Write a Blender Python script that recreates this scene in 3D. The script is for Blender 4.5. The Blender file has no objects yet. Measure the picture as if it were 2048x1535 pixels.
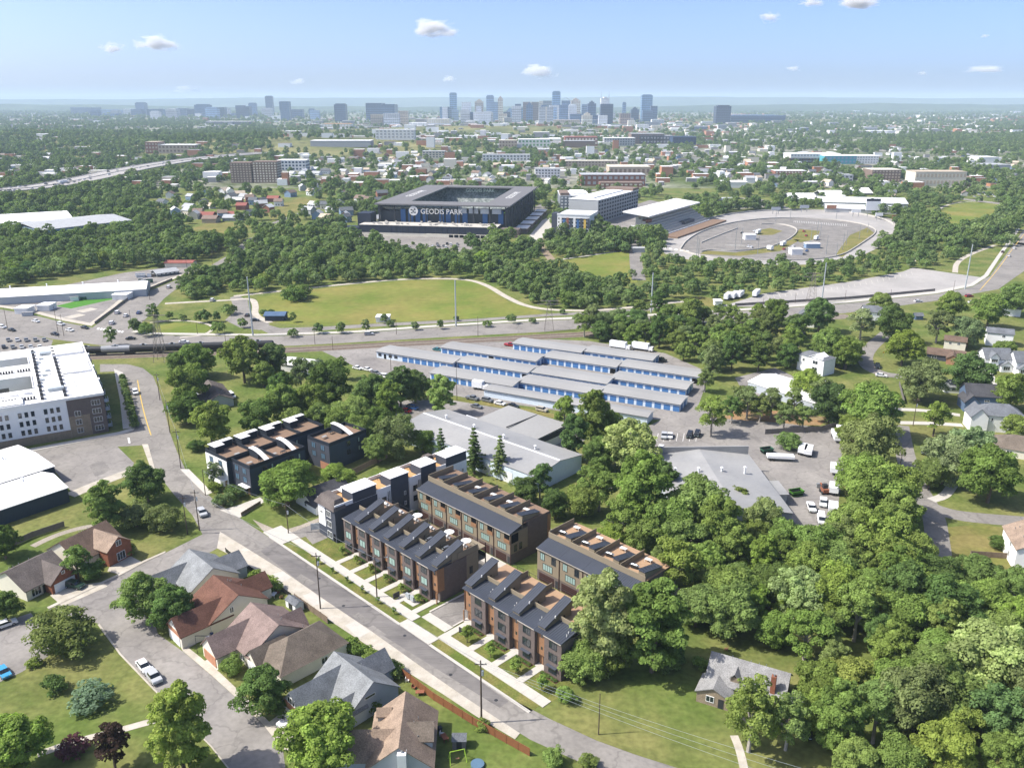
import bpy, math, random
import numpy as np
from mathutils import Vector, Matrix
R=math.radians
random.seed(7); rng=np.random.default_rng(11)
scene=bpy.context.scene
# ---------------------------------------------------------------- camera
FPX,CAMH=1680.0,110.0
TH=math.atan((767.5-203)/FPX)
cd=bpy.data.cameras.new('camera'); cam=bpy.data.objects.new('camera',cd); scene.collection.objects.link(cam)
cam.location=(0,0,CAMH); cam.rotation_euler=(math.pi/2-TH,0,0)
cd.sensor_fit='HORIZONTAL'; cd.sensor_width=36; cd.lens=36*FPX/2048; cd.clip_start=1; cd.clip_end=120000
scene.camera=cam
# ---------------------------------------------------------------- world, sun, exposure
SUN_EL=R(50); SUN_AZ_VEC=Vector((-1,-0.10,0)).normalized()
w=bpy.data.worlds.new('World'); scene.world=w; w.use_nodes=True
nt=w.node_tree; bg=nt.nodes['Background']; sky=nt.nodes.new('ShaderNodeTexSky'); sky.sky_type='NISHITA'
sky.sun_disc=False; sky.sun_elevation=SUN_EL; sky.sun_rotation=math.atan2(SUN_AZ_VEC.x,SUN_AZ_VEC.y)
sky.air_density=0.38; sky.dust_density=2.4; sky.ozone_density=4.5; sky.altitude=150
nt.links.new(sky.outputs[0],bg.inputs[0]); bg.inputs[1].default_value=0.142
sd=bpy.data.lights.new('sun','SUN'); so=bpy.data.objects.new('sun',sd); scene.collection.objects.link(so)
sd.energy=3.0; sd.angle=R(0.53); sd.color=(1,0.95,0.86)
dirv=-(Vector((SUN_AZ_VEC.x*math.cos(SUN_EL),SUN_AZ_VEC.y*math.cos(SUN_EL),math.sin(SUN_EL))))
so.rotation_euler=dirv.to_track_quat('-Z','Y').to_euler(); so.location=(-300,-50,400)
vs=scene.view_settings; vs.view_transform='Standard'; vs.look='None'; vs.gamma=1; vs.exposure=1.16; vs.use_curve_mapping=False
scene.cycles.max_bounces=8; scene.cycles.diffuse_bounces=4; scene.cycles.glossy_bounces=2; scene.cycles.transmission_bounces=3; scene.cycles.transparent_max_bounces=6; scene.cycles.volume_bounces=2
scene.cycles.use_denoising=True
# ---------------------------------------------------------------- pixel of the 2048x1535 photo -> point on the plane z
CT,ST=math.cos(TH),math.sin(TH)
def P(px,py,z=0.0):
    x=(px-1024)/FPX; y=(767.5-py)/FPX
    t=(z-CAMH)/(-ST+y*CT)
    return (x*t,(CT+y*ST)*t)
def Q(x,y,z=0.0):
    dz=z-CAMH; c=y*CT-dz*ST
    return (1024+FPX*x/c, 767.5-FPX*(y*ST+dz*CT)/c)
def depth(x,y,z=0.0): return y*CT-(z-CAMH)*ST
OA=(-43.4,193.6); C45=math.sqrt(.5)
def S(u,v): return (OA[0]+(u+v)*C45, OA[1]+(v-u)*C45)       # the town house site: u along the street, v away from it
# ---------------------------------------------------------------- objects
col=scene.collection
def tag(o,label=None,cat=None,group=None,kind=None):
    if label: o['label']=label
    if cat: o['category']=cat
    if group: o['group']=group
    if kind: o['kind']=kind
    return o
class MB:
    def __init__(s): s.v=[];s.f=[];s.m=[]
    def add(s,vs,fs,m=0):
        b=len(s.v); s.v+=[tuple(p) for p in vs]
        for f in fs: s.f.append(tuple(i+b for i in f)); s.m.append(m)
        return s
    def box(s,x0,x1,y0,y1,z0,z1,m=0,mt=None):
        b=len(s.v)
        s.v+=[(x0,y0,z0),(x1,y0,z0),(x1,y1,z0),(x0,y1,z0),(x0,y0,z1),(x1,y0,z1),(x1,y1,z1),(x0,y1,z1)]
        for i,f in enumerate(((0,3,2,1),(4,5,6,7),(0,1,5,4),(1,2,6,5),(2,3,7,6),(3,0,4,7))):
            s.f.append(tuple(k+b for k in f)); s.m.append(mt if (i==1 and mt is not None) else m)
        return s
    def prism(s,poly,z0,z1,m=0,mt=None):
        a=sum(poly[i-1][0]*poly[i][1]-poly[i][0]*poly[i-1][1] for i in range(len(poly)))
        if a<0: poly=poly[::-1]
        n=len(poly); b=len(s.v)
        f0=z0 if callable(z0) else (lambda p:z0); f1=z1 if callable(z1) else (lambda p:z1)
        s.v+=[(p[0],p[1],f0(p)) for p in poly]+[(p[0],p[1],f1(p)) for p in poly]
        s.f.append(tuple(b+n+i for i in range(n))); s.m.append(m if mt is None else mt)
        s.f.append(tuple(b+n-1-i for i in range(n))); s.m.append(m)
        for i in range(n):
            j=(i+1)%n; s.f.append((b+i,b+j,b+n+j,b+n+i)); s.m.append(m)
        return s
    def tube(s,p,q,r0,r1=None,n=6,m=0,cap=True):
        r1=r0 if r1 is None else r1; p=Vector(p);q=Vector(q); d=(q-p)
        if d.length<1e-6: return s
        d.normalize(); a=d.orthogonal().normalized(); c=d.cross(a); b=len(s.v)
        for (o,r) in ((p,r0),(q,r1)):
            for i in range(n):
                t=2*math.pi*i/n; k=o+a*(r*math.cos(t))+c*(r*math.sin(t)); s.v.append(tuple(k))
        for i in range(n):
            j=(i+1)%n; s.f.append((b+i,b+j,b+n+j,b+n+i)); s.m.append(m)
        if cap:
            s.f.append(tuple(b+n-1-i for i in range(n))); s.m.append(m); s.f.append(tuple(b+n+i for i in range(n))); s.m.append(m)
        return s
    def slab(s,pts,t,m=0):
        # closed slab: pts is a planar loop (any tilt), thickness t straight down
        n=len(pts); b=len(s.v); s.v+=[tuple(p) for p in pts]+[(p[0],p[1],p[2]-t) for p in pts]
        s.f.append(tuple(b+i for i in range(n))); s.m.append(m); s.f.append(tuple(b+2*n-1-i for i in range(n))); s.m.append(m)
        for i in range(n):
            j=(i+1)%n; s.f.append((b+j,b+i,b+n+i,b+n+j)); s.m.append(m)
        return s
    def mesh(s,name,mats,smooth=False):
        me=bpy.data.meshes.new(name); me.from_pydata(s.v,[],s.f)
        for m in (mats if isinstance(mats,(list,tuple)) else [mats]): me.materials.append(m)
        if s.m and max(s.m)>0: me.polygons.foreach_set('material_index',s.m)
        if smooth: me.polygons.foreach_set('use_smooth',[True]*len(me.polygons))
        me.update(); return me
def link(name,me,parent=None,loc=(0,0,0),rz=0.0,scl=None):
    o=bpy.data.objects.new(name,me); col.objects.link(o)
    if parent is not None: o.parent=parent
    if len(loc)==2: loc=(loc[0],loc[1],0)
    o.location=loc
    if rz: o.rotation_euler=(0,0,rz)
    if scl is not None: o.scale=scl if hasattr(scl,'__len__') else (scl,)*3
    return o
def obj(name,mb,mats,parent=None,loc=(0,0,0),rz=0.0,smooth=False):
    return link(name,mb.mesh(name,mats,smooth),parent,loc,rz)
def empty(name,loc=(0,0,0),rz=0.0,parent=None):
    o=link(name,None,parent,loc,rz); o.empty_display_size=.5; return o
def dup(root,loc=None,rz=None):
    r=root.copy(); col.objects.link(r)
    if loc is not None: r.location=loc if len(loc)==3 else (loc[0],loc[1],0)
    if rz is not None: r.rotation_euler=(0,0,rz)
    for ch in KIDS(root):
        c=ch.copy(); col.objects.link(c); c.parent=r
        for g in KIDS(ch):
            d=g.copy(); col.objects.link(d); d.parent=c
    return r
_k={}
def KIDS(o):
    if o.name not in _k: _k[o.name]=list(o.children)
    return _k[o.name]
# ---------------------------------------------------------------- materials
M={}
def N(nt,t,**kw):
    n=nt.nodes.new(t)
    for k,v in kw.items(): setattr(n,k,v)
    return n
def pm(name,c,rough=.8,var=.18,scale=.4,c2=None,spec=.3,metal=0.,fine=.1,bump=0.,objcol=False,streak=None,big=None,crack=0.):
    """procedural surface: colour varied by two noises in world space, optional second colour in patches, optional bump"""
    m=bpy.data.materials.new(name); m.use_nodes=True; t=m.node_tree; L=t.links; b=t.nodes['Principled BSDF']
    b.inputs['Roughness'].default_value=rough; b.inputs['Metallic'].default_value=metal; b.inputs['Specular IOR Level'].default_value=spec
    geo=N(t,'ShaderNodeNewGeometry'); pos=geo.outputs['Position']
    if streak:
        mp=N(t,'ShaderNodeMapping'); mp.inputs['Rotation'].default_value=(0,0,R(streak[0])); mp.inputs['Scale'].default_value=(streak[1],streak[2],1); L.new(pos,mp.inputs[0]); spos=mp.outputs[0]
    else: spos=pos
    n1=N(t,'ShaderNodeTexNoise'); n1.inputs['Scale'].default_value=scale; n1.inputs['Detail'].default_value=4; n1.inputs['Roughness'].default_value=.65; L.new(spos,n1.inputs['Vector'])
    n2=N(t,'ShaderNodeTexNoise'); n2.inputs['Scale'].default_value=scale*9; n2.inputs['Detail'].default_value=2; L.new(spos,n2.inputs['Vector'])
    if objcol:
        oi=N(t,'ShaderNodeObjectInfo'); base=oi.outputs['Color']
    elif c2 is not None:
        n3=N(t,'ShaderNodeTexNoise'); n3.inputs['Scale'].default_value=(big or scale*.35); n3.inputs['Detail'].default_value=5; n3.inputs['Roughness'].default_value=.6; L.new(pos,n3.inputs['Vector'])
        rp=N(t,'ShaderNodeMapRange'); rp.inputs[1].default_value=.38; rp.inputs[2].default_value=.64; L.new(n3.outputs['Fac'],rp.inputs[0])
        mx=N(t,'ShaderNodeMix',data_type='RGBA'); mx.inputs[6].default_value=(*c,1); mx.inputs[7].default_value=(*c2,1); L.new(rp.outputs[0],mx.inputs[0]); base=mx.outputs[2]
    else:
        rgb=N(t,'ShaderNodeRGB'); rgb.outputs[0].default_value=(*c,1); base=rgb.outputs[0]
    a=N(t,'ShaderNodeMapRange'); a.inputs[1].default_value=.25;a.inputs[2].default_value=.75;a.inputs[3].default_value=1-var;a.inputs[4].default_value=1+var; L.new(n1.outputs['Fac'],a.inputs[0])
    a2=N(t,'ShaderNodeMapRange'); a2.inputs[1].default_value=.25;a2.inputs[2].default_value=.75;a2.inputs[3].default_value=1-fine;a2.inputs[4].default_value=1+fine; L.new(n2.outputs['Fac'],a2.inputs[0])
    mu=N(t,'ShaderNodeMath',operation='MULTIPLY'); L.new(a.outputs[0],mu.inputs[0]); L.new(a2.outputs[0],mu.inputs[1])
    if crack:
        # tar seams and cracks: thin wandering cell edges, darker, plus oil stains
        dn=N(t,'ShaderNodeTexNoise'); dn.inputs['Scale'].default_value=.35; dn.inputs['Detail'].default_value=4; L.new(pos,dn.inputs['Vector'])
        dm=N(t,'ShaderNodeVectorMath',operation='MULTIPLY_ADD'); L.new(dn.outputs['Color'],dm.inputs[0]); dm.inputs[1].default_value=(5,5,0); L.new(pos,dm.inputs[2])
        vo=N(t,'ShaderNodeTexVoronoi'); vo.feature='DISTANCE_TO_EDGE'; vo.inputs['Scale'].default_value=crack; L.new(dm.outputs[0],vo.inputs['Vector'])
        cr=N(t,'ShaderNodeMapRange'); cr.inputs[1].default_value=.004; cr.inputs[2].default_value=.03; cr.inputs[3].default_value=.8; cr.inputs[4].default_value=1; L.new(vo.outputs['Distance'],cr.inputs[0])
        st=N(t,'ShaderNodeTexNoise'); st.inputs['Scale'].default_value=.9; st.inputs['Detail'].default_value=3; L.new(pos,st.inputs['Vector']); s2=N(t,'ShaderNodeMapRange'); s2.inputs[1].default_value=.66; s2.inputs[2].default_value=.74; s2.inputs[3].default_value=1; s2.inputs[4].default_value=.82; L.new(st.outputs['Fac'],s2.inputs[0])
        m3=N(t,'ShaderNodeMath',operation='MULTIPLY'); L.new(cr.outputs[0],m3.inputs[0]); L.new(s2.outputs[0],m3.inputs[1]); m4=N(t,'ShaderNodeMath',operation='MULTIPLY'); L.new(mu.outputs[0],m4.inputs[0]); L.new(m3.outputs[0],m4.inputs[1]); mu=m4
    sc=N(t,'ShaderNodeVectorMath',operation='SCALE'); L.new(base,sc.inputs[0]); L.new(mu.outputs[0],sc.inputs['Scale'])
    L.new(sc.outputs[0],b.inputs['Base Color'])
    if bump:
        bp=N(t,'ShaderNodeBump'); bp.inputs['Strength'].default_value=bump; bp.inputs['Distance'].default_value=.2; L.new(n2.outputs['Fac'],bp.inputs['Height']); L.new(bp.outputs[0],b.inputs['Normal'])
    M[name]=m; return m
def plain(name,c,rough=.5,metal=0.,spec=.5):
    return pm(name,c,rough,var=.06,scale=1.3,spec=spec,metal=metal,fine=.04)
pm('grass',(.100,.140,.032),.95,.24,.09,c2=(.165,.163,.056),spec=.1,fine=.24,bump=.3,big=.045)
pm('lawn',(.090,.122,.025),.95,.25,.25,c2=(.17,.155,.050),spec=.1,fine=.25,bump=.3,big=.16)
pm('meadow_grass',(.125,.165,.030),.95,.14,.03,c2=(.21,.19,.055),spec=.1,fine=.12,big=.022)
pm('dry_grass',(.20,.17,.062),.95,.2,.08,c2=(.13,.14,.036),spec=.1,fine=.2,big=.06)
pm('scrub',(.07,.095,.022),.95,.35,.2,c2=(.13,.12,.045),spec=.1,fine=.35,big=.1)
pm('far_land',(.09,.12,.04),.95,.4,.012,c2=(.27,.255,.22),spec=.05,fine=.35,big=.006)
pm('asphalt',(.205,.190,.174),.9,.14,.12,c2=(.25,.232,.21),spec=.2,fine=.12,big=.05,crack=.09)
pm('asphalt_new',(.142,.132,.128),.9,.16,.3,c2=(.185,.172,.162),spec=.2,fine=.12,big=.12,streak=(45,.12,1.3),crack=.05)
pm('asphalt_old',(.235,.218,.198),.9,.16,.25,c2=(.175,.163,.152),spec=.2,fine=.12,big=.11,crack=.16)
pm('asphalt_lot',(.205,.190,.178),.9,.18,.10,c2=(.262,.243,.222),spec=.2,fine=.12,big=.06,crack=.11)
pm('track',(.36,.34,.32),.9,.10,.05,c2=(.30,.285,.27),spec=.2,fine=.06,big=.03)
pm('concrete',(.46,.435,.39),.85,.08,.5,spec=.25,fine=.06)
pm('concrete_old',(.40,.36,.295),.88,.15,.35,c2=(.47,.43,.37),spec=.2,fine=.08,big=.3)
pm('gravel',(.34,.30,.25),.95,.2,.3,c2=(.24,.21,.17),spec=.1,fine=.25,big=.15)
pm('ballast',(.20,.17,.14),.95,.25,.5,spec=.1,fine=.3)
pm('soil',(.30,.17,.09),.95,.25,.5,c2=(.24,.19,.10),spec=.1,fine=.2)
pm('mulch',(.085,.05,.03),.95,.3,1.2,spec=.1,fine=.3)
pm('turf',(.07,.20,.03),.95,.1,.3,spec=.1)
plain('white_paint',(.66,.65,.62),.6); plain('yellow_paint',(.60,.40,.07),.6)
pm('brick_dark',(.135,.108,.097),.85,.14,.8,spec=.2,fine=.22)
pm('brick_red',(.24,.095,.055),.85,.2,.8,spec=.2,fine=.2)
pm('brick_orange',(.40,.20,.12),.85,.15,.8,spec=.2,fine=.2)
pm('stone_tan',(.26,.205,.145),.85,.2,.8,spec=.2,fine=.25)
pm('wood_panel',(.265,.142,.074),.7,.14,1.1,spec=.3,fine=.10,streak=(0,1,.25))
pm('taupe',(.235,.195,.135),.8,.05,.6,spec=.25,fine=.04)
pm('maroon',(.05,.024,.02),.8,.1,1.,spec=.2)
pm('roof_metal',(.050,.057,.074),.45,.14,.3,spec=.5,fine=.05)
pm('roof_membrane',(.082,.084,.09),.75,.12,.4,spec=.3,fine=.08)
pm('deck_tile',(.36,.235,.145),.75,.10,.9,spec=.25,fine=.10)
pm('deck_brown',(.21,.14,.095),.75,.12,.9,spec=.25,fine=.10)
pm('deck_orange',(.50,.30,.14),.75,.08,.9,spec=.25,fine=.08)
pm('navy_siding',(.030,.048,.072),.7,.08,.5,spec=.3,fine=.05)
pm('navy_dark',(.016,.022,.032),.7,.08,.5,spec=.3)
pm('slate_siding',(.055,.062,.080),.75,.08,.6,spec=.3,fine=.05)
pm('white_siding',(.80,.80,.79),.7,.04,.5,spec=.3,fine=.03)
pm('cream_siding',(.66,.62,.52),.75,.05,.5,spec=.3,fine=.03)
pm('grey_siding',(.40,.43,.46),.75,.05,.5,spec=.3,fine=.03)
pm('blue_siding',(.10,.15,.24),.75,.06,.5,spec=.3)
pm('roof_white',(.80,.79,.77),.7,.05,.15,spec=.3,c2=(.72,.71,.69),fine=.03,big=.08)
pm('roof_grey_metal',(.31,.305,.295),.6,.09,.12,c2=(.255,.255,.255),spec=.4,fine=.05,big=.05)
pm('roof_storage',(.315,.31,.295),.6,.10,.10,c2=(.265,.26,.25),spec=.35,fine=.05,big=.05)
for nm,c in (('shingle_brown',(.15,.105,.08)),('shingle_greybrown',(.135,.115,.105)),('shingle_red',(.155,.080,.058)),('shingle_mauve',(.235,.175,.155)),('shingle_tan',(.30,.225,.17)),('shingle_taupe',(.17,.140,.112)),('shingle_grey',(.235,.245,.25)),('shingle_slate',(.155,.165,.18)),('shingle_dark',(.075,.075,.082)),('shingle_old',(.27,.265,.26))):
    pm(nm,c,.92,.18,.5,spec=.15,fine=.3,c2=tuple(k*.78 for k in c),big=.3)
plain('glass',(.022,.03,.036),.06,spec=.9); plain('glass_pale',(.30,.42,.38),.08,spec=.9); plain('glass_blue',(.10,.17,.24),.08,spec=.9)
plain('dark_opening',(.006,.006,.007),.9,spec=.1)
plain('frame_dark',(.025,.026,.03),.6); plain('frame_white',(.75,.75,.73),.6); plain('black_metal',(.018,.018,.02),.5); plain('steel',(.36,.38,.39),.4,metal=.6); plain('galvanised',(.42,.46,.48),.5,metal=.3)
pm('pole_wood',(.085,.062,.045),.9,.2,2.); pm('fence_wood',(.20,.15,.11),.9,.2,1.5,fine=.2); pm('fence_orange',(.21,.085,.036),.85,.15,1.5,fine=.15); pm('fence_grey',(.17,.155,.145),.9,.2,1.5)
plain('roller_blue',(.055,.165,.38),.5); plain('storage_wall',(.58,.66,.74),.6); plain('white_metal',(.74,.75,.76),.5)
plain('car_paint',(.5,.5,.5),.25,spec=.6); M['car_paint']=pm('car_paint',(1,1,1),.25,.03,.5,spec=.6,objcol=True,fine=.02)
plain('tyre',(.015,.015,.016),.8); plain('rim',(.35,.35,.36),.35,metal=.6); plain('car_glass',(.015,.02,.025),.05,spec=.9)
plain('tail_red',(.4,.02,.015),.4)
pm('any_wall',(1,1,1),.8,.06,.3,objcol=True,fine=.05); pm('any_roof',(1,1,1),.85,.14,.3,objcol=True,fine=.12)
pm('bark',(.13,.10,.075),.95,.25,1.5,fine=.25); pm('bark_pale',(.33,.30,.26),.9,.2,1.2,fine=.2)
pm('tank_black',(.022,.023,.026),.5,.2,.4,spec=.4); pm('tank_grey',(.30,.31,.33),.5,.15,.4,spec=.4); pm('rust',(.20,.09,.05),.9,.2,1.)
def leaf_mat(name,rand=False):
    m=bpy.data.materials.new(name); m.use_nodes=True; t=m.node_tree; L=t.links; t.nodes.remove(t.nodes['Principled BSDF']); out=t.nodes['Material Output']
    oi=N(t,'ShaderNodeObjectInfo')
    if rand:
        cr=N(t,'ShaderNodeValToRGB'); e=cr.color_ramp.elements; e[0].color=(.075,.116,.043,1); e[1].color=(.142,.186,.072,1)
        for p_,c_ in ((.25,(.089,.132,.046,1)),(.5,(.113,.156,.049,1)),(.75,(.104,.140,.061,1))): k=e.new(p_); k.color=c_
        L.new(oi.outputs['Random'],cr.inputs[0]); base=cr.outputs[0]
    else: base=oi.outputs['Color']
    at=N(t,'ShaderNodeAttribute'); at.attribute_name='tone'
    sc=N(t,'ShaderNodeVectorMath',operation='SCALE'); L.new(base,sc.inputs[0]); L.new(at.outputs['Fac'],sc.inputs['Scale'])
    d=N(t,'ShaderNodeBsdfDiffuse'); tr=N(t,'ShaderNodeBsdfTranslucent')
    L.new(sc.outputs[0],d.inputs[0])
    hs=N(t,'ShaderNodeMix',data_type='RGBA',blend_type='MULTIPLY'); hs.inputs[0].default_value=1; hs.inputs[7].default_value=(.66,.74,.28,1); L.new(sc.outputs[0],hs.inputs[6]); L.new(hs.outputs[2],tr.inputs[0])
    m1=N(t,'ShaderNodeAddShader'); L.new(d.outputs[0],m1.inputs[0]); L.new(tr.outputs[0],m1.inputs[1])
    L.new(m1.outputs[0],out.inputs[0]); M[name]=m; return m
leaf_mat('leaf'); leaf_mat('leaf_far',True)
# ================================================================ setting: ground sheet, hills, roads
HILLS=[(-560,2150,430,260,28),(-250,2500,300,200,10),(-330,3150,560,260,20),(120,3250,420,240,17),(-1500,2600,700,300,18),(900,5200,1500,500,12)]
def hz(x,y):
    z=0*x
    for (cx,cy,rx,ry,h) in HILLS: z=z+h*np.exp(-((x-cx)/rx)**2-((y-cy)/ry)**2)
    return z
CLEAR=[]
def flat(name,pts,z,mat,world=False,parent=None,kind='structure'):
    w=[(p[0],p[1],z) for p in pts] if world else [(*P(*p),z) for p in pts]
    CLEAR.append([q[:2] for q in w])
    a=sum(w[i-1][0]*w[i][1]-w[i][0]*w[i-1][1] for i in range(len(w)))
    if a<0: w=w[::-1]
    o=obj(name,MB().add(w,[tuple(range(len(w)))]),M[mat],parent)
    if parent is None and kind: o['kind']=kind
    return o
def fs(pts): return [S(*p) for p in pts]
def strip(pts,wd):
    L_,R_=[],[]
    for i,p in enumerate(pts):
        a=Vector(pts[max(i-1,0)]); b=Vector(pts[min(i+1,len(pts)-1)]); d=(b-a).normalized(); n=Vector((-d.y,d.x))*wd/2
        L_.append((p[0]+n.x,p[1]+n.y)); R_.append((p[0]-n.x,p[1]-n.y))
    return L_+R_[::-1]
def smooth(pts,n=3):
    for _ in range(n):
        q=[pts[0]]
        for a,b in zip(pts,pts[1:]): q+=[(a[0]*.75+b[0]*.25,a[1]*.75+b[1]*.25),(a[0]*.25+b[0]*.75,a[1]*.25+b[1]*.75)]
        pts=q+[pts[-1]]
    return pts
def path(name,pts,wd,z,mat,world=False,n=2):
    return flat(name,strip(smooth(pts if world else [P(*p) for p in pts],n),wd),z,mat,True)
def sheet():
    mb=MB(); xs=[-29500,-9000,-700,700,9000,29500]; ys=[-700,40,1150,12000,31500]
    idx={}
    for j,y in enumerate(ys):
        for i,x in enumerate(xs): idx[i,j]=len(mb.v); mb.v.append((x,y,0))
    for j in range(len(ys)-1):
        for i in range(len(xs)-1):
            mb.f.append((idx[i,j],idx[i+1,j],idx[i+1,j+1],idx[i,j+1])); mb.m.append(0 if (j<=1 and 1<=i<=3) else 1)
    return mb
tag(obj('ground',sheet(),[M['grass'],M['far_land']]),kind='structure')
def mounds():
    mb=MB(); x=np.linspace(-3600,4600,110); y=np.linspace(1500,6600,80); X,Y=np.meshgrid(x,y); Z=hz(X,Y)-1.2
    nx=len(x); mb.v=[tuple(p) for p in np.stack([X.ravel(),Y.ravel(),Z.ravel()],1)]
    for j in range(len(y)-1):
        for i in range(nx-1):
            k=j*nx+i
            if max(Z[j,i],Z[j+1,i+1],Z[j,i+1],Z[j+1,i])>0: mb.f.append((k,k+1,k+nx+1,k+nx)); mb.m.append(0)
    return mb
pm('hill_grass',(.10,.115,.04),.95,.3,.02,c2=(.20,.19,.08),spec=.1,fine=.2,big=.006)
tag(obj('hills',mounds(),M['hill_grass'],smooth=True),kind='structure')
def ridge(name,y0,depth_,zlo,zhi,seed,x0,x1,mat):
    r_=np.random.default_rng(seed); n=260; x=np.linspace(x0,x1,n); k=np.zeros(n)
    for f,a in ((1.2,1.),(2.7,.7),(6.,.45),(13,.3),(29,.2),(61,.12)): k+=a*np.sin(x/ (x1-x0)*6.283*f+r_.uniform(0,6.28))
    k=(k-k.min())/(k.max()-k.min()); h=zlo+(zhi-zlo)*k; mb=MB()
    prof=((-1.,0.),(-.55,.45),(-.2,.9),(0,1.),(.4,.9),(1.,0.))
    for i in range(n):
        for (o,s_) in prof: mb.v.append((x[i],y0+depth_*o+r_.uniform(-.05,.05)*depth_,h[i]*s_*(1 if s_ in(0,1.) else r_.uniform(.9,1.05))-2))
    m_=len(prof)
    for i in range(n-1):
        for j in range(m_-1): a=i*m_+j; mb.f.append((a,a+m_,a+m_+1,a+1)); mb.m.append(0)
    tag(obj(name,mb,M[mat],smooth=True),kind='structure')
pm('forest_far',(.045,.07,.03),.95,.35,.004,c2=(.07,.095,.04),spec=.05,fine=.35,big=.0008)
ridge('ridge_hills',17500,2600,150,205,3,-26000,26000,'forest_far')
ridge('near_ridge_hills',10500,1500,40,105,5,-15000,15000,'forest_far')
# ---- main street past the town houses
RE=[(1600,1620),(1355,1535),(1270,1508),(1193,1480),(1100,1437),(1030,1400),(960,1355),(900,1315),(830,1270),(760,1222),(700,1180),(620,1125),(540,1075),(480,1036),(440,1008),(402,978),(374,945),(355,905),(341,868),(329,820),(318,780),(306,752),(286,736),(255,728),(200,728)]
LE=[(200,744),(235,742),(250,752),(258,775),(266,800),(276,842),(288,880),(300,915),(318,950),(345,985),(385,1030),(440,1063),(500,1100),(564,1140),(640,1193),(737,1258),(810,1310),(869,1352),(930,1394),(986,1431),(1060,1478),(1130,1510),(1210,1545),(1400,1640)]
flat('main_street',RE+LE,.03,'asphalt')
flat('street_resurfacing',fs([(-16,-11.2),(60,-11.2),(72,-11.6),(72,-14.0),(36,-16.0),(30,-17.0),(6,-17.2),(-14,-16.5)]),.04,'asphalt_new',True)
flat('street_patch',fs([(26.5,-14.6),(30.8,-14.6),(30.8,-16.4),(26.5,-16.4)]),.048,'asphalt_old',True)
flat('street_patch',fs([(33,-15.2),(38,-15.2),(37,-17.4),(33,-17.4)]),.048,'asphalt_lot',True)
flat('street_patch',fs([(3,-15.),(9,-14.6),(9,-17.1),(4,-17.1)]),.048,'asphalt_old',True)
# pale shoulder/footway on the near side of the street
SW=[(434,1096),(476,1118),(587,1190),(652,1236),(719,1280),(804,1337),(883,1386),(957,1435),(1030,1478)]
flat('footway',[(440,1063),(500,1100),(564,1140),(640,1193),(737,1258),(810,1310),(869,1352),(930,1394),(986,1431),(1040,1466)]+SW[::-1],.10,'concrete_old')
for q in ([(543,1148),(566,1142),(583,1155),(560,1166)],[(605,1191),(625,1184),(650,1203),(626,1212)],[(690,1250),(712,1243),(742,1262),(716,1277)]):
    flat('footway_slab',q,.115,'concrete')
# kerb line, footway, aprons and front walks of the town houses
def boxw(name,u0,u1,v0,v1,z0,z1,mat,kind='structure'):
    a=S(u0,v0); o=obj(name,MB().box(0,u1-u0,0,v1-v0,z0,z1),M[mat],None,a,-math.pi/4); o['kind']=kind; return o
boxw('kerb',-19,37,-11.2,-10.55,0,.14,'concrete'); boxw('kerb',47.4,77,-11.2,-10.55,0,.14,'concrete')
for i in range(17): boxw('footway_panel',-13+i*3.0,-13+i*3.0+2.97,-8.1,-5.7,0,.13,'concrete')
for i in range(11): boxw('footway_panel',46.5+i*2.85,46.5+i*2.85+2.82,-8.1,-5.7,0,.13,'concrete')
boxw('driveway_apron',36.6,47.2,-11.0,-8.15,0,.12,'concrete'); boxw('driveway_apron',38.2,46.2,-5.6,-3.2,0,.10,'concrete')
boxw('driveway',38.3,45.6,-3.1,24,0,.06,'asphalt_old'); boxw('alley',-2.5,75.5,15.2,24.0,0,.05,'asphalt_old'); boxw('alley_apron',0,36,20.6,24.1,0,.075,'concrete')
boxw('driveway_apron',-22.5,-13.2,-11.0,-5.5,0,.12,'concrete'); boxw('driveway',-17.2,-12.6,-5.4,45,0,.05,'asphalt_old')
boxw('kerb',37.7,38.2,-3,15,0,.16,'concrete'); boxw('kerb',45.7,46.1,-3,4,0,.16,'concrete'); boxw('kerb',37.5,44.5,38.9,39.3,0,.25,'concrete')
boxw('rear_lane',-2,76,39.6,44.5,0,.04,'concrete_old'); boxw('kerb',-2,76,44.6,45.0,0,.3,'concrete')
boxw('lawn',-9,36,-5.6,1,0,.02,'lawn'); boxw('lawn',46.3,78,-5.6,1,0,.02,'lawn'); boxw('verge',-10,36.5,-10.5,-8.15,0,.03,'lawn'); boxw('verge',47.5,77,-10.5,-8.15,0,.03,'lawn')
for i in range(6): boxw('front_walk',i*6.1+4.15,i*6.1+5.75,-5.65,1.1,0,.10,'concrete')
for i in range(4): boxw('front_walk',46+i*7.3+.5,46+i*7.3+2.2,-5.65,1.1,0,.10,'concrete')
boxw('mailbox_pad',27.6,33.6,-4.4,-2.2,0,.09,'concrete')
for i in range(6): boxw('planting_bed',i*6.1+.3,i*6.1+3.9,-1.3,0,0,.06,'mulch')
for i in range(4): boxw('planting_bed',46+i*7.3+2.6,46+i*7.3+7.1,-1.3,0,0,.06,'mulch')
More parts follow.
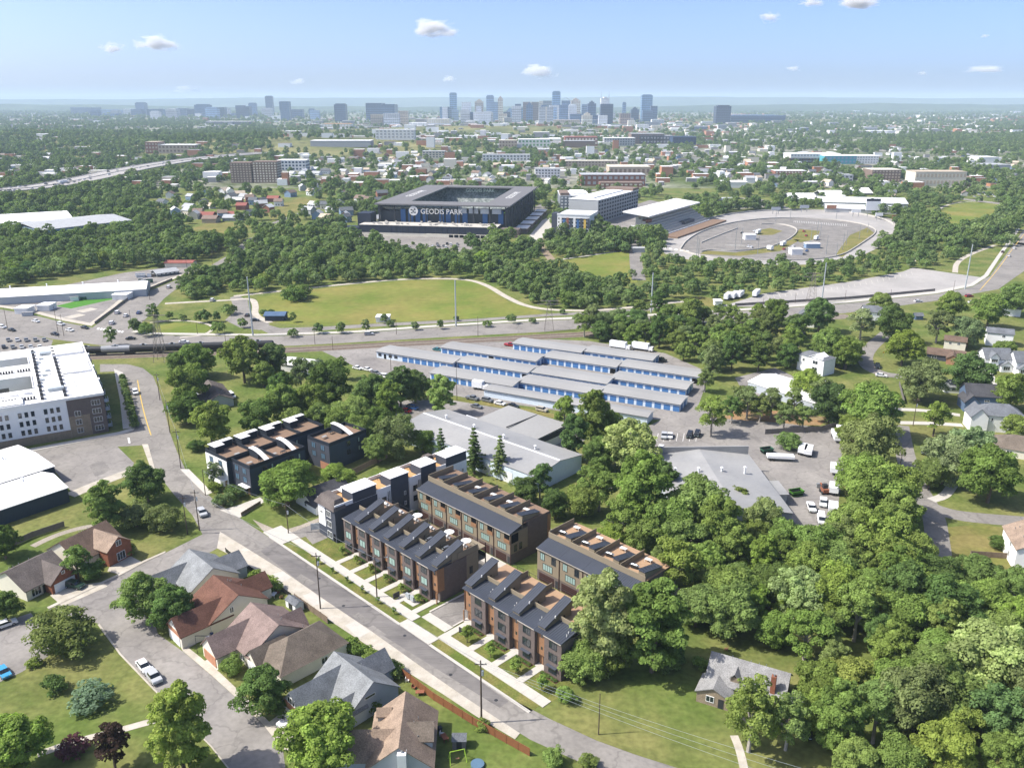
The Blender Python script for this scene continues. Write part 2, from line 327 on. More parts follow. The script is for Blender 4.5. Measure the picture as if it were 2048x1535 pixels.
# side street with its bend and the near lots
flat('side_street',[(436,1052),(470,1085),(434,1096),(395,1118),(352,1140),(318,1175),(300,1215),(316,1267),(366,1302),(422,1349),(480,1402),(539,1461),(566,1500),(572,1545),(466,1545),(425,1493),(337,1405),(311,1379),(243,1308),(199,1247),(150,1232),(100,1228),(97,1218),(243,1149),(287,1125),(331,1105),(405,1068),(385,1030)],.026,'asphalt_lot')
flat('kerb',[(97,1218),(243,1149),(287,1125),(331,1105),(331,1102),(287,1121),(243,1145),(94,1214)],.12,'concrete_old')
flat('kerb',[(199,1247),(243,1308),(311,1379),(337,1405),(425,1493),(466,1545),(462,1545),(421,1493),(333,1405),(307,1380),(239,1309),(195,1249)],.12,'concrete_old')
flat('footway',[(366,1302),(422,1349),(480,1402),(539,1461),(566,1500),(582,1500),(556,1462),(498,1400),(440,1345),(378,1296)],.10,'concrete_old')
flat('driveway',[(100,1190),(140,1172),(205,1163),(215,1172),(175,1190),(125,1212)],.04,'concrete_old')
flat('driveway',[(225,1118),(262,1112),(287,1125),(243,1149),(215,1142)],.04,'concrete_old')
flat('driveway',[(352,1275),(405,1258),(412,1275),(366,1302)],.04,'concrete_old')
flat('driveway',[(402,1326),(440,1302),(462,1318),(428,1345)],.04,'concrete')
flat('driveway',[(528,1450),(570,1420),(610,1452),(566,1500)],.04,'concrete_old')
flat('driveway',[(-20,1265),(40,1232),(62,1225),(104,1290),(96,1312),(40,1345),(-20,1372)],.03,'asphalt_lot')
flat('side_yard',[(0,1110),(125,1040),(180,1020),(300,985),(240,1090),(255,1110),(210,1130),(100,1190),(0,1230)],.008,'grass')
path('garden_path',[(75,1508),(150,1482),(230,1462),(310,1440)],1.7,.05,'concrete_old')
path('gravel_track',[(65,1092),(110,1070),(160,1055),(195,1050)],2.2,.02,'gravel')
# road, lot and footways by the white-roofed apartments
flat('cross_street',[(305,915),(284,890),(234,893),(70,914),(-20,935),(-20,912),(60,902),(150,884),(230,868),(262,862),(280,845)],.024,'asphalt')
flat('footway',[(-20,908),(60,897),(160,878),(240,863),(262,856),(274,848),(268,860),(245,868),(160,884),(60,903),(-20,914)],.11,'concrete')
flat('footway',[(228,738),(246,745),(262,800),(272,845),(262,856),(246,858),(240,800),(232,760)],.10,'concrete')
flat('parking_lot',[(70,911),(234,892),(268,925),(262,942),(150,992),(105,935)],.02,'asphalt_lot')
flat('lot_patch',[(178,930),(205,921),(222,938),(205,948),(190,952)],.028,'asphalt_old')
flat('footway',[(284,888),(296,888),(310,938),(302,938)],.09,'concrete_old')
path('loading_strip',[(140,990),(200,965),(262,942)],4.5,.03,'concrete_old')
# town-house neighbours: drives of the navy houses
flat('driveway',[(440,1020),(470,1012),(520,994),(530,1002),(480,1035)],.05,'concrete')
flat('front_walk',[(360,938),(378,938),(425,985),(412,990)],.08,'concrete')
flat('yard_gravel',[(505,1038),(560,1062),(600,1050),(650,1030),(640,1045),(600,1075),(540,1075)],.015,'gravel')
flat('driveway',[(600,1060),(652,1043),(655,1075),(625,1088)],.04,'asphalt_old')
# yards behind: storage yard, car park, right-hand streets
flat('storage_yard',[(640,700),(760,690),(1010,683),(1100,678),(1180,682),(1330,706),(1420,745),(1390,830),(1345,840),(1200,835),(1080,815),(960,800),(905,790),(800,760),(715,735)],.02,'asphalt_lot')
flat('grass_strip',[(905,792),(1000,806),(1120,830),(1110,836),(1000,815),(905,800)],.03,'dry_grass')
flat('car_park',[(905,800),(1000,816),(1110,838),(1150,850),(1170,880),(1130,900),(1000,860),(800,850),(780,800)],.022,'asphalt_lot')
flat('workshop_yard',[(1300,862),(1420,835),(1560,845),(1690,860),(1690,905),(1670,1060),(1600,1120),(1500,1090),(1310,900)],.022,'asphalt_lot')
flat('yard_lane',[(1180,890),(1300,862),(1420,835),(1440,820),(1400,805),(1340,830),(1300,850)],.021,'asphalt_lot')
flat('church_lot',[(1470,755),(1550,735),(1625,770),(1650,800),(1620,830),(1570,800),(1490,790)],.02,'asphalt_lot')
path('lane',[(1775,665),(1745,690),(1728,712),(1735,735),(1765,748),(1800,752),(1860,770),(1930,785),(2060,800)],6.5,.03,'asphalt')
path('lane',[(1800,850),(1808,900),(1822,950),(1850,1000),(1868,1030),(1875,1080),(1880,1120),(1850,1180)],6.0,.03,'asphalt')
path('lane',[(1850,1010),(1900,1028),(1960,1036),(2080,1045)],6.5,.032,'asphalt')
path('driveway',[(1785,818),(1850,820),(1920,830)],3.2,.045,'concrete'); path('driveway',[(1798,845),(1860,846),(1925,850)],3.2,.045,'concrete')
path('driveway',[(1862,1000),(1890,992),(1905,970)],3.,.05,'concrete'); path('driveway',[(1970,735),(1985,765),(2000,775)],4.,.045,'concrete')
path('garden_path',[(1490,1545),(1480,1500),(1468,1470)],1.5,.05,'concrete_old')
path('wood_track',[(1900,1180),(1980,1172),(2080,1185)],4.,.02,'gravel')
flat('lawn',[(1880,1055),(1960,1048),(2060,1062),(2060,1160),(1900,1150)],.01,'dry_grass')
# avenue, boulevard and crossing on the left
flat('avenue',[(-40,612),(60,628),(120,643),(185,655),(215,632),(253,600),(345,563),(403,542),(465,505),(492,478),(520,470),(530,476),(505,492),(492,506),(478,522),(420,549),(362,570),(328,597),(294,635),(262,664),(301,670),(513,673),(700,667),(855,656),(1094,641),(1231,636),(1348,631),(1529,619),(1690,607),(1874,588),(1946,573),(1980,552),(2008,515),(2048,458),(2090,410),(2140,470),(2048,542),(1997,578),(1861,603),(1690,626),(1539,637),(1348,650),(1180,655),(1094,663),(855,676),(700,685),(590,691),(400,696),(270,694),(200,690),(106,678),(60,668),(-40,650)],.03,'asphalt')
flat('avenue_footway',[(262,664),(301,669),(513,672),(700,666),(855,655),(1094,640),(1348,630),(1529,618),(1690,606),(1874,587),(1946,572),(1976,552),(2000,515),(2040,458),(2034,456),(1994,512),(1968,550),(1940,568),(1870,582),(1690,602),(1529,614),(1348,626),(1094,636),(855,651),(700,662),(513,668),(301,665),(270,660)],.12,'concrete')
flat('park_lane',[(590,668),(650,660),(752,653),(958,642),(1100,632),(1231,626),(1350,617),(1350,612),(1231,620),(1100,627),(958,637),(752,647),(650,653),(560,656),(520,645),(500,648),(540,668)],.022,'asphalt')
flat('avenue_footway',[(-40,608),(60,624),(120,640),(183,652),(210,630),(250,597),(342,560),(400,539),(396,537),(338,557),(246,593),(206,626),(180,646),(120,634),(60,619),(-40,604)],.10,'concrete_old')
path('lane_line',[(275,760),(282,800),(292,840),(302,870)],.35,.05,'yellow_paint')
path('lane_line',[(1960,580),(1995,540),(2030,490),(2080,430)],.4,.05,'yellow_paint')
for k in range(9): flat('crossing_bar',[(196+k*6,655+k*.8),(200+k*6,655.6+k*.8),(197+k*6,659+k*.8),(193+k*6,658.4+k*.8)],.05,'white_paint')
flat('stop_bar',[(255,875),(259,875),(261,886),(257,886)],.05,'white_paint')
flat('parking_lot',[(-40,652),(30,655),(60,668),(106,680),(100,700),(-40,706)],.02,'asphalt')
flat('yard',[(-40,604),(20,615),(120,634),(180,646),(250,593),(342,557),(396,537),(370,530),(250,545),(130,570),(0,600)],.015,'asphalt_lot')
flat('turf_field',[(112,612),(195,591),(232,597),(142,617)],.03,'turf')
for k in range(6): flat('yard_slab',[(104+k*17,604-k*3.6),(120+k*17,600-k*3.6),(128+k*17,602-k*3.6),(112+k*17,606-k*3.6)],.028,'concrete')
for (a,b) in ((152,622),(128,634),(205,640),(225,620),(245,604)): flat('yard_slab',[(a,b),(a+30,b-7),(a+44,b-4),(a+14,b+3)],.028,'concrete_old')
# meadow park
flat('meadow',[(513,594),(600,582),(700,570),(814,561),(944,561),(978,576),(1019,604),(1077,621),(1087,627),(958,636),(752,646),(650,651),(564,648),(520,630)],.02,'meadow_grass')
path('park_path',[(468,592),(580,580),(700,567),(814,557),(930,557),(975,570),(1010,593),(1060,616),(1145,622),(1231,618),(1300,610),(1350,604),(1380,602)],4.0,.05,'concrete_old',n=3)
path('park_path',[(330,607),(400,603),(460,600),(505,596),(512,612),(508,630),(540,645)],3.6,.05,'concrete_old',n=3)
flat('park_lot',[(460,595),(475,590),(495,600),(500,625),(540,648),(520,660),(480,655),(450,640),(470,622)],.03,'asphalt')
flat('oval_lawn',[(320,650),(350,645),(400,648),(425,655),(405,668),(350,672),(322,664)],.03,'meadow_grass')
path('park_path',[(300,645),(345,640),(400,643),(432,654),(410,670),(360,675)],1.8,.045,'concrete_old',n=3)
flat('practice_lawn',[(1100,525),(1130,520),(1240,503),(1262,508),(1275,565),(1180,562),(1120,545)],.02,'meadow_grass')
path('park_path',[(1050,530),(1100,522),(1170,512),(1255,500)],2.6,.05,'concrete',n=2)
path('lane',[(1275,480),(1270,500),(1272,530),(1278,560)],9,.03,'asphalt_old')
# long car park, bridge road and right-hand lawns
flat('car_park',[(1440,612),(1464,606),(1526,587),(1700,563),(1806,543),(1826,535),(1973,556),(1943,569),(1874,583),(1690,601),(1529,614)],.02,'track')
flat('lawn',[(1870,440),(1890,412),(1950,404),(2010,410),(1975,455),(1900,462)],.02,'meadow_grass')
path('park_path',[(1865,448),(1868,425),(1895,408),(1940,402),(1985,404)],3,.05,'concrete_old',n=3)
path('avenue',[(1760,435),(1830,455),(1900,468),(2000,482),(2060,490)],12,.03,'asphalt')
path('avenue',[(1830,385),(1900,395),(1960,402),(2060,415)],14,.03,'asphalt')
path('park_path',[(1820,530),(1840,500),(1870,470),(1885,462)],4,.05,'concrete_old'); path('park_path',[(1910,545),(1912,525),(1940,508),(1990,490)],3.5,.05,'concrete_old')
flat('bare_soil',[(1370,600),(1400,592),(1440,600),(1430,612),(1380,615)],.02,'dry_grass')
# railway
path('rail_bed',[(100,716),(200,713),(330,708),(590,700),(760,690),(900,683),(1128,671),(1350,657),(1540,643),(1700,632)],9,.05,'ballast')
for off in (-2.4,2.4):
    for r_ in (-.72,.72):
        c=[P(*p) for p in [(100,716),(200,713),(330,708),(590,700),(760,690),(900,683),(1128,671),(1350,657)]]
        mb=MB()
        for a,b in zip(c,c[1:]):
            mb.tube((a[0],a[1]+off+r_,.14),(b[0],b[1]+off+r_,.14),.07,n=4)
        tag(obj('rail',mb,M['rust']),kind='structure')
# speedway
def ell(pts,n=3): return smooth(pts+[pts[0]],n)
TO=[(1316,493),(1335,470),(1370,452),(1420,436),(1480,425),(1560,420),(1640,421),(1710,426),(1765,437),(1800,455),(1790,475),(1740,505),(1690,522),(1600,531),(1480,527),(1390,522),(1330,510)]
TI=[(1360,500),(1372,482),(1400,464),(1450,448),(1510,439),(1570,436),(1640,438),(1700,443),(1745,454),(1755,466),(1720,490),(1680,515),(1590,522),(1470,518),(1400,513)]
flat('speedway_track',ell(TO),.03,'track'); flat('speedway_infield',ell(TI),.045,'asphalt_old')
def wall_line(name,pts,h,t,mat,z=0.05):
    w=smooth([P(*p) for p in pts],3); q=strip(w,t); n=len(w); mb=MB()
    for i in range(n-1):
        a,b=q[i],q[i+1]; c,d=q[2*n-2-i],q[2*n-1-i]
        mb.prism([a,b,c,d],z,z+h,0)
    o=obj(name,mb,M[mat]); o['kind']='structure'; return o
wall_line('speedway_wall',TO[:11],1.3,.8,'concrete'); wall_line('speedway_wall',TI+[TI[0]],1.0,.6,'concrete')
flat('infield_grass',[(1680,497),(1700,470),(1735,455),(1748,466),(1715,490),(1685,514),(1670,512)],.06,'dry_grass')
flat('infield_grass',[(1400,508),(1480,512),(1560,502),(1600,480),(1585,478),(1540,496),(1470,505),(1410,501)],.06,'dry_grass')
flat('infield_grass',[(1600,458),(1640,462),(1632,478),(1600,485),(1582,476)],.06,'dry_grass'); flat('infield_grass',[(1510,462),(1540,456),(1565,462),(1545,470),(1515,470)],.06,'dry_grass')
wall_line('infield_wall',[(1522,449),(1560,448),(1590,455),(1596,465),(1575,482),(1530,498),(1470,503),(1420,500),(1402,504)],1.,.6,'concrete')
wall_line('infield_wall',[(1402,486),(1440,470),(1475,457)],.9,.6,'concrete'); wall_line('infield_wall',[(1450,492),(1490,494)],1.2,.8,'concrete')
for k in range(5): flat('grid_mark',[(1328+k*11,494+k*1.6),(1334+k*11,495+k*1.6),(1332+k*11,497.5+k*1.6),(1326+k*11,496.5+k*1.6)],.06,'white_paint')
# stadium plaza
flat('plaza',[(1020,500),(1060,470),(1085,440),(1110,430),(1105,480),(1085,490),(1000,505)],.03,'concrete'); flat('stadium_lot',[(700,468),(740,458),(985,480),(995,494),(900,506),(790,504),(730,492)],.022,'asphalt')
flat('stair_walk',[(1076,476),(1092,475),(1096,500),(1112,520),(1098,524),(1084,505)],.06,'stone_tan'); flat('stadium_lot',[(1170,440),(1300,400),(1400,420),(1340,440),(1250,470),(1200,470)],.02,'asphalt_lot')
flat('truck_lot',[(1420,405),(1530,400),(1560,412),(1480,418),(1430,415)],.03,'asphalt'); path('gravel_track',[(1420,398),(1480,395),(1540,402),(1580,420)],8,.03,'track')
flat('field',[(370,480),(390,455),(430,440),(500,450),(490,462),(400,490)],.02,'dry_grass'); flat('field',[(535,430),(570,405),(600,395),(640,402),(580,430),(545,442)],.02,'dry_grass')
path('lane',[(535,450),(580,435),(640,410)],6,.03,'asphalt_old')
IC=smooth([P(*p,7.) for p in [(-120,388),(0,381),(90,373),(180,356),(250,340),(330,326),(420,314),(520,306),(640,297),(760,290)]],3)
def embankment():
    a=strip(IC,52); b=strip(IC,80); n=len(IC); mb=MB()
    for i in range(n-1):
        for (q,s_) in ((i,i+1),(2*n-1-i,2*n-2-i)): mb.add([(*a[q],6.9),(*a[s_],6.9),(*b[s_],-.1),(*b[q],-.1)],[(0,1,2,3)])
    tag(obj('embankment',mb,M['grass']),kind='structure')
embankment()
flat('interstate',strip(IC,52),7.0,'track',True)
for o_ in (-25.5,0,25.5):
    w_=strip(IC,abs(o_)*2+.01); w_=w_[:len(IC)] if o_>=0 else w_[len(IC):][::-1]; q=strip(w_,.7); n=len(w_); mb=MB()
    for i in range(n-1): mb.prism([q[i],q[i+1],q[2*n-2-i],q[2*n-1-i]],7.01,7.9)
    tag(obj('barrier',mb,M['concrete']),kind='structure')
path('gravel_track',[(1050,430),(1120,395),(1180,380),(1300,370)],14,.02,'asphalt_old')

CLEAR.append(strip([(x,y-45) for x,y in IC],75))

for k in range(26):
    x0=1535+k*11.5; y0=np.interp(x0,[1526,1700,1826],[590,566,540]); flat('stall_line',[(x0,y0+3),(x0+.9,y0+2.9),(x0+3.2,y0+9.3),(x0+2.3,y0+9.4)],.03,'concrete')
for k in range(7): flat('stall_line',[(1316+k*13,866),(1317+k*13,866),(1314+k*13,882),(1313+k*13,882)],.03,'white_paint')
for k in range(30): flat('stall_line',[(1588+k*3.6,441+k*.25),(1588.6+k*3.6,441+k*.25),(1588+k*3.6,445+k*.25),(1587.4+k*3.6,445+k*.25)],.06,'white_paint')
for (u,v) in ((8,-13.),(22,-15.5),(41,-12.6),(58,-14.2),(70,-13.)): obj('manhole_cover',MB().tube((0,0,.0),(0,0,.052),.38,n=14),M['frame_dark'],None,S(u,v))['kind']='structure'
# ================================================================ town houses
_wc={}
def win(parent,x,y,z,w,h,face='y-',mull=2,glass='glass',frame='frame_dark',split=True,name='window'):
    """window pane with its frame as sub-part; (x,y,z) = centre of the sill line on the wall plane"""
    key=(round(w,2),round(h,2),mull,glass,frame,split)
    if key not in _wc:
        g=MB().box(-w/2,w/2,-.03,.06,0,h).mesh('window',M[glass]); f=MB(); t=.09
        f.box(-w/2-t,w/2+t,-.08,.02,-t,0); f.box(-w/2-t,w/2+t,-.08,.02,h,h+t); f.box(-w/2-t,-w/2,-.08,.02,0,h); f.box(w/2,w/2+t,-.08,.02,0,h)
        for i in range(1,mull): f.box(-w/2+w*i/mull-.04,-w/2+w*i/mull+.04,-.07,-.031,0,h)
        _wc[key]=(g,f.mesh('window_frame',M[frame]))
    g,f=_wc[key]; rz={'y-':0,'x+':math.pi/2,'y+':math.pi,'x-':-math.pi/2}[face]
    o=link(name,g,parent,(x,y,z),rz)
    if split: link('frame',f,o)
    return o
def part(name,parent,mat,*boxes,**kw):
    mb=MB()
    for b in boxes: mb.box(*b)
    return obj(name,mb,M[mat],parent)
def seam_roof(x0,x1,y0,z0,y1,z1,pitch=.55,t=.16):
    """standing-seam roof plane rising along y, ribs included"""
    mb=MB().slab([(x0,y0,z0),(x1,y0,z0),(x1,y1,z1),(x0,y1,z1)],t); n=int((x1-x0)/pitch)
    for i in range(n+1):
        x=x0+.06+(x1-x0-.12)*i/n; d=.07; mb.slab([(x-.03,y0+.02,z0+d),(x+.03,y0+.02,z0+d),(x+.03,y1-.02,z1+d),(x-.03,y1-.02,z1+d)],d-.004)
    return mb
EAVE=8.7
def front_unit(w,wood_first,deckmat,pale):
    """street-side unit: brick bay, set-back wood panel, seam roof, stair bulkhead, roof deck"""
    r=empty('townhouse'); bw=w*.64
    b0,b1=(w-bw,w) if wood_first else (0,bw); k0,k1=(0,w-bw) if wood_first else (bw,w)
    part('brick_bay',r,'brick_dark',(b0+.02,b1-.02,0,1.25,0,EAVE-.05))
    part('side_wall',r,'brick_dark',(.01,w-.01,1.27,9.6,0,EAVE-.08)); part('rear_wall',r,'taupe',(.03,w-.03,9.62,13.4,2.9,EAVE+.05),(.03,w-.03,9.62,13.4,0,2.88))
    part('wood_panel',r,'wood_panel',(k0+.03,k1-.03,.75,1.26,2.75,EAVE-.06)); part('downpipe',r,'maroon',(k0+.0 if not wood_first else k1-.16,k0+.16 if not wood_first else k1,.55,.74,0,EAVE-.1))
    part('door',r,'wood_panel',(k0+.35,k0+1.35,1.2,1.262,.15,2.4)); part('entry_step',r,'concrete',(k0+.1,k1-.1,.0,1.25,0,.16))
    rf=obj('roof',seam_roof(0,w,-.25,EAVE+.02,5.1,EAVE+.75),M['roof_metal'],r); 
    part('fascia',r,'concrete_old',(b0-.05,b1+.02,-.34,-.26,EAVE-.13,EAVE+.02)); part('fascia',r,'concrete_old',(k0,k1,.35,.43,EAVE-.12,EAVE+.0))
    part('parapet',r,'taupe',(.0,w,5.12,5.3,EAVE-.1,EAVE+1.75)); part('deck',r,deckmat,(.05,w-.05,5.32,13.6,EAVE+.06,EAVE+.2))
    part('divider_wall',r,'taupe',(w-.16,w-.02,7.,13.3,EAVE+.2,EAVE+1.75)); part('railing',r,'black_metal',(.05,w-.05,13.5,13.56,EAVE+1.1,EAVE+1.16),*[(.05+i*(w-.15)/4,.1+i*(w-.15)/4,13.5,13.56,EAVE+.2,EAVE+1.12) for i in range(5)])
    # stair bulkhead with a mono-pitch roof rising away from the street
    a0=w-2.2 if not wood_first else .08; a1=a0+2.0; y0,y1=.9,8.8; z0,z1=EAVE+.95,EAVE+3.7
    mb=MB(); mb.add([(a0,y0,EAVE+.2),(a1,y0,EAVE+.2),(a1,y1,EAVE+.2),(a0,y1,EAVE+.2),(a0,y0,z0),(a1,y0,z0),(a1,y1,z1),(a0,y1,z1)],[(0,1,5,4),(1,2,6,5),(2,3,7,6),(3,0,4,7)])
    bh=obj('bulkhead',mb,M['taupe'],r); obj('bulkhead_roof',seam_roof(a0-.15,a1+.15,y0-.3,z0-.02,y1+.25,z1+.12,.5,.14),M['roof_metal'],bh); part('vent',bh,'white_paint',(a1+.16,a1+.36,y0+2.6,y0+2.8,EAVE+2.,EAVE+2.55))
    for (vx,vy) in ((a0-.7,2.2),(a0-1.1,3.2)):
        vx=vx%w; obj('vent_pipe',MB().tube((vx,vy,EAVE+.1),(vx,vy,EAVE+.95),.09,n=6),M['white_paint'],r)
    cx=(b0+b1)/2
    win(r,cx+.05,0,6.55,1.9,1.55,mull=3,glass='glass'); win(r,cx+.05,0,3.6,2.1,1.75,mull=2,glass='glass_pale' if pale else 'glass'); win(r,cx+.05,0,.75,2.0,1.5,mull=2)
    part('awning',r,'slate_siding',(cx-1.25,cx+1.35,-.75,-.02,2.48,2.6))
    win(r,(k0+k1)/2,.75,6.9,.45,.9,mull=1,split=False); win(r,(k0+k1)/2,.75,4.1,.45,.7,mull=1,split=False)
    win(r,w*.3,13.4,3.6,2.0,1.6,'y+'); win(r,w*.7,13.4,6.3,1.1,1.6,'y+'); part('garage_door',r,'brick_dark',(.8,w-.9,13.41,13.47,.05,2.4))
    return r
ORD=['first','second','third','fourth','fifth','sixth','seventh','eighth']
fa=front_unit(6.1,False,'deck_brown',True); fb=front_unit(7.3,True,'deck_tile',False)
ROWA=[];ROWC=[]
for i in range(6):
    o=fa if i==0 else dup(fa); o.location=(*S(i*6.1,0),0); o.rotation_euler=(0,0,-math.pi/4); ROWA.append(o)
    tag(o,f'dark brick town house, {ORD[i]} from the white end in the left front row','house','town houses of the left front row')
for i in range(4):
    o=fb if i==0 else dup(fb); o.location=(*S(46+i*7.3,0),0); o.rotation_euler=(0,0,-math.pi/4); ROWC.append(o)
    tag(o,f'dark brick town house, {ORD[i]} from the driveway in the right front row','house','town houses of the right front row')
def end_corner(o,x,side):
    """wood corner volume with its post at the driveway end of a row"""
    part('corner_panel',o,'wood_panel',(x,x+.06,.5,2.6,2.75,EAVE-.06) if side>0 else (x-.06,x,.5,2.6,2.75,EAVE-.06)); 
    obj('corner_post',MB().box(x-.12,x+.12,.1,.34,0,2.8),M['wood_panel'],o)
end_corner(ROWA[-1],6.12,1); end_corner(ROWC[0],-.02,-1)
win(ROWA[-1],6.07,11.0,3.6,.8,1.7,'x+'); part('rear_post',ROWA[-1],'maroon',(5.8,6.0,15.8,16.,0,EAVE+1)); part('rear_balcony',ROWA[-1],'taupe',(.1,6.,13.6,16,5.6,5.8),(.1,6.,13.6,16,8.6,8.8)); part('balcony_railing',ROWA[-1],'black_metal',(.1,6,15.94,16,5.8,6.9))
def garage_unit(w,pale,balc):
    """garage-side unit of the back rows: brick ground floor, taupe upper floors, balcony, seam roof, parapet, deck"""
    r=empty('townhouse'); part('garage_floor_wall',r,'brick_dark',(.01,w-.01,.02,14.2,0,2.9)); part('upper_wall',r,'taupe',(.02,w-.02,0,6.,2.92,EAVE-.1)); part('side_wall',r,'brick_dark',(.01,w-.01,6.02,14.2,2.92,EAVE+1.2))
    gd=part('garage_door',r,'maroon',(.7,w-1.7,-.03,.05,.03,2.3)); part('door_groove',gd,'dark_opening',*[(.75,w-1.75,-.045,-.032,.55*k,.55*k+.05) for k in (1,2,3)])
    part('back_door',r,'frame_dark',(w-1.25,w-.4,-.02,.05,.05,2.15))
    if balc:
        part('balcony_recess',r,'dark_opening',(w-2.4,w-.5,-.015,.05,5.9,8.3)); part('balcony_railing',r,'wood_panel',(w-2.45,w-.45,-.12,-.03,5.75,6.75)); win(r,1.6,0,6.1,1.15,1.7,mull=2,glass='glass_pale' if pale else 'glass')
    else:
        win(r,1.7,0,6.0,1.2,1.75,mull=2,glass='glass_pale' if pale else 'glass'); win(r,w-1.9,0,6.0,1.2,1.75,mull=2)
    win(r,w*.47,0,3.55,2.9,1.6,mull=4,glass='glass_pale' if pale else 'glass')
    part('downpipe',r,'maroon',(w-.14,w,-.16,-.02,0,EAVE-.1)); part('fascia',r,'concrete_old',(0,w,-.49,-.41,EAVE-.17,EAVE-.02))
    obj('roof',seam_roof(0,w,-.4,EAVE+.02,3.9,EAVE+1.15),M['roof_metal'],r); part('parapet',r,'taupe',(0,w,3.92,4.1,EAVE+.2,EAVE+2.6)); part('deck',r,'deck_tile' if not balc else 'deck_brown',(.03,w-.03,4.12,14.1,EAVE+1.21,EAVE+1.32))
    part('divider_wall',r,'taupe',(.02,.16,4.2,13.2,EAVE+1.32,EAVE+2.9)); a0,a1=w-2.3,w-.6; y0,y1=4.6,10.8; z0,z1=EAVE+3.3,EAVE+2.1
    mb=MB(); mb.add([(a0,y0,EAVE+1.3),(a1,y0,EAVE+1.3),(a1,y1,EAVE+1.3),(a0,y1,EAVE+1.3),(a0,y0,z0),(a1,y0,z0),(a1,y1,z1),(a0,y1,z1)],[(0,1,5,4),(1,2,6,5),(2,3,7,6),(3,0,4,7)])
    bh=obj('bulkhead',mb,M['taupe'],r); obj('bulkhead_roof',seam_roof(a0-.2,a1+.2,y0-.25,z0+.05,y1+.3,z1-.02,.5,.14),M['roof_metal'],bh)
    part('front_panel',r,'wood_panel',(.4,2.2,14.22,14.5,2.8,EAVE+.6)); win(r,4.,14.2,6.,1.8,1.5,'y+',split=False); win(r,4.,14.2,3.4,1.8,1.5,'y+',split=False)
    return r
ga=garage_unit(6.1,True,True); gb=garage_unit(7.2,True,False); ROWB=[];ROWD=[]
for i in range(6):
    o=ga if i==0 else dup(ga); o.location=(*S(i*6.1,24.4),0); o.rotation_euler=(0,0,-math.pi/4); ROWB.append(o)
    tag(o,f'taupe town house with balcony, {ORD[i]} from the white end, left back row','house','town houses of the left back row')
for i in range(4):
    o=gb if i==0 else dup(gb); o.location=(*S(45.6+i*7.2,24.4),0); o.rotation_euler=(0,0,-math.pi/4); ROWD.append(o)
    tag(o,f'taupe town house, {ORD[i]} from the driveway in the right back row','house','town houses of the right back row')
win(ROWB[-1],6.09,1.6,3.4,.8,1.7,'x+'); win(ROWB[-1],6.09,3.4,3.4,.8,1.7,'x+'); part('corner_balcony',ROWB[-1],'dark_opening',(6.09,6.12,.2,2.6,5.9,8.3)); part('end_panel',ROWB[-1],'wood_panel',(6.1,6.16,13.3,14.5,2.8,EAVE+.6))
for px_ in ([p for i in range(6) for p in (S(i*6.1,-.2),S(i*6.1+6.1,-.2))],): pass
def pblock(u0,u1,v0,v1): CLEAR.append([S(u0,v0),S(u1,v0),S(u1,v1),S(u0,v1)])
pblock(-13,37,-1,16); pblock(-2,37,24,40); pblock(45,77,-1,16); pblock(45,76,24,40)
# roof-deck things: grills, tables, parasols, loungers
def grill(x,y,z,rz,label,grp):
    r=empty('grill',(x,y,z),rz); part('cabinet',r,'black_metal',(-.8,.8,-.35,.35,.08,.85)); mb=MB(); n=6
    for i in range(n):
        a,b=math.pi*i/n,math.pi*(i+1)/n
        mb.add([(-.7,.33*math.cos(a),.86+.3*math.sin(a)),(.7,.33*math.cos(a),.86+.3*math.sin(a)),(.7,.33*math.cos(b),.86+.3*math.sin(b)),(-.7,.33*math.cos(b),.86+.3*math.sin(b))],[(0,1,2,3)])
    obj('lid',mb,M['steel'],r); part('side_shelf',r,'steel',(.82,1.15,-.3,.3,.78,.84),(-1.15,-.82,-.3,.3,.78,.84)); tag(r,label,'grill',grp); return r
def table(x,y,z,rz,label,grp,mat='white_paint'):
    r=empty('patio_table',(x,y,z),rz); part('top',r,mat,(-.85,.85,-.5,.5,.68,.74))
    for (a,b) in ((-.75,-.4),(.75,-.4),(-.75,.4),(.75,.4)): part('leg',r,mat,(a-.04,a+.04,b-.04,b+.04,0,.68))
    tag(r,label,'table',grp); return r
def chair(x,y,z,rz,label,grp,mat='white_paint'):
    r=empty('patio_chair',(x,y,z),rz); part('seat',r,mat,(-.35,.35,-.35,.35,.36,.46)); part('backrest',r,mat,(-.35,.35,.3,.4,.46,.95))
    for (a,b) in ((-.3,-.3),(.3,-.3),(-.3,.3),(.3,.3)): part('leg',r,mat,(a-.04,a+.04,b-.04,b+.04,0,.36))
    tag(r,label,'chair',grp); return r
def umbrella(x,y,z,label,grp,mat='white_siding'):
    r=empty('parasol',(x,y,z)); obj('pole',MB().tube((0,0,0),(0,0,2.35),.035,n=6),M['steel'],r); mb=MB(); n=8
    v=[(0,0,2.5)]+[(1.3*math.cos(6.283*i/n),1.3*math.sin(6.283*i/n),2.05) for i in range(n)]; mb.add(v,[(0,1+i,1+(i+1)%n) for i in range(n)]); obj('canopy',mb,M[mat],r); tag(r,label,'parasol',grp)
ZD=EAVE+.21
for i in range(6):
    s=S(i*6.1+2.4,11.6)
    if i in (2,4,5): umbrella(*S(i*6.1+3.6,11.8),ZD,f'white parasol on the roof deck of the {ORD[i]} house in the left front row','deck parasols')
    table(*s,ZD,-.6,f'white table on the roof deck of the {ORD[i]} house, left front row','deck tables')
    for k,(dx,dy) in enumerate(((1.,.3),(-.9,.5))): chair(*S(i*6.1+2.4+dx,11.6+dy),ZD,1.2+k*2.,f'white chair at the deck table of the {ORD[i]} house, left front row','deck chairs left')
    if i in (4,5): grill(*S(i*6.1+1.,7.6),ZD,.8,f'black grill on the roof deck of the {ORD[i]} house, left front row','deck grills')
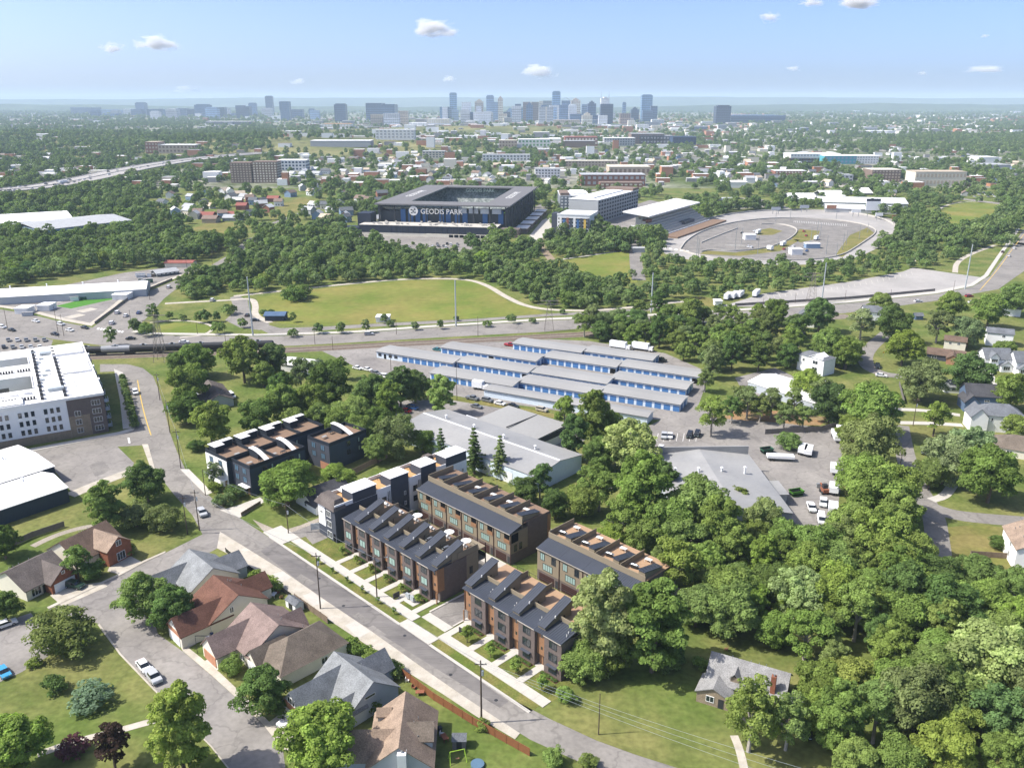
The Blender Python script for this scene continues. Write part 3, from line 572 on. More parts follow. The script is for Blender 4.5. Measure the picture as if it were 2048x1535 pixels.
for i in range(4):
    grill(*S(46+i*7.3+6.5,9.6),ZD,math.pi/4,f'black grill on the orange deck of the {ORD[i]} house, right front row','deck grills'); chair(*S(46+i*7.3+2.4,6.3),ZD,.5,f'dark chair on the orange deck of the {ORD[i]} house, right front row','deck chairs right','black_metal')
ZB=EAVE+1.33
for i in range(6):
    if i in (2,3,4,5): table(*S(i*6.1+2.1,24.4+9.6),ZB,-.7,f'pale table on the roof deck of the {ORD[i]} house, left back row','deck tables')
for i in range(4):
    grill(*S(45.6+i*7.2+2.0,24.4+7.),ZB,-.6,f'black grill on the roof deck of the {ORD[i]} house, right back row','deck grills'); table(*S(45.6+i*7.2+2.6,24.4+11.4),ZB,-.7,f'pale table on the roof deck of the {ORD[i]} house, right back row','deck tables')
# ---- white and charcoal houses stepping away from the street
def hip_cap(x0,x1,y0,y1,z0,z1,ins):
    v=[(x0,y0,z0),(x1,y0,z0),(x1,y1,z0),(x0,y1,z0),(x0+ins,y0+ins,z1),(x1-ins,y0+ins,z1),(x1-ins,y1,z1),(x0+ins,y1,z1)]
    return MB().add(v,[(0,1,5,4),(1,2,6,5),(2,3,7,6),(3,0,4,7),(4,5,6,7)])
def white_unit(v0,v1,k,first=False,last=False):
    d=v1-v0; r=empty('white_townhouse',(*S(-11.8,v0),0),-math.pi/4); W=8.2; h=9.6
    part('wall',r,'white_siding',(.02,W-.02,.02,d-.02,0,h)); 
    part('parapet',r,'white_siding',(0,W,d-.2,d,h+.01,h+1.1),(0,.2,.0,d-.21,h+.01,h+1.1),(W-.2,W,.0,d-.21,h+.01,h+1.1)); part('deck',r,'deck_orange',(.22,W-.22,.02,d-.22,h+.01,h+.1))
    if first:
        part('dark_wall',r,'slate_siding',(3.4,W+.02,-.12,0,0,h),(-.02,3.38,-.1,0,0,3.0),(W-.02,W+.1,0,d,0,h)); obj('roof',hip_cap(-.6,W+.5,-.8,3.2,h-.2,h+2.2,1.5),M['shingle_greybrown'],r); win(r,1.6,-.02,6.6,.9,.6,mull=2,frame='frame_white')
        for z in (6.6,3.7,.6): win(r,5.2,-.12,z,2.0,1.7,mull=3,frame='frame_white')
        part('door',r,'dark_opening',(6.9,7.8,-.14,-.1,.1,2.3))
    else:
        part('dark_wall',r,'slate_siding',(W-.02,W+.1,d*.42,d-.25,0,h+.1)) if not last else None; 
        for z in (6.3,3.2): win(r,W+.0,d*.2,z,1.3,1.5,'x+',mull=2,frame='frame_dark'); win(r,W+.1,d*.85,z,.5,1.,'x+',mull=2,frame='frame_white')
        part('downpipe',r,'black_metal',(W,W+.12,d*.32,d*.32+.12,.5,h-.5),(W,W+.12,d*.37,d*.37+.12,.5,h-.5))
    if last: obj('roof',hip_cap(-.5,4.,-.4,3.0,h,h+2.4,1.3),M['shingle_greybrown'],r)
    a0=3.6 if not first else 3.2
    b=part('stair_tower',r,'slate_siding',(a0,W+.06,d*.42,d-.25,h+.11,h+2.9) if not last else (a0,W+.06,d*.3,d-.25,h+.11,h+2.9)); part('tower_roof',b,'roof_white',(a0-.25,W+.2,d*.40 if not last else d*.28,d+.0,h+2.91,h+3.08))
    if first: part('low_roof',r,'roof_white',(.25,a0,d*.46,d*.62,h+.9,h+1.05))
    return r
for k,(a,b) in enumerate(((0,13.4),(13.5,24.4),(24.5,34.4),(34.5,46))):
    o=white_unit(a,b,k,k==0,k==3); tag(o,['white and charcoal town house with grey hipped eave nearest the street','white town house with charcoal stair tower, second from the street','white town house with walled orange deck, third from the street','rearmost white town house with a small grey hipped roof'][k],'house','white town houses')
    table(*S(-11.8+2.2,(a+b)/2-(3 if k==0 else 0)),9.72,-.8,['dark patio table on the deck of the white house nearest the street','patio table on the second white house deck','patio table on the third white house deck','patio table on the rearmost white house deck'][k],'white house deck tables','frame_dark')
pblock(-13,-2,-1,48)
# ---- navy houses
def navy_block(o,yaw,L_,W_,h,n,label,deck='deck_brown',curved=True,white=False,garage=False):
    r=empty('navy_townhouse',(*o,0),R(yaw)); part('wall',r,'navy_siding',(0,L_,.02,W_,0,h)); part('street_wall',r,'white_siding' if white else 'slate_siding',(-.12,0,.0,W_,0,h)) 
    part('parapet',r,'navy_dark',(0,L_,0,.2,h+.01,h+1.15),(0,L_,W_-.2,W_,h+.01,h+1.15),(0,.2,.21,W_-.21,h+.01,h+1.15),(L_-.2,L_,.21,W_-.21,h+.01,h+1.15)); part('deck',r,deck,(.22,L_-.22,.22,W_-.22,h+.01,h+.1))
    st=L_/n
    for i in range(n):
        x=st*i; 
        if i: part('divider_wall',r,'navy_dark',(x-.1,x+.1,.21,W_-.21,h+.1,h+1.2))
        if curved:
            mb=MB(); m=8
            for k in range(m):
                t0,t1=k/m,(k+1)/m; f=lambda t:h+.9+1.9*math.sin(min(1,t*1.25)*math.pi/2)
                y0,y1=W_-.5-t0*(W_-1.),W_-.5-t1*(W_-1.); y0,y1=.6+t0*(W_-1.2),.6+t1*(W_-1.2)
                mb.slab([(x+st*.58,y0,f(t0)),(x+st*.58+1.6,y0,f(t0)),(x+st*.58+1.6,y1,f(t1)),(x+st*.58,y1,f(t1))],.16)
            sr=obj('stair_roof',mb,M['roof_white'],r); part('stair_wall',sr,'navy_dark',(x+st*.58+.1,x+st*.58+1.5,W_*.45,W_-.7,h+.1,h+2.2))
        else:
            s_=part('stair_wall',r,'navy_dark',(x+st*.12,x+st*.9,W_-1.9,W_-.3,h+.1,h+2.3),(x+st*.12,x+st*.42,W_-4.2,W_-1.9,h+.1,h+2.3)); part('stair_roof',s_,'roof_white',(x+st*.08,x+st*.93,W_-2.05,W_-.2,h+2.31,h+2.45),(x+st*.08,x+st*.46,W_-4.4,W_-2.06,h+2.31,h+2.45))
        for z in (6.3,3.4): win(r,x+st*.5,.02,z,1.5,1.5,mull=2,split=True); win(r,x+st*.78,.02,z,.55,1.4,mull=1,glass='glass_pale')
    for y in ([W_*.3,W_*.72]):
        for z in (6.4,3.6): win(r,-.12,y,z,1.7,1.7,'x-',mull=2,glass='glass_blue')
    if garage: part('garage_door',r,'brick_orange',(-.17,-.12,.6,W_*.45,.05,2.5))
    else: part('door_canopy',r,'roof_white',(-1.6,-.13,.3,W_*.5,2.7,2.85)); part('door',r,'wood_panel',(-.17,-.12,.8,1.9,.05,2.4))
    tag(r,label,'house','navy town houses'); a=[r.matrix_basis@Vector(p) for p in ((0,0,0),(L_,0,0),(L_,W_,0),(0,W_,0))]; c,s=math.cos(R(yaw)),math.sin(R(yaw)); CLEAR.append([(o[0]+x*c-y*s,o[1]+x*s+y*c) for x,y in ((-1,-1),(L_+1,-1),(L_+1,W_+1),(-1,W_+1))]); return r
n1=(-76.4,224.0); NY=50
navy_block(n1,NY,19.5,9.4,8.4,2,'navy town house with curved white stair roofs nearest the big tree')
c,s=math.cos(R(NY)),math.sin(R(NY)); loc2=lambda x,y:(n1[0]+x*c-y*s,n1[1]+x*s+y*c)
navy_block(loc2(-1.5,9.6),NY,36,11.5,8.7,4,'navy and white town house row with square white stair roofs behind','deck_brown',False,True)
navy_block((-56.8,241.2),NY+2,15.5,10.4,8.4,1,'small detached navy house with an orange garage door','deck_brown',True,False,True)
for k,(x,y,m) in enumerate(((2.,3.,'roof_storage'),(5.5,2.,'black_metal'),(10.5,3.,'roof_storage'),(13.5,2.5,'black_metal'),(3.,11.,'roof_storage'),(10.,11.5,'black_metal'),(18.,11.,'frame_dark'),(29,2.5,'roof_storage'),(33,4,'black_metal'))):
    table(*loc2(x,y),8.52 if y<9 else 8.82,R(NY),['grey deck table on the front of the nearest navy house','black planter table on the nearest navy deck','grey table on the farther half of the nearest navy deck','black hot tub sized table on the nearest navy deck','grey table on the first deck of the navy row','black table on the second deck of the navy row','dark table on the third deck of the navy row','grey table on the detached navy house deck','black table on the detached navy house deck'][k],'navy deck tables',m)
# monument sign, mail cabinet and small site things
def sign(x,y,rz,label):
    r=empty('sign_board',(x,y,0),rz); part('panel',r,'black_metal',(-.9,.9,-.12,.12,.25,1.6)); part('post',r,'steel',(-.8,-.68,-.1,.1,0,.26),(.68,.8,-.1,.1,0,.26)); tag(r,label,'sign')
sign(*S(49.6,-3.6),-math.pi/4,'black sign board on the lawn beside the driveway'); sign(*S(28.2,-5.0),math.pi/4,'dark sign panel beside the footway in front of the left row')
for k in range(2):
    r=empty('mail_cabinet',(*S(30.4+k*1.6,-3.3),0),-math.pi/4); part('cabinet',r,'galvanised',(-.6,.6,-.25,.25,.45,1.6)); part('pedestal',r,'steel',(-.15,.15,-.15,.15,.09,.46)); tag(r,['mail cabinet on the concrete pad, left one','mail cabinet on the concrete pad, right one'][k],'mailbox','mail cabinets')
# ================================================================ detached houses near the camera
def gable(mb,L_,W_,h,rh,ov=.4,t=.18,off=(0,0),along='x'):
    """gable roof slabs over a rectangle, ridge along x (or y)"""
    ox,oy=off; k=rh-h; e=h-k/(W_/2 if along=='x' else L_/2)*ov
    if along=='x':
        y0,y1,ym=oy-ov,oy+W_+ov,oy+W_/2; x0,x1=ox-ov,ox+L_+ov
        mb.slab([(x0,y0,e+.05),(x1,y0,e+.05),(x1,ym,rh+.05),(x0,ym,rh+.05)],t).slab([(x0,ym,rh+.05),(x1,ym,rh+.05),(x1,y1,e+.05),(x0,y1,e+.05)],t)
    else:
        x0,x1,xm=ox-ov,ox+L_+ov,ox+L_/2; y0,y1=oy-ov,oy+W_+ov
        mb.slab([(x0,y1,e+.05),(x0,y0,e+.05),(xm,y0,rh+.05),(xm,y1,rh+.05)],t).slab([(xm,y1,rh+.05),(xm,y0,rh+.05),(x1,y0,e+.05),(x1,y1,e+.05)],t)
    return mb
def gwall(mb,L_,W_,h,rh,off=(0,0),along='x',m=0):
    ox,oy=off
    if along=='x': mb.add([(ox,oy,0),(ox+L_,oy,0),(ox+L_,oy+W_,0),(ox,oy+W_,0),(ox,oy,h),(ox+L_,oy,h),(ox+L_,oy+W_,h),(ox,oy+W_,h),(ox,oy+W_/2,rh-.12),(ox+L_,oy+W_/2,rh-.12)],[(0,1,5,4),(2,3,7,6),(1,2,6,9,5),(3,0,4,8,7)],m)
    else: mb.add([(ox,oy,0),(ox+L_,oy,0),(ox+L_,oy+W_,0),(ox,oy+W_,0),(ox,oy,h),(ox+L_,oy,h),(ox+L_,oy+W_,h),(ox,oy+W_,h),(ox+L_/2,oy,rh-.12),(ox+L_/2,oy+W_,rh-.12)],[(1,2,6,5),(3,0,4,7),(0,1,5,8,4),(2,3,7,9,6)],m)
    return mb
def hip(mb,L_,W_,h,rh,ov=.4,off=(0,0),t=.15):
    ox,oy=off; x0,x1,y0,y1=ox-ov,ox+L_+ov,oy-ov,oy+W_+ov; e=h-.15
    if L_>=W_: r0,r1=(x0+(y1-y0)/2,(y0+y1)/2),(x1-(y1-y0)/2,(y0+y1)/2)
    else: r0,r1=((x0+x1)/2,y0+(x1-x0)/2),((x0+x1)/2,y1-(x1-x0)/2)
    v=[(x0,y0,e),(x1,y0,e),(x1,y1,e),(x0,y1,e),(*r0,rh),(*r1,rh)]
    return mb.add(v,[(0,1,5,4),(2,3,4,5),(1,2,5),(3,0,4),(3,2,1,0)] if L_>=W_ else [(0,1,4),(2,3,5),(1,2,5,4),(3,0,4,5),(3,2,1,0)])
def house(label,loc,yaw,L_,W_,h,rh,wall,roof,wings=(),kind='gable',windows=(),doors=(),chimney=None,front=None,group=None,extra=None,name='house',vents=4,dorm=None):
    """ridge along local x; wings: (x0,x1,y0,y1,h,rh,wallmat) cross gables with the ridge along y"""
    r=empty(name,(*loc,0),R(yaw)); mb=MB(); rb=MB()
    if kind=='gable': gwall(mb,L_,W_,h,rh); gable(rb,L_,W_,h,rh)
    else: mb.box(0,L_,0,W_,0,h-.02); hip(rb,L_,W_,h,rh)
    obj('wall',mb,M[wall],r); ro=obj('roof',rb,M[roof],r)
    for wg in wings:
        x0,x1,y0,y1,hh,rr,wm=wg[:7]; m2=gwall(MB(),x1-x0,y1-y0,hh,rr,(x0,y0),'y'); obj('wing_wall',m2,M[wm],r); obj('wing_roof',gable(MB(),x1-x0,y1-y0,hh,rr,.35,off=(x0,y0),along='y'),M[wg[7] if len(wg)>7 else roof],r)
    for q in windows: win(r,*q[:6],mull=q[6] if len(q)>6 else 2,frame='frame_white')
    for q in doors: part(q[7] if len(q)>7 else 'door',r,q[6],q[:6])
    if chimney:
        x,y,z0,z1,w,m=chimney; c_=part('chimney',r,m,(x-w/2,x+w/2,y-w/2,y+w/2,z0,z1)); part('flue',c_,'steel',(x-.15,x+.15,y-.15,y+.15,z1,z1+.4))
    if dorm: x,y,w,z0,z1=dorm; d=part('dormer',r,wall,(x-w/2,x+w/2,y,y+1.8,z0,z1)); obj('dormer_roof',gable(MB(),w,2.4,z1,z1+.9,.2,off=(x-w/2,y-.1),along='y'),M[roof],d)
    for i in range(vents):
        x=L_*(.2+.6*random.random()); y=W_*(.62+.2*random.random()); z=rh-(abs(y-W_/2)/(W_/2))*(rh-h); obj('vent_pipe',MB().tube((x,y,z-.1),(x,y,z+.55),.08,n=5),M['steel'],r)
    tag(r,label,'house',group); c,s=math.cos(R(yaw)),math.sin(R(yaw)); CLEAR.append([(loc[0]+x*c-y*s,loc[1]+x*s+y*c) for x,y in ((-1.5,-1.5),(L_+1.5,-1.5),(L_+1.5,W_+1.5),(-1.5,W_+1.5))]); return r
def off(p,yaw,x,y): c,s=math.cos(R(yaw)),math.sin(R(yaw)); return (p[0]+x*c-y*s,p[1]+x*s+y*c)
def from_ridge(a,b,z,yaw,W_):   # ridge pixel ends -> local origin (front left corner) and length
    p=P(*a,z); q=P(*b,z); L_=math.dist(p,q); return off(p,yaw,0,-W_/2),L_
# houses 3..7 along the near side of the street: ridge parallel to it, front (local -y) towards the side street
Y=-45
o,l=from_ridge((379,1098),(423,1135),7.5,Y,12); house('pale house with steep grey cross gabled roof at the street corner',o,Y,l,12,3.6,7.5,'cream_siding','shingle_grey',wings=((.6,5.4,-4.4,5,3.4,6.2,'cream_siding'),(1.5,l-2.5,6,15.5,3.2,5.6,'grey_siding','shingle_slate')),windows=((2.6,-4.4,.9,1.4,1.4,'y-'),(l-3,0,.9,1.6,1.4,'y-')),doors=((l-5.5,l-4.5,-.05,.0,0,2.1,'frame_dark'),))
o,l=from_ridge((428,1150),(477,1187),7.5,Y,13.5); house('cream house with a rust red shingle roof beside the mauve roofed one',o,Y,l,13.5,3.5,7.5,'cream_siding','shingle_red',wings=((l-6.6,l-.2,-6.5,5,3.3,6.3,'cream_siding'),(1.0,6.5,8,17,3.2,5.8,'cream_siding')),windows=((l-3.4,-6.52,4.,1.6,1.1,'y-',3),(l,5.,3.8,.8,1.2,'x+')),doors=((l-5.8,l-1.2,-6.6,-6.5,.02,2.3,'white_metal','garage_door'),(l-6.6,l-.2,-6.56,-6.5,2.35,3.4,'brick_orange','brick_panel')))
o,l=from_ridge((503,1205),(555,1248),7.5,Y,14); house('cream house with a mauve shingle roof and a side chimney box',o,Y,l,14,3.2,7.5,'cream_siding','shingle_mauve',wings=((-.2,6.2,-4.6,5,3.1,6.2,'cream_siding'),(4.,9.5,8,14.6,3.,6.0,'cream_siding')),windows=((3.,-4.62,.8,1.5,1.3,'y-'),(l,11.,.9,2.,1.3,'x+',3),(8.,0,.9,1.4,1.3,'y-')),doors=((.5,5.6,-4.72,-4.6,.02,2.3,'brick_orange','garage_door'),(l-.02,l+1.0,2.0,3.8,0,3.6,'cream_siding','chimney_box'),(l-.02,l+1.1,1.9,3.9,3.6,3.75,'shingle_slate','chimney_cap')))
o=off(P(643,1246,3),Y,-1.,0); o=off(o,Y,0,-15.5); house('house with a broad brown hipped roof between the mauve and the grey shingled ones',o,Y,10.5,15.5,3.1,7.0,'cream_siding','shingle_taupe',kind='hip',wings=((-.5,4.2,-1.5,6,3.,5.4,'cream_siding'),),windows=((7.,0,.9,1.6,1.3,'y-'),(10.5,10,.9,1.4,1.3,'x+')),doors=((.2,3.6,-1.62,-1.5,.02,2.3,'white_metal','garage_door'),))
o,l=from_ridge((670,1303),(743,1362),7.6,Y,11.5); house('pale house with grey shingled cross gable roof and brick garage front',o,Y,l,11.5,3.3,7.6,'grey_siding','shingle_grey',wings=((.2,6.6,-6.2,5,3.2,7.0,'grey_siding'),(l-4.,l+.1,-2.4,4,3.2,5.6,'grey_siding'),(1.,6.8,7.,14.5,3.2,6.0,'grey_siding','shingle_slate')),windows=((3.4,-6.3,4.2,2.4,1.3,'y-',3),(l,5.,4.4,2.2,.5,'x+',1),(l-2,-2.42,1.,1.8,1.5,'y-',3)),doors=((.9,5.8,-6.3,-6.2,.02,2.3,'white_metal','garage_door'),(.2,6.6,-6.26,-6.2,2.35,4.0,'brick_orange','brick_panel'),(l-4,l+.1,-2.46,-2.4,.0,.9,'brick_orange','brick_base')))
Y=-88; o,l=from_ridge((811,1384),(798,1491),7.5,Y,11.0); house('pale house with a tan brown roof and brick chimney at the bottom edge',o,Y,l,11,3.2,7.5,'grey_siding','shingle_tan',wings=((5.,11.6,-8.2,5,3.1,6.6,'grey_siding','shingle_tan'),(5.0,9.5,6.,10.8,5.2,7.0,'grey_siding','shingle_taupe')),windows=((l,2.5,.9,1.4,1.3,'x+'),(8.2,-8.22,.9,1.6,1.3,'y-'),(2.5,11.,.9,1.6,1.4,'y+')),chimney=(l+.5,6.0,0,6.6,1.5,'white_siding'),dorm=(2.2,.7,2.2,4.,5.2))
o=P(175,1640,4); house('grey roofed house cut by the bottom edge left of the street',o,20,12,8,3,6.2,'cream_siding','shingle_grey',vents=2)
# houses 1 and 2 across the side street: ridge runs away, front (local -y) faces right and down
Y=62; o,l=from_ridge((12,1142),(100,1100),6.2,Y,12.5); house('cream house with grey brown roof, brick gable and white double garage door',o,Y,l,12.5,2.9,6.2,'cream_siding','shingle_greybrown',wings=((l-6.4,l+.2,-2.6,5,2.9,5.6,'brick_red'),),windows=((2.4,0,.5,2.2,1.8,'y-',3),(l-3.1,-2.62,4.0,.7,.6,'y-',1)),doors=((l-5.8,l-.5,-2.7,-2.6,.02,2.25,'white_metal','garage_door'),(4.,5.,-.06,0,.05,2.1,'frame_dark')))
o,l=from_ridge((120,1083),(208,1040),7.2,Y,12.5); house('brick house with a brown roof and tall front gable at the grass strip',o,Y,l,12.5,3.4,7.2,'cream_siding','shingle_brown',wings=((l-7.2,l-.4,-3.4,5,4.4,6.9,'brick_red','shingle_tan'),),windows=((l-3.8,-3.42,4.5,1.3,1.3,'y-',2),(l-3.6,-3.42,.5,2.2,2.,'y-',3)),doors=((1.5,2.5,-.06,0,.05,2.1,'frame_dark'),))
# old grey house in the clearing, lower right
Y=-27; o,l=from_ridge((1427,1302),(1578,1345),6.8,Y,8.6); house('old house with patched grey roof, two dormers and a brick chimney in the clearing',o,Y,l,8.6,3.4,6.8,'stone_tan','shingle_old',wings=((-1.0,5.2,-3.2,2.,2.7,4.2,'stone_tan'),(l-.6,l+4.,-2.6,2.6,2.5,3.9,'stone_tan')),windows=((1.6,-3.22,.9,1.4,1.2,'y-'),(7.,0,1.,1.6,1.3,'y-'),(10.5,0,1.,1.2,1.3,'y-')),doors=((3.2,4.2,-3.28,-3.2,.05,2.1,'frame_dark'),),chimney=(l-2.2,1.0,2,7.6,.9,'brick_red'),dorm=(5.2,.6,1.6,3.6,5.0))
# right-hand houses
def hpx(label,cx,cy,yaw,L_,W_,h,rh,wall,roof,**kw):
    p=P(cx,cy,0); return house(label,off(p,yaw,-L_/2,-W_/2),yaw,L_,W_,h,rh,wall,roof,**kw)
hpx('large white house with grey hipped roof by the right hand lane',1990,855,-12,15,9,6.2,9.2,'white_siding','shingle_slate',kind='hip',wings=((-2.5,3.,-1,7,5.6,8.6,'white_siding'),),windows=((1.5,0,3.9,.5,1.2,'y-',1),(4.5,0,3.9,.5,1.2,'y-',1),(2.5,0,1.2,1.6,.5,'y-',1)))
hpx('navy blue house with dark roof behind the large white one',1962,812,-10,14,9,5.6,9.,'blue_siding','shingle_dark',wings=((-1.5,3.5,-3,5,4.,6.6,'blue_siding'),),windows=((1.,-3.02,.8,1.2,1.8,'y-'),(7,0,3.4,1.6,.6,'y-')))
hpx('low house with brown hipped roof at the right edge',2035,905,-30,15,11,3,6.2,'cream_siding','shingle_taupe',kind='hip',windows=((5,0,1,1.6,1.2,'y-'),))
hpx('white cottage with grey roof behind the spreading oak',1912,782,-10,10,5.5,2.8,4.8,'white_siding','shingle_grey',windows=((3,0,1,.9,1.1,'y-'),(6.5,0,1,.9,1.1,'y-')))
hpx('brown roofed bungalow with dark walls by the lane',1890,718,-28,15,8,2.8,4.8,'slate_siding','shingle_brown',wings=((8,13,-4,4,2.8,4.4,'brick_orange'),),windows=((3,0,.9,1.8,1.2,'y-'),))
hpx('cream two storey house with brown roof behind the bungalow',1908,698,-28,9,6,4.8,6.4,'cream_siding','shingle_brown',windows=((2.5,0,3.,1,1,'y-'),(6,0,3.,1,1,'y-')))
hpx('white house with grey roof and front dormer, left of the pair',1985,735,-5,11,9,5.4,9.,'white_siding','shingle_slate',wings=((1.5,5.,-1,4,6.4,8.2,'white_siding'),(6.,10.5,-2,4,3.,4.6,'white_siding')),windows=((3.2,-1.02,4.2,2.4,1.3,'y-',3),(3.2,-1.02,1.4,2.4,1.3,'y-',3),(8.2,-2.02,1.,2.6,1.6,'y-',3)))
hpx('white house with grey roof and front dormer, right of the pair',2046,742,-5,11,9,5.4,9.,'white_siding','shingle_slate',wings=((4.5,8.,-1,4,6.4,8.2,'white_siding'),(.5,4.2,-2,4,3.,4.6,'white_siding')),windows=((6.2,-1.02,4.2,2.4,1.3,'y-',3),(2.2,-2.02,1.,2.,1.6,'y-',3)))
hpx('pale modern house with a grey shed roof at the right edge',1995,688,-25,11,9,6.5,8.,'white_siding','shingle_slate',windows=((7,0,4.6,1.2,1.,'y-'),(7,0,1.6,1.2,1.,'y-')))
hpx('white modern house with flat roof step by the wood',1630,742,-55,13,8,7.2,8.6,'white_siding','shingle_slate',kind='hip',wings=((6,12.,-.2,5,7.4,9.,'white_siding','roof_white'),),windows=((3,0,4.5,1.,1.2,'y-'),(9,-.22,1.,2.4,2.2,'y-'),(9,-.22,4.6,2.4,1.4,'y-')))
hpx('white gabled house seen between the trees by the boulevard',1612,650,70,9,8,6.,9.,'white_siding','shingle_slate',windows=((3,0,3,1,1.2,'y-'),))
hpx('white house with porch at the head of the lane',1745,640,-10,11,8,5.5,8.,'white_siding','shingle_slate',windows=((3,0,3.6,1.2,1.2,'y-'),(7,0,3.6,1.2,1.2,'y-')))
hpx('grey roofed house at the right edge behind the modern one',2010,628,-20,13,9,4.5,7.4,'white_siding','shingle_slate',windows=((3,0,2.6,1.2,1.2,'y-'),))
hpx('white house cut by the right edge beside the fenced yard',2052,1120,75,12,9,6.,8.4,'white_siding','shingle_tan',windows=((5,9.,4.,.8,1.4,'y+'),(5,9.,1.2,.8,1.4,'y+'),(8,0,3.6,1,1.2,'y-')))
hpx('small blue shed among the right hand trees',1835,638,0,4,3.5,2.4,3.6,'blue_siding','shingle_slate',vents=0)
hpx('dark roofed small house between the navy and white town houses',648,1000,45,13,9,2.8,5.6,'white_siding','shingle_dark',wings=((-.2,4,-2,3,2.6,4.2,'white_siding'),),windows=((1.9,-2.02,.8,2.4,1.2,'y-',4),(0,3,.8,2.2,1.2,'x-',4)))
hpx('grey roofed bungalow in the grove above the navy houses',430,800,-60,20,10,3,5.4,'grey_siding','shingle_greybrown',wings=((12,17,-4,5,3,4.8,'grey_siding'),))
hpx('low pale roofed shed behind the grove',600,738,-20,16,10,3.4,4.6,'white_siding','roof_white',vents=0)
# large plain buildings nearby
def hall(label,corner,yaw,L_,W_,h,rh,wall,roof,name='hall',ridge=True,parts=None,along='x',cap=True):
    r=empty(name,(*corner,0),R(yaw)); obj('wall',gwall(MB(),L_,W_,h,rh,along=along),M[wall],r); ro=obj('roof',gable(MB(),L_,W_,h,rh,.25,along=along),M[roof],r)
    if cap: part('ridge_cap',ro,'white_metal',(0,L_,W_/2-.35,W_/2+.35,rh+.06,rh+.16) if along=='x' else (L_/2-.35,L_/2+.35,0,W_,rh+.06,rh+.16))
    for i in range(4):
        x=L_*(.15+.22*i); obj('roof_vent',MB().tube((x,W_*.6,h),(x,W_*.6,rh+.9),.3,n=8).tube((x,W_*.6,rh+.9),(x,W_*.6,rh+1.2),.55,.1,n=8),M['white_metal'],r)
    if parts: parts(r)
    tag(r,label,'building'); c,s=math.cos(R(yaw)),math.sin(R(yaw)); CLEAR.append([(corner[0]+x*c-y*s,corner[1]+x*s+y*c) for x,y in ((-1,-1),(L_+1,-1),(L_+1,W_+1),(-1,W_+1))]); return r
rp=P(851,827,7); wcorner=off(rp,-42,-1,-11)
def wparts(r):
    part('wall_band',r,'storage_wall',*[(34+i*6,39.5+i*6,-.08,-.02,.3,4.6) for i in range(4)]); 
    for i in range(5): part('dock_door',r,'white_metal',(12+i*9,15.6+i*9,-.1,-.02,0,3.6))
    part('end_roof_sheet',r,'roof_metal',(0,.1,0,.1,0,.1)) if False else None
hall('long grey metal warehouse with a white ridge cap',wcorner,-42,61,22,5.4,7.0,'storage_wall','roof_grey_metal','warehouse',parts=wparts)
wing=off(rp,-42,14,11.6); r=empty('warehouse_wing',(*wing,0),R(-42)); part('wall',r,'white_siding',(0,27,0,16,0,5.)); rf=obj('roof',MB().slab([(-.3,-.1,5.3),(27.3,-.1,5.3),(27.3,16.3,5.9),(-.3,16.3,5.9)],.25),M['roof_storage'],r); part('roof_gutter',rf,'frame_dark',(13.4,13.7,0,16,5.62,5.95)); part('wall_band',r,'slate_siding',(27.0,27.08,.3,15.7,3.,4.9)); tag(r,'flat grey wing at the back of the long warehouse','building'); CLEAR.append([off(wing,-42,*q) for q in ((0,0),(28,0),(28,17),(0,17))])
r=empty('white_canopy_tent',(*off(rp,-42,7,13.5),0),R(-42)); mb=MB().add([(-4,-4,2.4),(4,-4,2.4),(4,4,2.4),(-4,4,2.4),(0,0,4.6)],[(0,1,4),(1,2,4),(2,3,4),(3,0,4)]); obj('canopy',mb,M['roof_white'],r)
for a in (-3.8,3.8):
    for b in (-3.8,3.8): obj('leg',MB().tube((a,b,0),(a,b,2.45),.08,n=5),M['steel'],r)
tag(r,'white peaked canopy tent behind the warehouse','tent')
# workshop with the big pale roof
bc=(43.8,200.5); 
def bparts(r):
    part('parapet',r,'roof_grey_metal',(-.3,.3,0,31,5.4,8.6)) if False else None
    s_=part('office_lean_to',r,'grey_siding',(31.1,35.5,16,24.5,0,3.4)); part('lean_to_roof',s_,'roof_grey_metal',(30.9,36.,15.6,25,3.45,3.7)); part('bay_door',r,'dark_opening',(31.0,31.08,9,13,0,3.6)); part('wall_panel',r,'storage_wall',(2,29,-.12,-.04,.4,5.))
    part('north_parapet',r,'roof_grey_metal',(0,31,39.1,39.6,5.6,8.8)); 
hall('workshop with a wide pale grey gable roof',bc,2,31,39,6.,8.,'grey_siding','roof_grey_metal','workshop',parts=bparts,along='y',cap=False)
# white-roofed church hall
hall('hall with a bright white roof among the pines',off(P(1640,828,0),-55,-34,0),-55,34,17,3.6,5.2,'grey_siding','roof_white','church_hall',cap=False)
CLEAR.append([P(*q) for q in ((1580,775),(1690,775),(1685,700),(1590,700))])
flat('mulch_bed',[(1440,838),(1530,850),(1640,850),(1660,835),(1560,822),(1470,815)],.015,'soil')
# navy shed and white hall at the left edge
sh=P(140,1003,0); 
hall('navy walled shed with a white gabled roof at the left edge',off(sh,51,-40,0),51,40,17,4.6,6.4,'navy_siding','roof_white','shed',along='x',cap=False)
hall('white roofed hall behind the navy shed',off(sh,51,-40,17.4),51,44,26,5.,5.9,'navy_siding','roof_white','shed',cap=False)
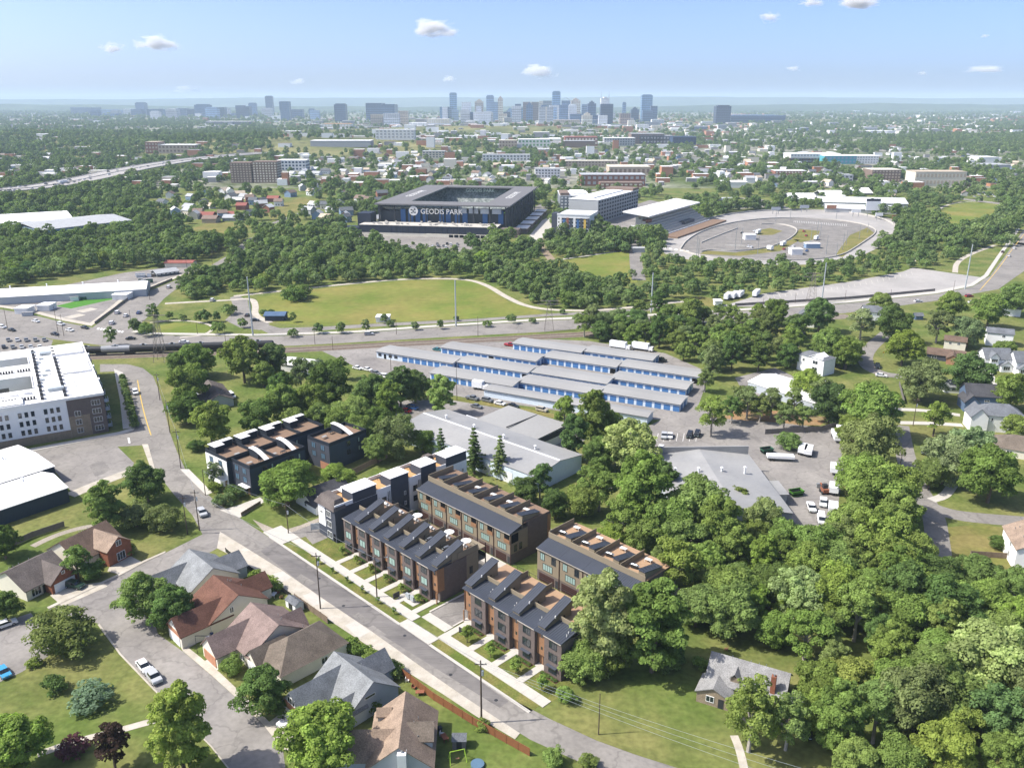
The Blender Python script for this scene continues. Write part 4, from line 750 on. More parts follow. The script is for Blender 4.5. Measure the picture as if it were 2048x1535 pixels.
# ---- white-roofed apartment block, left
def apartments():
    c0=P(205,787,14); yaw=31; r=empty('apartment_block',(*c0,0),R(yaw)); h=13.6
    CLEAR.append([off(c0,yaw,*q) for q in ((-75,-4),(3,-4),(3,85),(-75,85))])
    # local x runs right along the front, y away; building extends to -x; right wing runs in +y
    part('front_wing',r,'white_siding',(-62,-.02,0,18,0,h)); part('right_wing',r,'brick_dark',(-20,0,18.02,76,0,h)); part('back_wing',r,'white_siding',(-62,-20.02,36,52,0,h)); part('rear_wing',r,'white_siding',(-62,-20.02,64,76,0,h))
    part('roof',r,'roof_white',(-62.4,.4,-.4,18.2,h+.01,h+.5),(-20.4,.4,18.21,76.4,h+.01,h+.5),(-62.4,-20.41,35.6,52.4,h+.01,h+.5),(-62.4,-20.41,63.6,76.4,h+.01,h+.5))
    part('roof_parapet',r,'roof_white',(-62.4,.4,-.4,-.1,h+.5,h+.9),(.1,.4,-.09,76,h+.5,h+.9),(-20.4,-20.1,18.3,35.5,h+.5,h+.9),(-20.4,-20.1,52.5,63.5,h+.5,h+.9))
    part('front_panel',r,'brick_dark',(-11.5,.02,-.15,-.02,7.6,h)); part('front_panel',r,'brick_dark',(-5,.02,-.15,-.02,0,7.59)); part('front_panel',r,'brick_dark',(-62,-36,-.15,-.02,5.2,h)); part('stone_base',r,'stone_tan',(-11.5,-5.02,-.14,-.02,0,7.58)); part('stone_base',r,'stone_tan',(-36,-11.52,-.2,-.02,0,2.9)); part('stone_base',r,'stone_tan',(-62,-36.02,-.2,-.02,0,5.18)); part('corner_panel',r,'brick_dark',(.02,.15,-.1,17.9,0,h))
    part('garage_opening',r,'dark_opening',(-44,-38,-.24,-.19,0,4.2))
    for g in range(3):
        for k in range(3):
            for f in range(3): win(r,-33.2+g*7.6+k*1.9,-.02,3.8+f*3.1,.85,1.6,mull=1)
    for f in range(4):
        win(r,-2.6,-.15,1.2+f*3.1,2.6,1.7,mull=3,frame='frame_white')
        if f<3: win(r,-8.6,-.15,1.4+f*3.05+(.0 if f<2 else .0),1.7,1.7,mull=2,frame='frame_white')
        win(r,-48,-.15,6.2+f*1.9 if f<4 else 0,1.9,1.4,mull=2,frame='frame_white') if f in (0,2) else None
    for j in range(8):
        for f in range(4):
            y=4.5+j*9.2; b=part('balcony',r,'galvanised',(.16,1.8,y-1.6,y+1.6,.6+f*3.1,.8+f*3.1),(1.7,1.8,y-1.6,y+1.6,.8+f*3.1,1.8+f*3.1)); win(r,.15,y+3.6,1.2+f*3.1,1.6,1.6,'x+',mull=2,frame='frame_white')
    for j in range(3): part('court_window_band',r,'glass',(-54+j*11,-50+j*11,35.9,35.98,7.5,10.5))
    for j in range(14):
        y=4+j*5.0
        for x in (-15.5,-8.5): part('roof_unit',r,'roof_white',(x-2.6+(j%3)*.4,x+1.6,y-.5,y+.5,h+.51,h+.75)); part('condenser',r,'frame_dark',(x-3.2,x-2.2,y-.9,y+.9,h+.51,h+1.5))
    for j in range(7):
        x=-58+j*5.6; part('condenser',r,'frame_dark',*[(x+q*.9,x+q*.9+.6,5.4,6.4,h+.51,h+1.4) for q in range(5)]); part('condenser',r,'frame_dark',*[(x+q*.9,x+q*.9+.6,42,43,h+.51,h+1.4) for q in range(5)])
    for j in range(7):
        y=9.2+j*9.2; part('facade_bay',r,'white_siding' if j%2 else 'slate_siding',(.16,1.1,y-.4,y+1.5,0,h+(.6 if j%2 else -1.2)))
    for j in range(9):
        x=-57+j*4.2; part('roof_duct',r,'roof_white',(x,x+2.6,12.,12.9,h+.51,h+.9+.2*(j%3))); part('roof_duct',r,'galvanised',(-19+(j%4)*1.2,-17.4+(j%4)*1.2,20+j*6,21+j*6,h+.51,h+1.1))
    part('roof_step',r,'roof_white',(-36,-24,.2,9,h+.51,h+1.3)); part('roof_step',r,'roof_white',(-10,-.6,30,46,h+.51,h+1.2)); part('roof_step',r,'roof_white',(-12,-.6,58,70,h+.51,h+1.4))
    part('roof_hatch',r,'galvanised',(-16,-11,11,13,h+.51,h+1.6),(-16,-12,62,65,h+.51,h+1.6)); tag(r,'large apartment block with white roofs and dark brick end by the upper street','apartment building')
apartments()
# ================================================================ middle distance
def zat(Y,py): y=(767.5-py)/FPX; return CAMH+Y*(-ST+y*CT)/(CT+y*ST)
# ---- storage yard
SY=-27.3
_door=MB().box(-1.25,1.25,-.06,.02,.05,2.25).mesh('roller_door',M['roller_blue']); _dark=MB().box(-1.25,1.25,-.06,.02,.05,2.25).mesh('roller_door',M['dark_opening'])
def storage(a,b,label,dep=10.5,doors=True,h=3.0,office=False):
    p=P(*a,h); q=P(*b,h); L_=math.dist(p,q); r=empty('storage_building',(*p,0),R(SY)); part('wall',r,'storage_wall',(0,L_,0,dep,0,h-.02))
    ro=obj('roof',MB().slab([(-.4,-.5,h+.08),(L_+.4,-.5,h+.08),(L_+.4,dep/2,h+.62),(-.4,dep/2,h+.62)],.16).slab([(-.4,dep/2,h+.62),(L_+.4,dep/2,h+.62),(L_+.4,dep+.5,h+.08),(-.4,dep+.5,h+.08)],.16),M['roof_storage'],r)
    part('gutter',ro,'frame_dark',(-.4,L_+.4,-.58,-.51,h-.1,h+.05))
    if doors:
        n=int((L_-1)/3.25)
        for i in range(n):
            x=1.9+i*(L_-3.2)/max(n-1,1)
            if office and x<14: continue
            link('roller_door',_dark if (i*7+int(L_))%23==5 else _door,r,(x,0,0))
        for k in range(2): link('roller_door',_door,r,(L_,2.8+k*4.2,0),math.pi/2)
    if office:
        part('office_door',r,'dark_opening',(4,5.2,-.05,.02,.05,2.2)); 
        for x in (1.8,7.5,10.5): win(r,x,0,1.,1.5,1.2)
    tag(r,label,'building','storage buildings'); CLEAR.append([off(p,SY,*t) for t in ((0,0),(L_,0),(L_,dep),(0,dep))])
storage((753,702),(903,727),'storage building with the office front at the left end of the yard',office=True)
for a,b,l in (((882,694),(1075,720),'storage building behind the office one, second row'),((1026,686),(1161,705),'rearmost storage building, nearest the railway'),((1168,702),(1306,719),'storage building at the back right corner beside the parked box trucks'),
 ((913,723),(1052,747),'storage building right in front of the second row, left column'),((1086,713),(1224,739),'storage building in the middle of the second column'),((1238,731),(1392,758),'storage building at the right end below the box trucks'),
 ((860,745),(1029,769),'storage building partly hidden by the pale tree, left column'),((1064,744),(1212,768),'storage building in the centre column, third row'),((1222,756),(1368,782),'storage building in the right column, third row'),
 ((1036,763),(1193,789),'storage building in the centre column, fourth row'),((1200,783),(1356,812),'storage building nearest the camera in the right column')): storage(a,b,l)
storage((930+38,778),(1300,828),'long pale storage building without doors along the yard edge',6.5,False)
# ---- stadium
def text_mesh(s,size,ext,mat,name='lettering'):
    cu=bpy.data.curves.new('t','FONT'); cu.body=s; cu.size=size; cu.extrude=ext; cu.align_x='CENTER'; cu.resolution_u=2; o=bpy.data.objects.new('t',cu); col.objects.link(o)
    bpy.context.view_layer.update(); me=bpy.data.meshes.new_from_object(o); me.name=name; bpy.data.objects.remove(o); me.materials.clear(); me.materials.append(mat); return me
pm('seats',(.15,.17,.165),.9,.55,.5,c2=(.28,.30,.29),fine=.5,big=.25); pm('banner_blue',(.05,.13,.30),.8,.1,.3); pm('stadium_roof',(.155,.15,.15),.7,.06,.1); pm('stadium_wall',(.045,.052,.062),.7,.12,.2); pm('navy_metal',(.022,.028,.045),.6,.1,.3)
def stadium():
    L_,W_=121.,176.; yaw=-9.5; cx,cy=-47.1,828.5; c0=off((cx,cy),yaw,-L_/2,-W_/2); r=empty('stadium',(*c0,0),R(yaw)); h=25
    CLEAR.append([off(c0,yaw,*q) for q in ((-12,-26),(L_+20,-20),(L_+20,W_+6),(-12,W_+6))])
    i0,i1,j0,j1=27.,98.,24.,160.
    mb=MB(); 
    for (x0,x1,y0,y1) in ((0,L_,0,j0),(0,L_,j1,W_),(0,i0,j0,j1),(i1,L_,j0,j1)): mb.box(x0,x1,y0,y1,h-1.2,h)
    obj('roof',mb,M['stadium_roof'],r)
    bowl=MB(); z0,z1=2.,h-3.5; o0,o1,p0,p1=5,L_-5,6,W_-6; a0,a1,b0,b1=i0+6,i1-6,j0+8,j1-8
    bowl.add([(o0,p0,z1),(o1,p0,z1),(a1,b0,z0),(a0,b0,z0)],[(0,1,2,3)]).add([(o1,p1,z1),(o0,p1,z1),(a0,b1,z0),(a1,b1,z0)],[(0,1,2,3)]).add([(o0,p1,z1),(o0,p0,z1),(a0,b0,z0),(a0,b1,z0)],[(0,1,2,3)]).add([(o1,p0,z1),(o1,p1,z1),(a1,b1,z0),(a1,b0,z0)],[(0,1,2,3)])
    obj('seating_bowl',bowl,M['seats'],r); part('pitch',r,'turf',(a0,a1,b0,b1,.4,.6))
    part('side_wall',r,'stadium_wall',(L_-4,L_-3.6,4,W_-4,0,h-5)); part('side_wall',r,'stadium_wall',(3.6,4,4,W_-4,0,h-1.3)); part('back_wall',r,'stadium_wall',(4,L_-4,W_-4,W_-3.6,0,h-1.3)); part('front_wall',r,'stadium_wall',(4,L_-4,7,7.4,0,h-7))
    for k in range(9): part('column',r,'frame_dark',(3+k*14.2,4+k*14.2,1.5,2.5,0,h-1.25))
    for k in range(12): part('column',r,'frame_dark',(L_-2.5,L_-1.7,4+k*15,4.8+k*15,0,h-1.25)); 
    br=MB()
    for k in range(11): br.tube((L_-2.1,4.4+k*15,.5),(L_-2.1,19.4+k*15,h-2),.3,n=4).tube((L_-2.1,19.4+k*15,.5),(L_-2.1,4.4+k*15,h-2),.3,n=4)
    b_=obj('cross_bracing',br,M['stadium_wall'],r); b_['kind']='stuff'
    for x in (22,29,35.5,42,57,63,71,78,96,110): part('banner',r,'banner_blue',(x,x+4.4,5.6,6.6,8.5,20))
    for k in range(5): part('soffit_panel',r,'grey_siding',(64+k*10.2,72+k*10.2,3.2,6.2,h-7.5,h-3.2)) if k in (1,2,3,4) else None
    t=link('lettering',text_mesh('GEODIS PARK',6.4,.25,M['white_paint']),r,(60.5,.6,h-8.2)); t.rotation_euler=(math.pi/2,0,0); t.scale=(.95,1,1)
    lg=MB(); n=20; R0=4.1; cxl,czl=35.2,h-5.8
    lg.add([(cxl,.55,czl)]+[(cxl+R0*math.cos(6.283*i/n),.55,czl+R0*math.sin(6.283*i/n)) for i in range(n)],[(0,1+i,1+(i+1)%n) for i in range(n)]); lo=obj('emblem_disc',lg,M['white_paint'],r)
    em=MB()
    for (u,v,w_,hh) in ((-1.7,.9,1.5,1.1),(-.2,-.4,1.,2.2),(1.2,1.3,1.4,1.3),(1.4,-1.4,1.2,1.2),(-1.6,-1.7,1.3,.9)): em.box(cxl+u-w_/2,cxl+u+w_/2,.42,.50,czl+v-hh/2,czl+v+hh/2)
    obj('emblem_mark',em,M['stadium_wall'],lo)
    for x,rz in ((13.5,math.pi/2),(L_-11.5,math.pi/2)):
        q=link('roof_lettering',text_mesh('GEODIS PARK',9.,.05,M['white_paint']),r,(x+3,W_*.5,h+.08),rz); q.scale=(1.05,1,1)
    q=link('stand_lettering',text_mesh('GEODIS PARK',5.,.1,M['white_paint']),r,(62,j1+2,h-5.2)); q.rotation_euler=(math.pi/2,0,0)
    # podium in front
    pd=part('podium',r,'navy_metal',(-8,L_-8,-20,1,2.8,9.)); part('podium_deck',pd,'concrete',(-8.2,L_-7.8,-20.2,1.2,9.01,9.2)); part('base_wall',r,'cream_siding',(52,L_-8,-21,-20.1,-.0,2.7),(-8,52,-19.9,1,0,2.75)); 
    for k in range(7): part('loading_door',r,'dark_opening',(72+k*4.6,75.6+k*4.6,-21.15,-21.02,.1,2.4))
    pl=MB(); 
    for k in range(46): x=-6+random.random()*(L_-6); y=-18+random.random()*15; pl.box(x,x+1.6,y,y+1.6,9.2,10.2+random.random()*.8)
    s_=obj('deck_furniture',pl,M['concrete'],r); s_['kind']='stuff'
    part('gate_house',r,'brick_dark',(L_-7.6,L_+10,-14,-2,0,7.)); part('left_block',r,'navy_metal',(-14,-2,-6,10,0,17),(-24,-8.2,-18,-4,0,6)); part('ramp_wall',r,'concrete',(L_-6,L_-4,-40,-21,0,3.2))
    for k in range(5): kx=part('concession_roof',r,'roof_white',(L_+3,L_+14,10+k*30,30+k*30,4.6,5.)); part('concession_wall',kx,'brick_dark',(L_+4,L_+13,11+k*30,29+k*30,0,4.58))
    # metal band decoration on the podium front
    for k in range(14): part('screen_fin',r,'frame_dark',(20+k*5,20.3+k*5,-20.25,-20.05,2.9,8.9))
    tag(r,'large dark football stadium with a flat rectangular roof ring and white lettering','stadium')
stadium()
# ---- generic block: front base line x0..x1 on pixel row yb, top at pixel row yt
WALLS={'mgrey':(.20,.22,.245),'white':(.74,.74,.73),'cream':(.62,.57,.47),'tan':(.46,.38,.29),'brick':(.26,.12,.085),'brown':(.20,.145,.115),'grey':(.36,.37,.38),'dgrey':(.11,.12,.13),'blue':(.075,.125,.21),'dblue':(.035,.06,.11),'pblue':(.22,.31,.43),'navy':(.03,.04,.07),'teal':(.08,.34,.40),'glass':(.10,.18,.28),'orange':(.55,.28,.12),'red':(.26,.09,.07),'silver':(.55,.56,.57),'green':(.12,.30,.14),'black':(.03,.032,.04)}
def blk(label,x0,x1,yt,yb,dep,wall='white',roof=None,name='building',cat='building',yaw=0,ridge=0.,wins=None,skew=0,group=None,h=None,steps=(),clear=True):
    p=P(x0,yb); q=P(x1,yb+skew); L_=math.dist(p,q); yw=math.degrees(math.atan2(q[1]-p[1],q[0]-p[0])) if skew else yaw
    if not skew: L_=L_/max(.3,math.cos(R(yaw)))
    hh=h or max(2.5,zat((p[1]+q[1])/2,yt)-ridge); r=empty(name,(*p,float(hz(np.array(p[0]),np.array(p[1]))) if p[1]>1500 else 0),R(yw)); w_=part('wall',r,'any_wall',(0,L_,0,dep,-3,hh)); w_.color=(*WALLS[wall],1)
    rc=WALLS[roof or 'silver'] 
    if ridge: ro=obj('roof',gable(MB(),L_,dep,hh,hh+ridge,.6,.4),M['any_roof'],r)
    else: ro=part('roof',r,'any_roof',(-.3,L_+.3,-.3,dep+.3,hh+.01,hh+.5))
    ro.color=(*rc,1)
    for (a,b,c,d,z,cl) in steps:
        s_=part('upper_block',r,'any_wall',(a*L_,b*L_,c*dep,d*dep,hh+.51,hh+z)); s_.color=(*WALLS[cl],1)
    if wins:
        nx,nz,cl=wins; mb=MB(); dx=L_/nx; dz=(hh-1.)/nz
        for i in range(nx):
            for k in range(nz): mb.box((i+.22)*dx,(i+.78)*dx,-.25,-.05,1.+(k+.2)*dz,1.+(k+.72)*dz)
        m=int(max(2,nx*dep/L_))
        for i in range(m):
            for k in range(nz): mb.box(L_+.05,L_+.25,(i+.22)*dep/m,(i+.78)*dep/m,1.+(k+.2)*dz,1.+(k+.72)*dz)
        g=obj('window_grid',mb,M['any_wall'],r); g.color=(*WALLS[cl],1); g['kind']='stuff'
    tag(r,label,cat,group)
    if clear and p[1]<6000: fr=-3 if p[1]<900 else -.06*p[1]; CLEAR.append([off(p,yw,*t) for t in ((-2,fr),(L_+2,fr),(L_+2,dep+1),(-2,dep+1))])
    return r
# around the stadium
cdk=blk('white car deck with a colourful mural beside the stadium',1114,1178,431,472,34,'white','silver','car_deck','car park',skew=3)
Lc=math.dist(P(1114,472),P(1178,475)); hc=zat(P(1145,473)[1],431)
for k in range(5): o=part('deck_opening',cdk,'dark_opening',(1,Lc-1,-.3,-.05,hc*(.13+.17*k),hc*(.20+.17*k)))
for k,(c_) in enumerate(('white_paint','banner_blue','brick_red','slate_siding','white_paint','banner_blue','slate_siding','yellow_paint','slate_siding')): part('mural_panel',cdk,c_,(2.+k*Lc*.108,4.0+k*Lc*.108,-.5,-.32,hc*(.3+.06*(k%3)),hc*(.9-.07*(k%2))))
part('stair_tower',cdk,'slate_siding',(-5,-.05,0,10,0,hc+1.5)); part('deck_parapet',cdk,'white_siding',(0,Lc,-.3,0.2,hc+.5,hc+1.6))
blk('white and grey apartment block behind the car deck',1120,1178,392,432,52,'mgrey','white',wins=(8,6,'white'),name='apartment_block',steps=((0,.3,0,.6,3,'brown'),(.4,.9,.2,.8,2.2,'white')))
blk('long white apartment block right of the car deck',1195,1275,390,448,30,'grey','white',name='apartment_block',skew=-26,wins=(16,6,'black'),steps=((.85,1.,0,1,3,'brown'),(.1,.8,.3,.7,1.6,'white')))
# grandstand of the speedway
def grandstand():
    a=P(1326,474); b=P(1418,443); L_=math.dist(a,b); yw=math.degrees(math.atan2(b[1]-a[1],b[0]-a[0])); r=empty('grandstand',(*a,0),R(yw)); 
    mb=MB(); n=9
    for k in range(n): mb.box(0,L_,k*2.9,(k+1)*2.9-.05,0,1.8+k*1.7)
    obj('seating',mb,M['concrete'],r); part('lower_stand',r,'deck_brown',(-2,L_+10,-14,-.5,0,1.4)); part('seat_block',r,'dgrey_seats' if 'dgrey_seats' in M else 'slate_siding',(L_*.5,L_*.72,3,9.,3.6,6.2))
    obj('roof',MB().slab([(-6,11,17.5),(L_+2,11,17.5),(L_+2,36,20.),(-6,36,20.)],.9),M['roof_white'],r)
    for k in range(8): part('column',r,'steel',(k*L_/7.2,k*L_/7.2+.5,20,20.5,8,18)); 
    part('press_box',r,'brick_red',(2,12,16,22,10.5,13)); part('end_wall',r,'white_siding',(-.6,-.05,2,30,0,8)); part('aisle_wall',r,'white_siding',(0,L_,-.5,-.1,0,2.2))
    tag(r,'covered grandstand with a white roof beside the speedway','grandstand'); CLEAR.append([off(a,yw,*q) for q in ((-10,-18),(L_+10,-18),(L_+10,40),(-10,40))])
grandstand()
def pole(name,label,px,pyb,pyt,r0,mat,arm=None,group=None,cat='pole',wdt=2.2):
    x,y=P(px,pyb); h=zat(y,pyt); r=empty(name,(x,y,0)); obj('shaft',MB().tube((0,0,0),(0,0,h),r0,r0*.6,n=8),M[mat],r)
    if arm=='cross':
        part('crossarm',r,mat,(-wdt/2,wdt/2,-.07,.07,h-.9,h-.75)); 
        for k in (-1,0,1): part('insulator',r,'steel',(k*wdt*.42-.06,k*wdt*.42+.06,-.06,.06,h-.75,h-.5))
        obj('transformer',MB().tube((.32,0,h-3.2),(.32,0,h-2.2),.24,n=8),M['galvanised'],r)
    elif arm=='lamp': part('arm',r,mat,(0,2.6,-.05,.05,h-.15,h-.03)); part('lamp_head',r,'steel',(2.2,3.,-.15,.15,h-.28,h-.15))
    elif arm=='flood': part('floodlight',r,'steel',(-1.6,1.6,-.3,.1,h-.5,h+.9))
    tag(r,label,cat,group); return (x,y,h)
for k,(x,b,t) in enumerate(((1470,500,447),(1483,488,455),(1396,520,478),(1393,512,470),(1515,508,472),(1555,492,475),(1620,495,455),(1634,470,440),(1640,475,445),(1652,508,470),(1672,515,485),(1685,500,465),(1692,490,460),(1718,478,447),(1735,465,445),(1551,443,418),(1580,440,418),(1672,440,418))): pole('light_pole',"tall thin light pole standing in the speedway infield",x,b,t,.25,'steel',group='speedway light poles')
for k,(x,y,w_,h_,m,l) in enumerate(((1551,424,18,6,'grey_siding','first pale board on the speedway rim'),(1608,420,18,6,'grey_siding','second pale board on the speedway rim'),(1662,421,19,7,'brick_orange','orange board on the speedway rim'),(1711,429,18,6,'white_siding','white board left of the big scoreboard'),(1757,436,15,6,'white_siding','white board right of the big scoreboard'),(1789,443,13,8,'brick_red','red board at the end of the speedway rim'),(1743,431,28,18,'white_siding','big white scoreboard above the speedway bend'))):
    X,Yv=P(x,y+4); s=depth(X,Yv)/FPX; r=empty('scoreboard' if k==6 else 'billboard',(X,Yv,0)); zz=4. if k<6 else 7.
    part('panel',r,m,(-w_*s/2,w_*s/2,-.3,.3,zz,zz+h_*s)); part('post',r,'steel',(-w_*s/3,-w_*s/3+.5,.0,.29,0,zz)); part('post',r,'steel',(w_*s/3-.5,w_*s/3,.0,.29,0,zz))
    if k==6: part('top_sign',r,'navy_metal',(-w_*s/2,w_*s/2,-.3,.3,zz+h_*s+.1,zz+h_*s+2.4))
    tag(r,l,'sign')
# fairground halls
blk('long fairground hall with a silver roof above the speedway',1638,1815,398,412,42,'grey','silver','fair_hall',ridge=4,skew=4); blk('second fairground hall with silver roof nearer the speedway',1650,1795,412,424,28,'grey','silver','fair_hall',ridge=3,skew=5)
for k,(a,b) in enumerate(((1578,1635),(1645,1690),(1704,1745))): blk(['open white tent hall left of the fairground halls','white tent roof behind the fairground hall, left one','white tent roof behind the fairground hall, right one'][k],a,b,390-k*4,402-k*6,34,'dgrey','white','tent_hall',ridge=5)
# left: market hall, white warehouse
mk=P(0,612); hall('market hall with a long white roof beside the yard',off(P(-40,612),17,0,0),17,88,24,4.4,7.,'grey_siding','roof_white','market_hall',cap=False)
for k,(a,b,c) in enumerate(((225,600,30),(245,585,22),(75,622,24),(30,628,26))): blk(['small white stall roof at the market yard, nearest the avenue','small white stall roof beside the grey shed','flat white shed beside the market yard','green and white stall at the yard corner'][k],a,a+c,b-6,b,8,'white','white','stall',h=2.8)
blk('grey two storey house at the end of the market yard',315,358,540,554,10,'dgrey','grey','house','house',wins=(5,1,'white'),skew=-6,ridge=1.5); blk('red roofed drive-in behind the grey house',330,385,525,535,9,'cream','red','diner',ridge=1.,h=3.5)
blk('white roofed factory at the left edge',-60,150,448,470,70,'grey','white','factory',skew=-14,h=8.); blk('pale blue roofed factory end with sloping roof',85,265,455,482,60,'pblue','grey','factory',skew=-22,h=9.,ridge=3)
blk('blue roofed picnic shelter by the meadow car park',530,569,631,642,7,'navy','blue','shelter',h=3.2,ridge=1.2)
blk('small white shelter at the edge of the meadow',752,778,634,645,6,'white','white','shelter',h=2.6)
blk('white kiosk beside the long car park',1430,1444,603,612,5,'white','white','kiosk',h=2.6)
blk('small white building in the speedway infield, near the bottom',1583,1605,500,510,8,'white','white','pit_building',h=4.); blk('white pit building in the speedway infield centre',1490,1512,470,480,8,'white','white','pit_building',h=4.); blk('blue and white trailer building in the infield',1612,1640,490,497,6,'pblue','white','pit_building',h=3.5)
blk('flat garage behind the tall hedge at the speedway gate',1265,1290,498,505,6,'grey','grey','kiosk',h=3)
# mid-distance named buildings (px left, right, top, base)
MIDB=[('brown brick apartment slab, left half',463,505,326,366,26,'brown','brown',(7,8,'tan')),('brown brick apartment slab, right half',508,556,324,366,26,'brown','brown',(8,8,'cream')),('white and blue block beside the brown slab',556,612,321,342,30,'white','white',(8,3,'dblue')),
('long white shed by the interstate',622,742,296,306,46,'grey','white',None),('white apartment terrace left of the stadium',752,830,278,296,30,'white','white',(10,3,'grey')),('cream row of apartments behind the stadium trees',845,890,304,318,24,'cream','grey',(7,3,'dgrey')),
('tan flat roofed school on the rise',1218,1300,334,350,46,'tan','cream',(9,1,'brown')),('red brick school below the tan one',1162,1290,350,372,34,'brick','grey',(12,2,'grey')),('brown brick wing right of the red school',1200,1285,366,380,20,'brick','brown',(9,2,'cream')),
('long white townhouse terrace behind the stadium',965,1060,310,322,24,'white','grey',(14,2,'dgrey')),('grey and white terrace on the slope',1070,1120,338,356,22,'white','grey',(8,3,'dgrey')),('tan terrace behind the red school',1130,1235,322,334,22,'tan','cream',(16,2,'brown')),
('red roofed office in the trees',1130,1195,276,292,60,'brick','red',(10,2,'cream')),('brown office slab below the red roof',1128,1190,284,296,40,'brown','grey',None),('white gridded parking building right of the red roof',1208,1270,277,292,40,'grey','white',(12,3,'dgrey')),('brown office block behind the gridded building',1262,1328,268,288,60,'brown','grey',(14,5,'dgrey')),
('green edged white building left of the red roof',1036,1100,283,298,40,'white','white',(9,2,'green')),('flat tan building in the centre trees',998,1034,286,300,30,'tan','cream',(6,2,'brown')),
('long white apartment building under construction',1580,1680,308,326,44,'white','white',(16,3,'grey')),('teal wrapped building under construction',1648,1712,312,328,36,'teal','white',(8,2,'pblue')),('white apartment building right of the teal one',1712,1756,312,328,40,'white','white',(8,3,'grey')),('orange wrapped low front of the construction site',1575,1640,316,326,20,'orange','tan',None),
('brown steel frame building on the right slope',1742,1800,340,364,34,'brown','cream',(9,4,'tan')),('pink low building beside the steel frame',1716,1745,340,350,26,'tan','cream',(5,2,'brown')),('white modern house on the right slope',1680,1705,350,365,16,'white','grey',(3,2,'dgrey')),
('brick mill building in the right trees',1550,1612,342,354,24,'brick','white',(10,2,'cream')),('white church with a low tower in the trees',1492,1510,352,366,16,'white','grey',None),('low white works by the truck lot',1450,1495,365,376,30,'white','white',None),
('white warehouse at the far right',1740,1790,262,270,50,'white','white',None),('grey barrel roofed depot',1345,1392,274,290,50,'dblue','dblue',(8,2,'navy')),('long dark arched depot beside the barrel roofs',1280,1345,272,288,50,'dgrey','grey',(10,2,'grey')),
('red and tan building on the left hill road',293,318,290,312,40,'brick','tan',(4,3,'tan')),('long tan building on the left hill road',318,392,296,312,36,'tan','white',(10,2,'brown')),('white and orange hall below the skyline',646,702,248,260,60,'cream','orange',(9,2,'white')),
('long white roof on the left hill',412,500,243,250,60,'dgrey','white',None),('cream block in the left trees',570,600,266,276,30,'cream','white',None),('white row of new frame houses on the far right slope',1828,1930,344,372,30,'cream','tan',(14,2,'tan')),('white shop with flat roof at the right',1955,1995,315,330,40,'white','white',None),
('grey flat roofed shop right of the frame houses',1965,2020,330,342,40,'grey','grey',None),('red shingled bungalow near the left fields',388,425,425,437,14,'red','red',None),('red house beside the tan one in the left fields',440,470,424,436,14,'red','red',None),('tan house in the left fields',404,432,432,446,14,'tan','brown',None),('grey house in the left fields',445,480,430,442,14,'grey','grey',None),('red house near the brown slab',472,492,406,420,12,'red','red',None),('red barn coloured house left of the green field',534,556,392,404,12,'red','red',None)]
for (l,a,b,t,y,d,w_,ro,ws) in MIDB: blk(l,a,b,t,y,d,w_,ro,wins=ws,ridge=2.5 if (ws is None and d<20) else 0)
# steps and ridge details
# ---- skyline: px left, right, top row, base row
SKY=[(143,186,215,230,'blue',0),(202,230,219,231,'pblue',0),(227,248,220,231,'pblue',0),(248,275,218,232,'silver',0),(273,291,206,232,'blue',1),(295,320,218,234,'dblue',0),(328,357,219,234,'blue',0),(358,374,216.5,234,'dblue',0),(375,394,218,235,'dblue',0),(391,419,210,237,'blue',1),(432,450,215,236,'dblue',0),(473,499,214,237,'dblue',2),(499,513,207,234,'blue',1),(533,547,193,232,'dblue',1),(562,580,203,241,'blue',3),(580,605,219,237,'dblue',0),(670,692,209,244,'dblue',1),
(733,790,210,243,'dblue',2),(742,766,229,254,'tan',0),(768,798,227,254,'grey',0),(798,816,222,252,'tan',0),(818,853,245.5,261,'white',0),(854,899,238,261,'cream',0),(889,908,214,240,'dblue',0),(900,914,187,240,'glass',1),(924,942,204,244,'silver',0),(950,967,203,240,'tan',4),(947,966,224,250,'white',0),(967,981,223,250,'silver',0),(973,988,192,244,'pblue',1),(988,996,204,244,'pblue',0),(996,1006,197,244,'tan',5),(1007,1021,224,246,'dblue',0),(1024,1037,225,246,'dgrey',0),(1030,1042,208,243,'blue',0),(1046,1077,204,245,'brown',6),(1078,1086,202,240,'cream',0),(1086,1103,201.5,240,'dgrey',0),(1078,1106,214,254,'grey',6),(1104,1120,184,242,'glass',1),(1123,1140,197,242,'blue',7),(1110,1138,210,246,'blue',0),(1142,1160,201,243,'tan',5),(1163,1177,208.5,245,'pblue',0),(1175,1191,207,247,'dblue',5),(1201,1225,208,252,'dblue',8),(1140,1163,228,250,'blue',0),(1164,1184,231,258,'cream',5),(1184,1197,231,252,'dblue',0),(1197,1214,231,257,'white',0),(1244,1251,206,240,'blue',1),(1262,1277,219,246,'dblue',5),(1240,1260,227,254,'brown',0),(1282,1303,191,245,'glass',9),(1285,1305,221,248,'blue',0),(1256,1269,240.6,258,'cream',0),(1274,1297,249,262,'white',0),(1431,1460,212.5,248,'navy',1),(1461,1570,231,247,'blue',0),(1136,1150,249,262,'white',0),(1304,1326,251,262,'cream',0),(1040,1080,245,254,'silver',0),(1106,1160,240,252,'tan',0)]
rk=random.Random(9)
for k in range(30):
    x=rk.uniform(880,1315); w_=rk.uniform(9,20); SKY.append((x,x+w_,rk.uniform(209,231),rk.uniform(243,250),rk.choice(('blue','dblue','grey','pblue','silver','tan','glass')),rk.choice((0,0,1,5))))
for k in range(16):
    x=rk.uniform(150,640); w_=rk.uniform(10,24); SKY.append((x,x+w_,rk.uniform(216,228),rk.uniform(233,240),rk.choice(('blue','dblue','grey','pblue','silver')),rk.choice((0,0,1))))
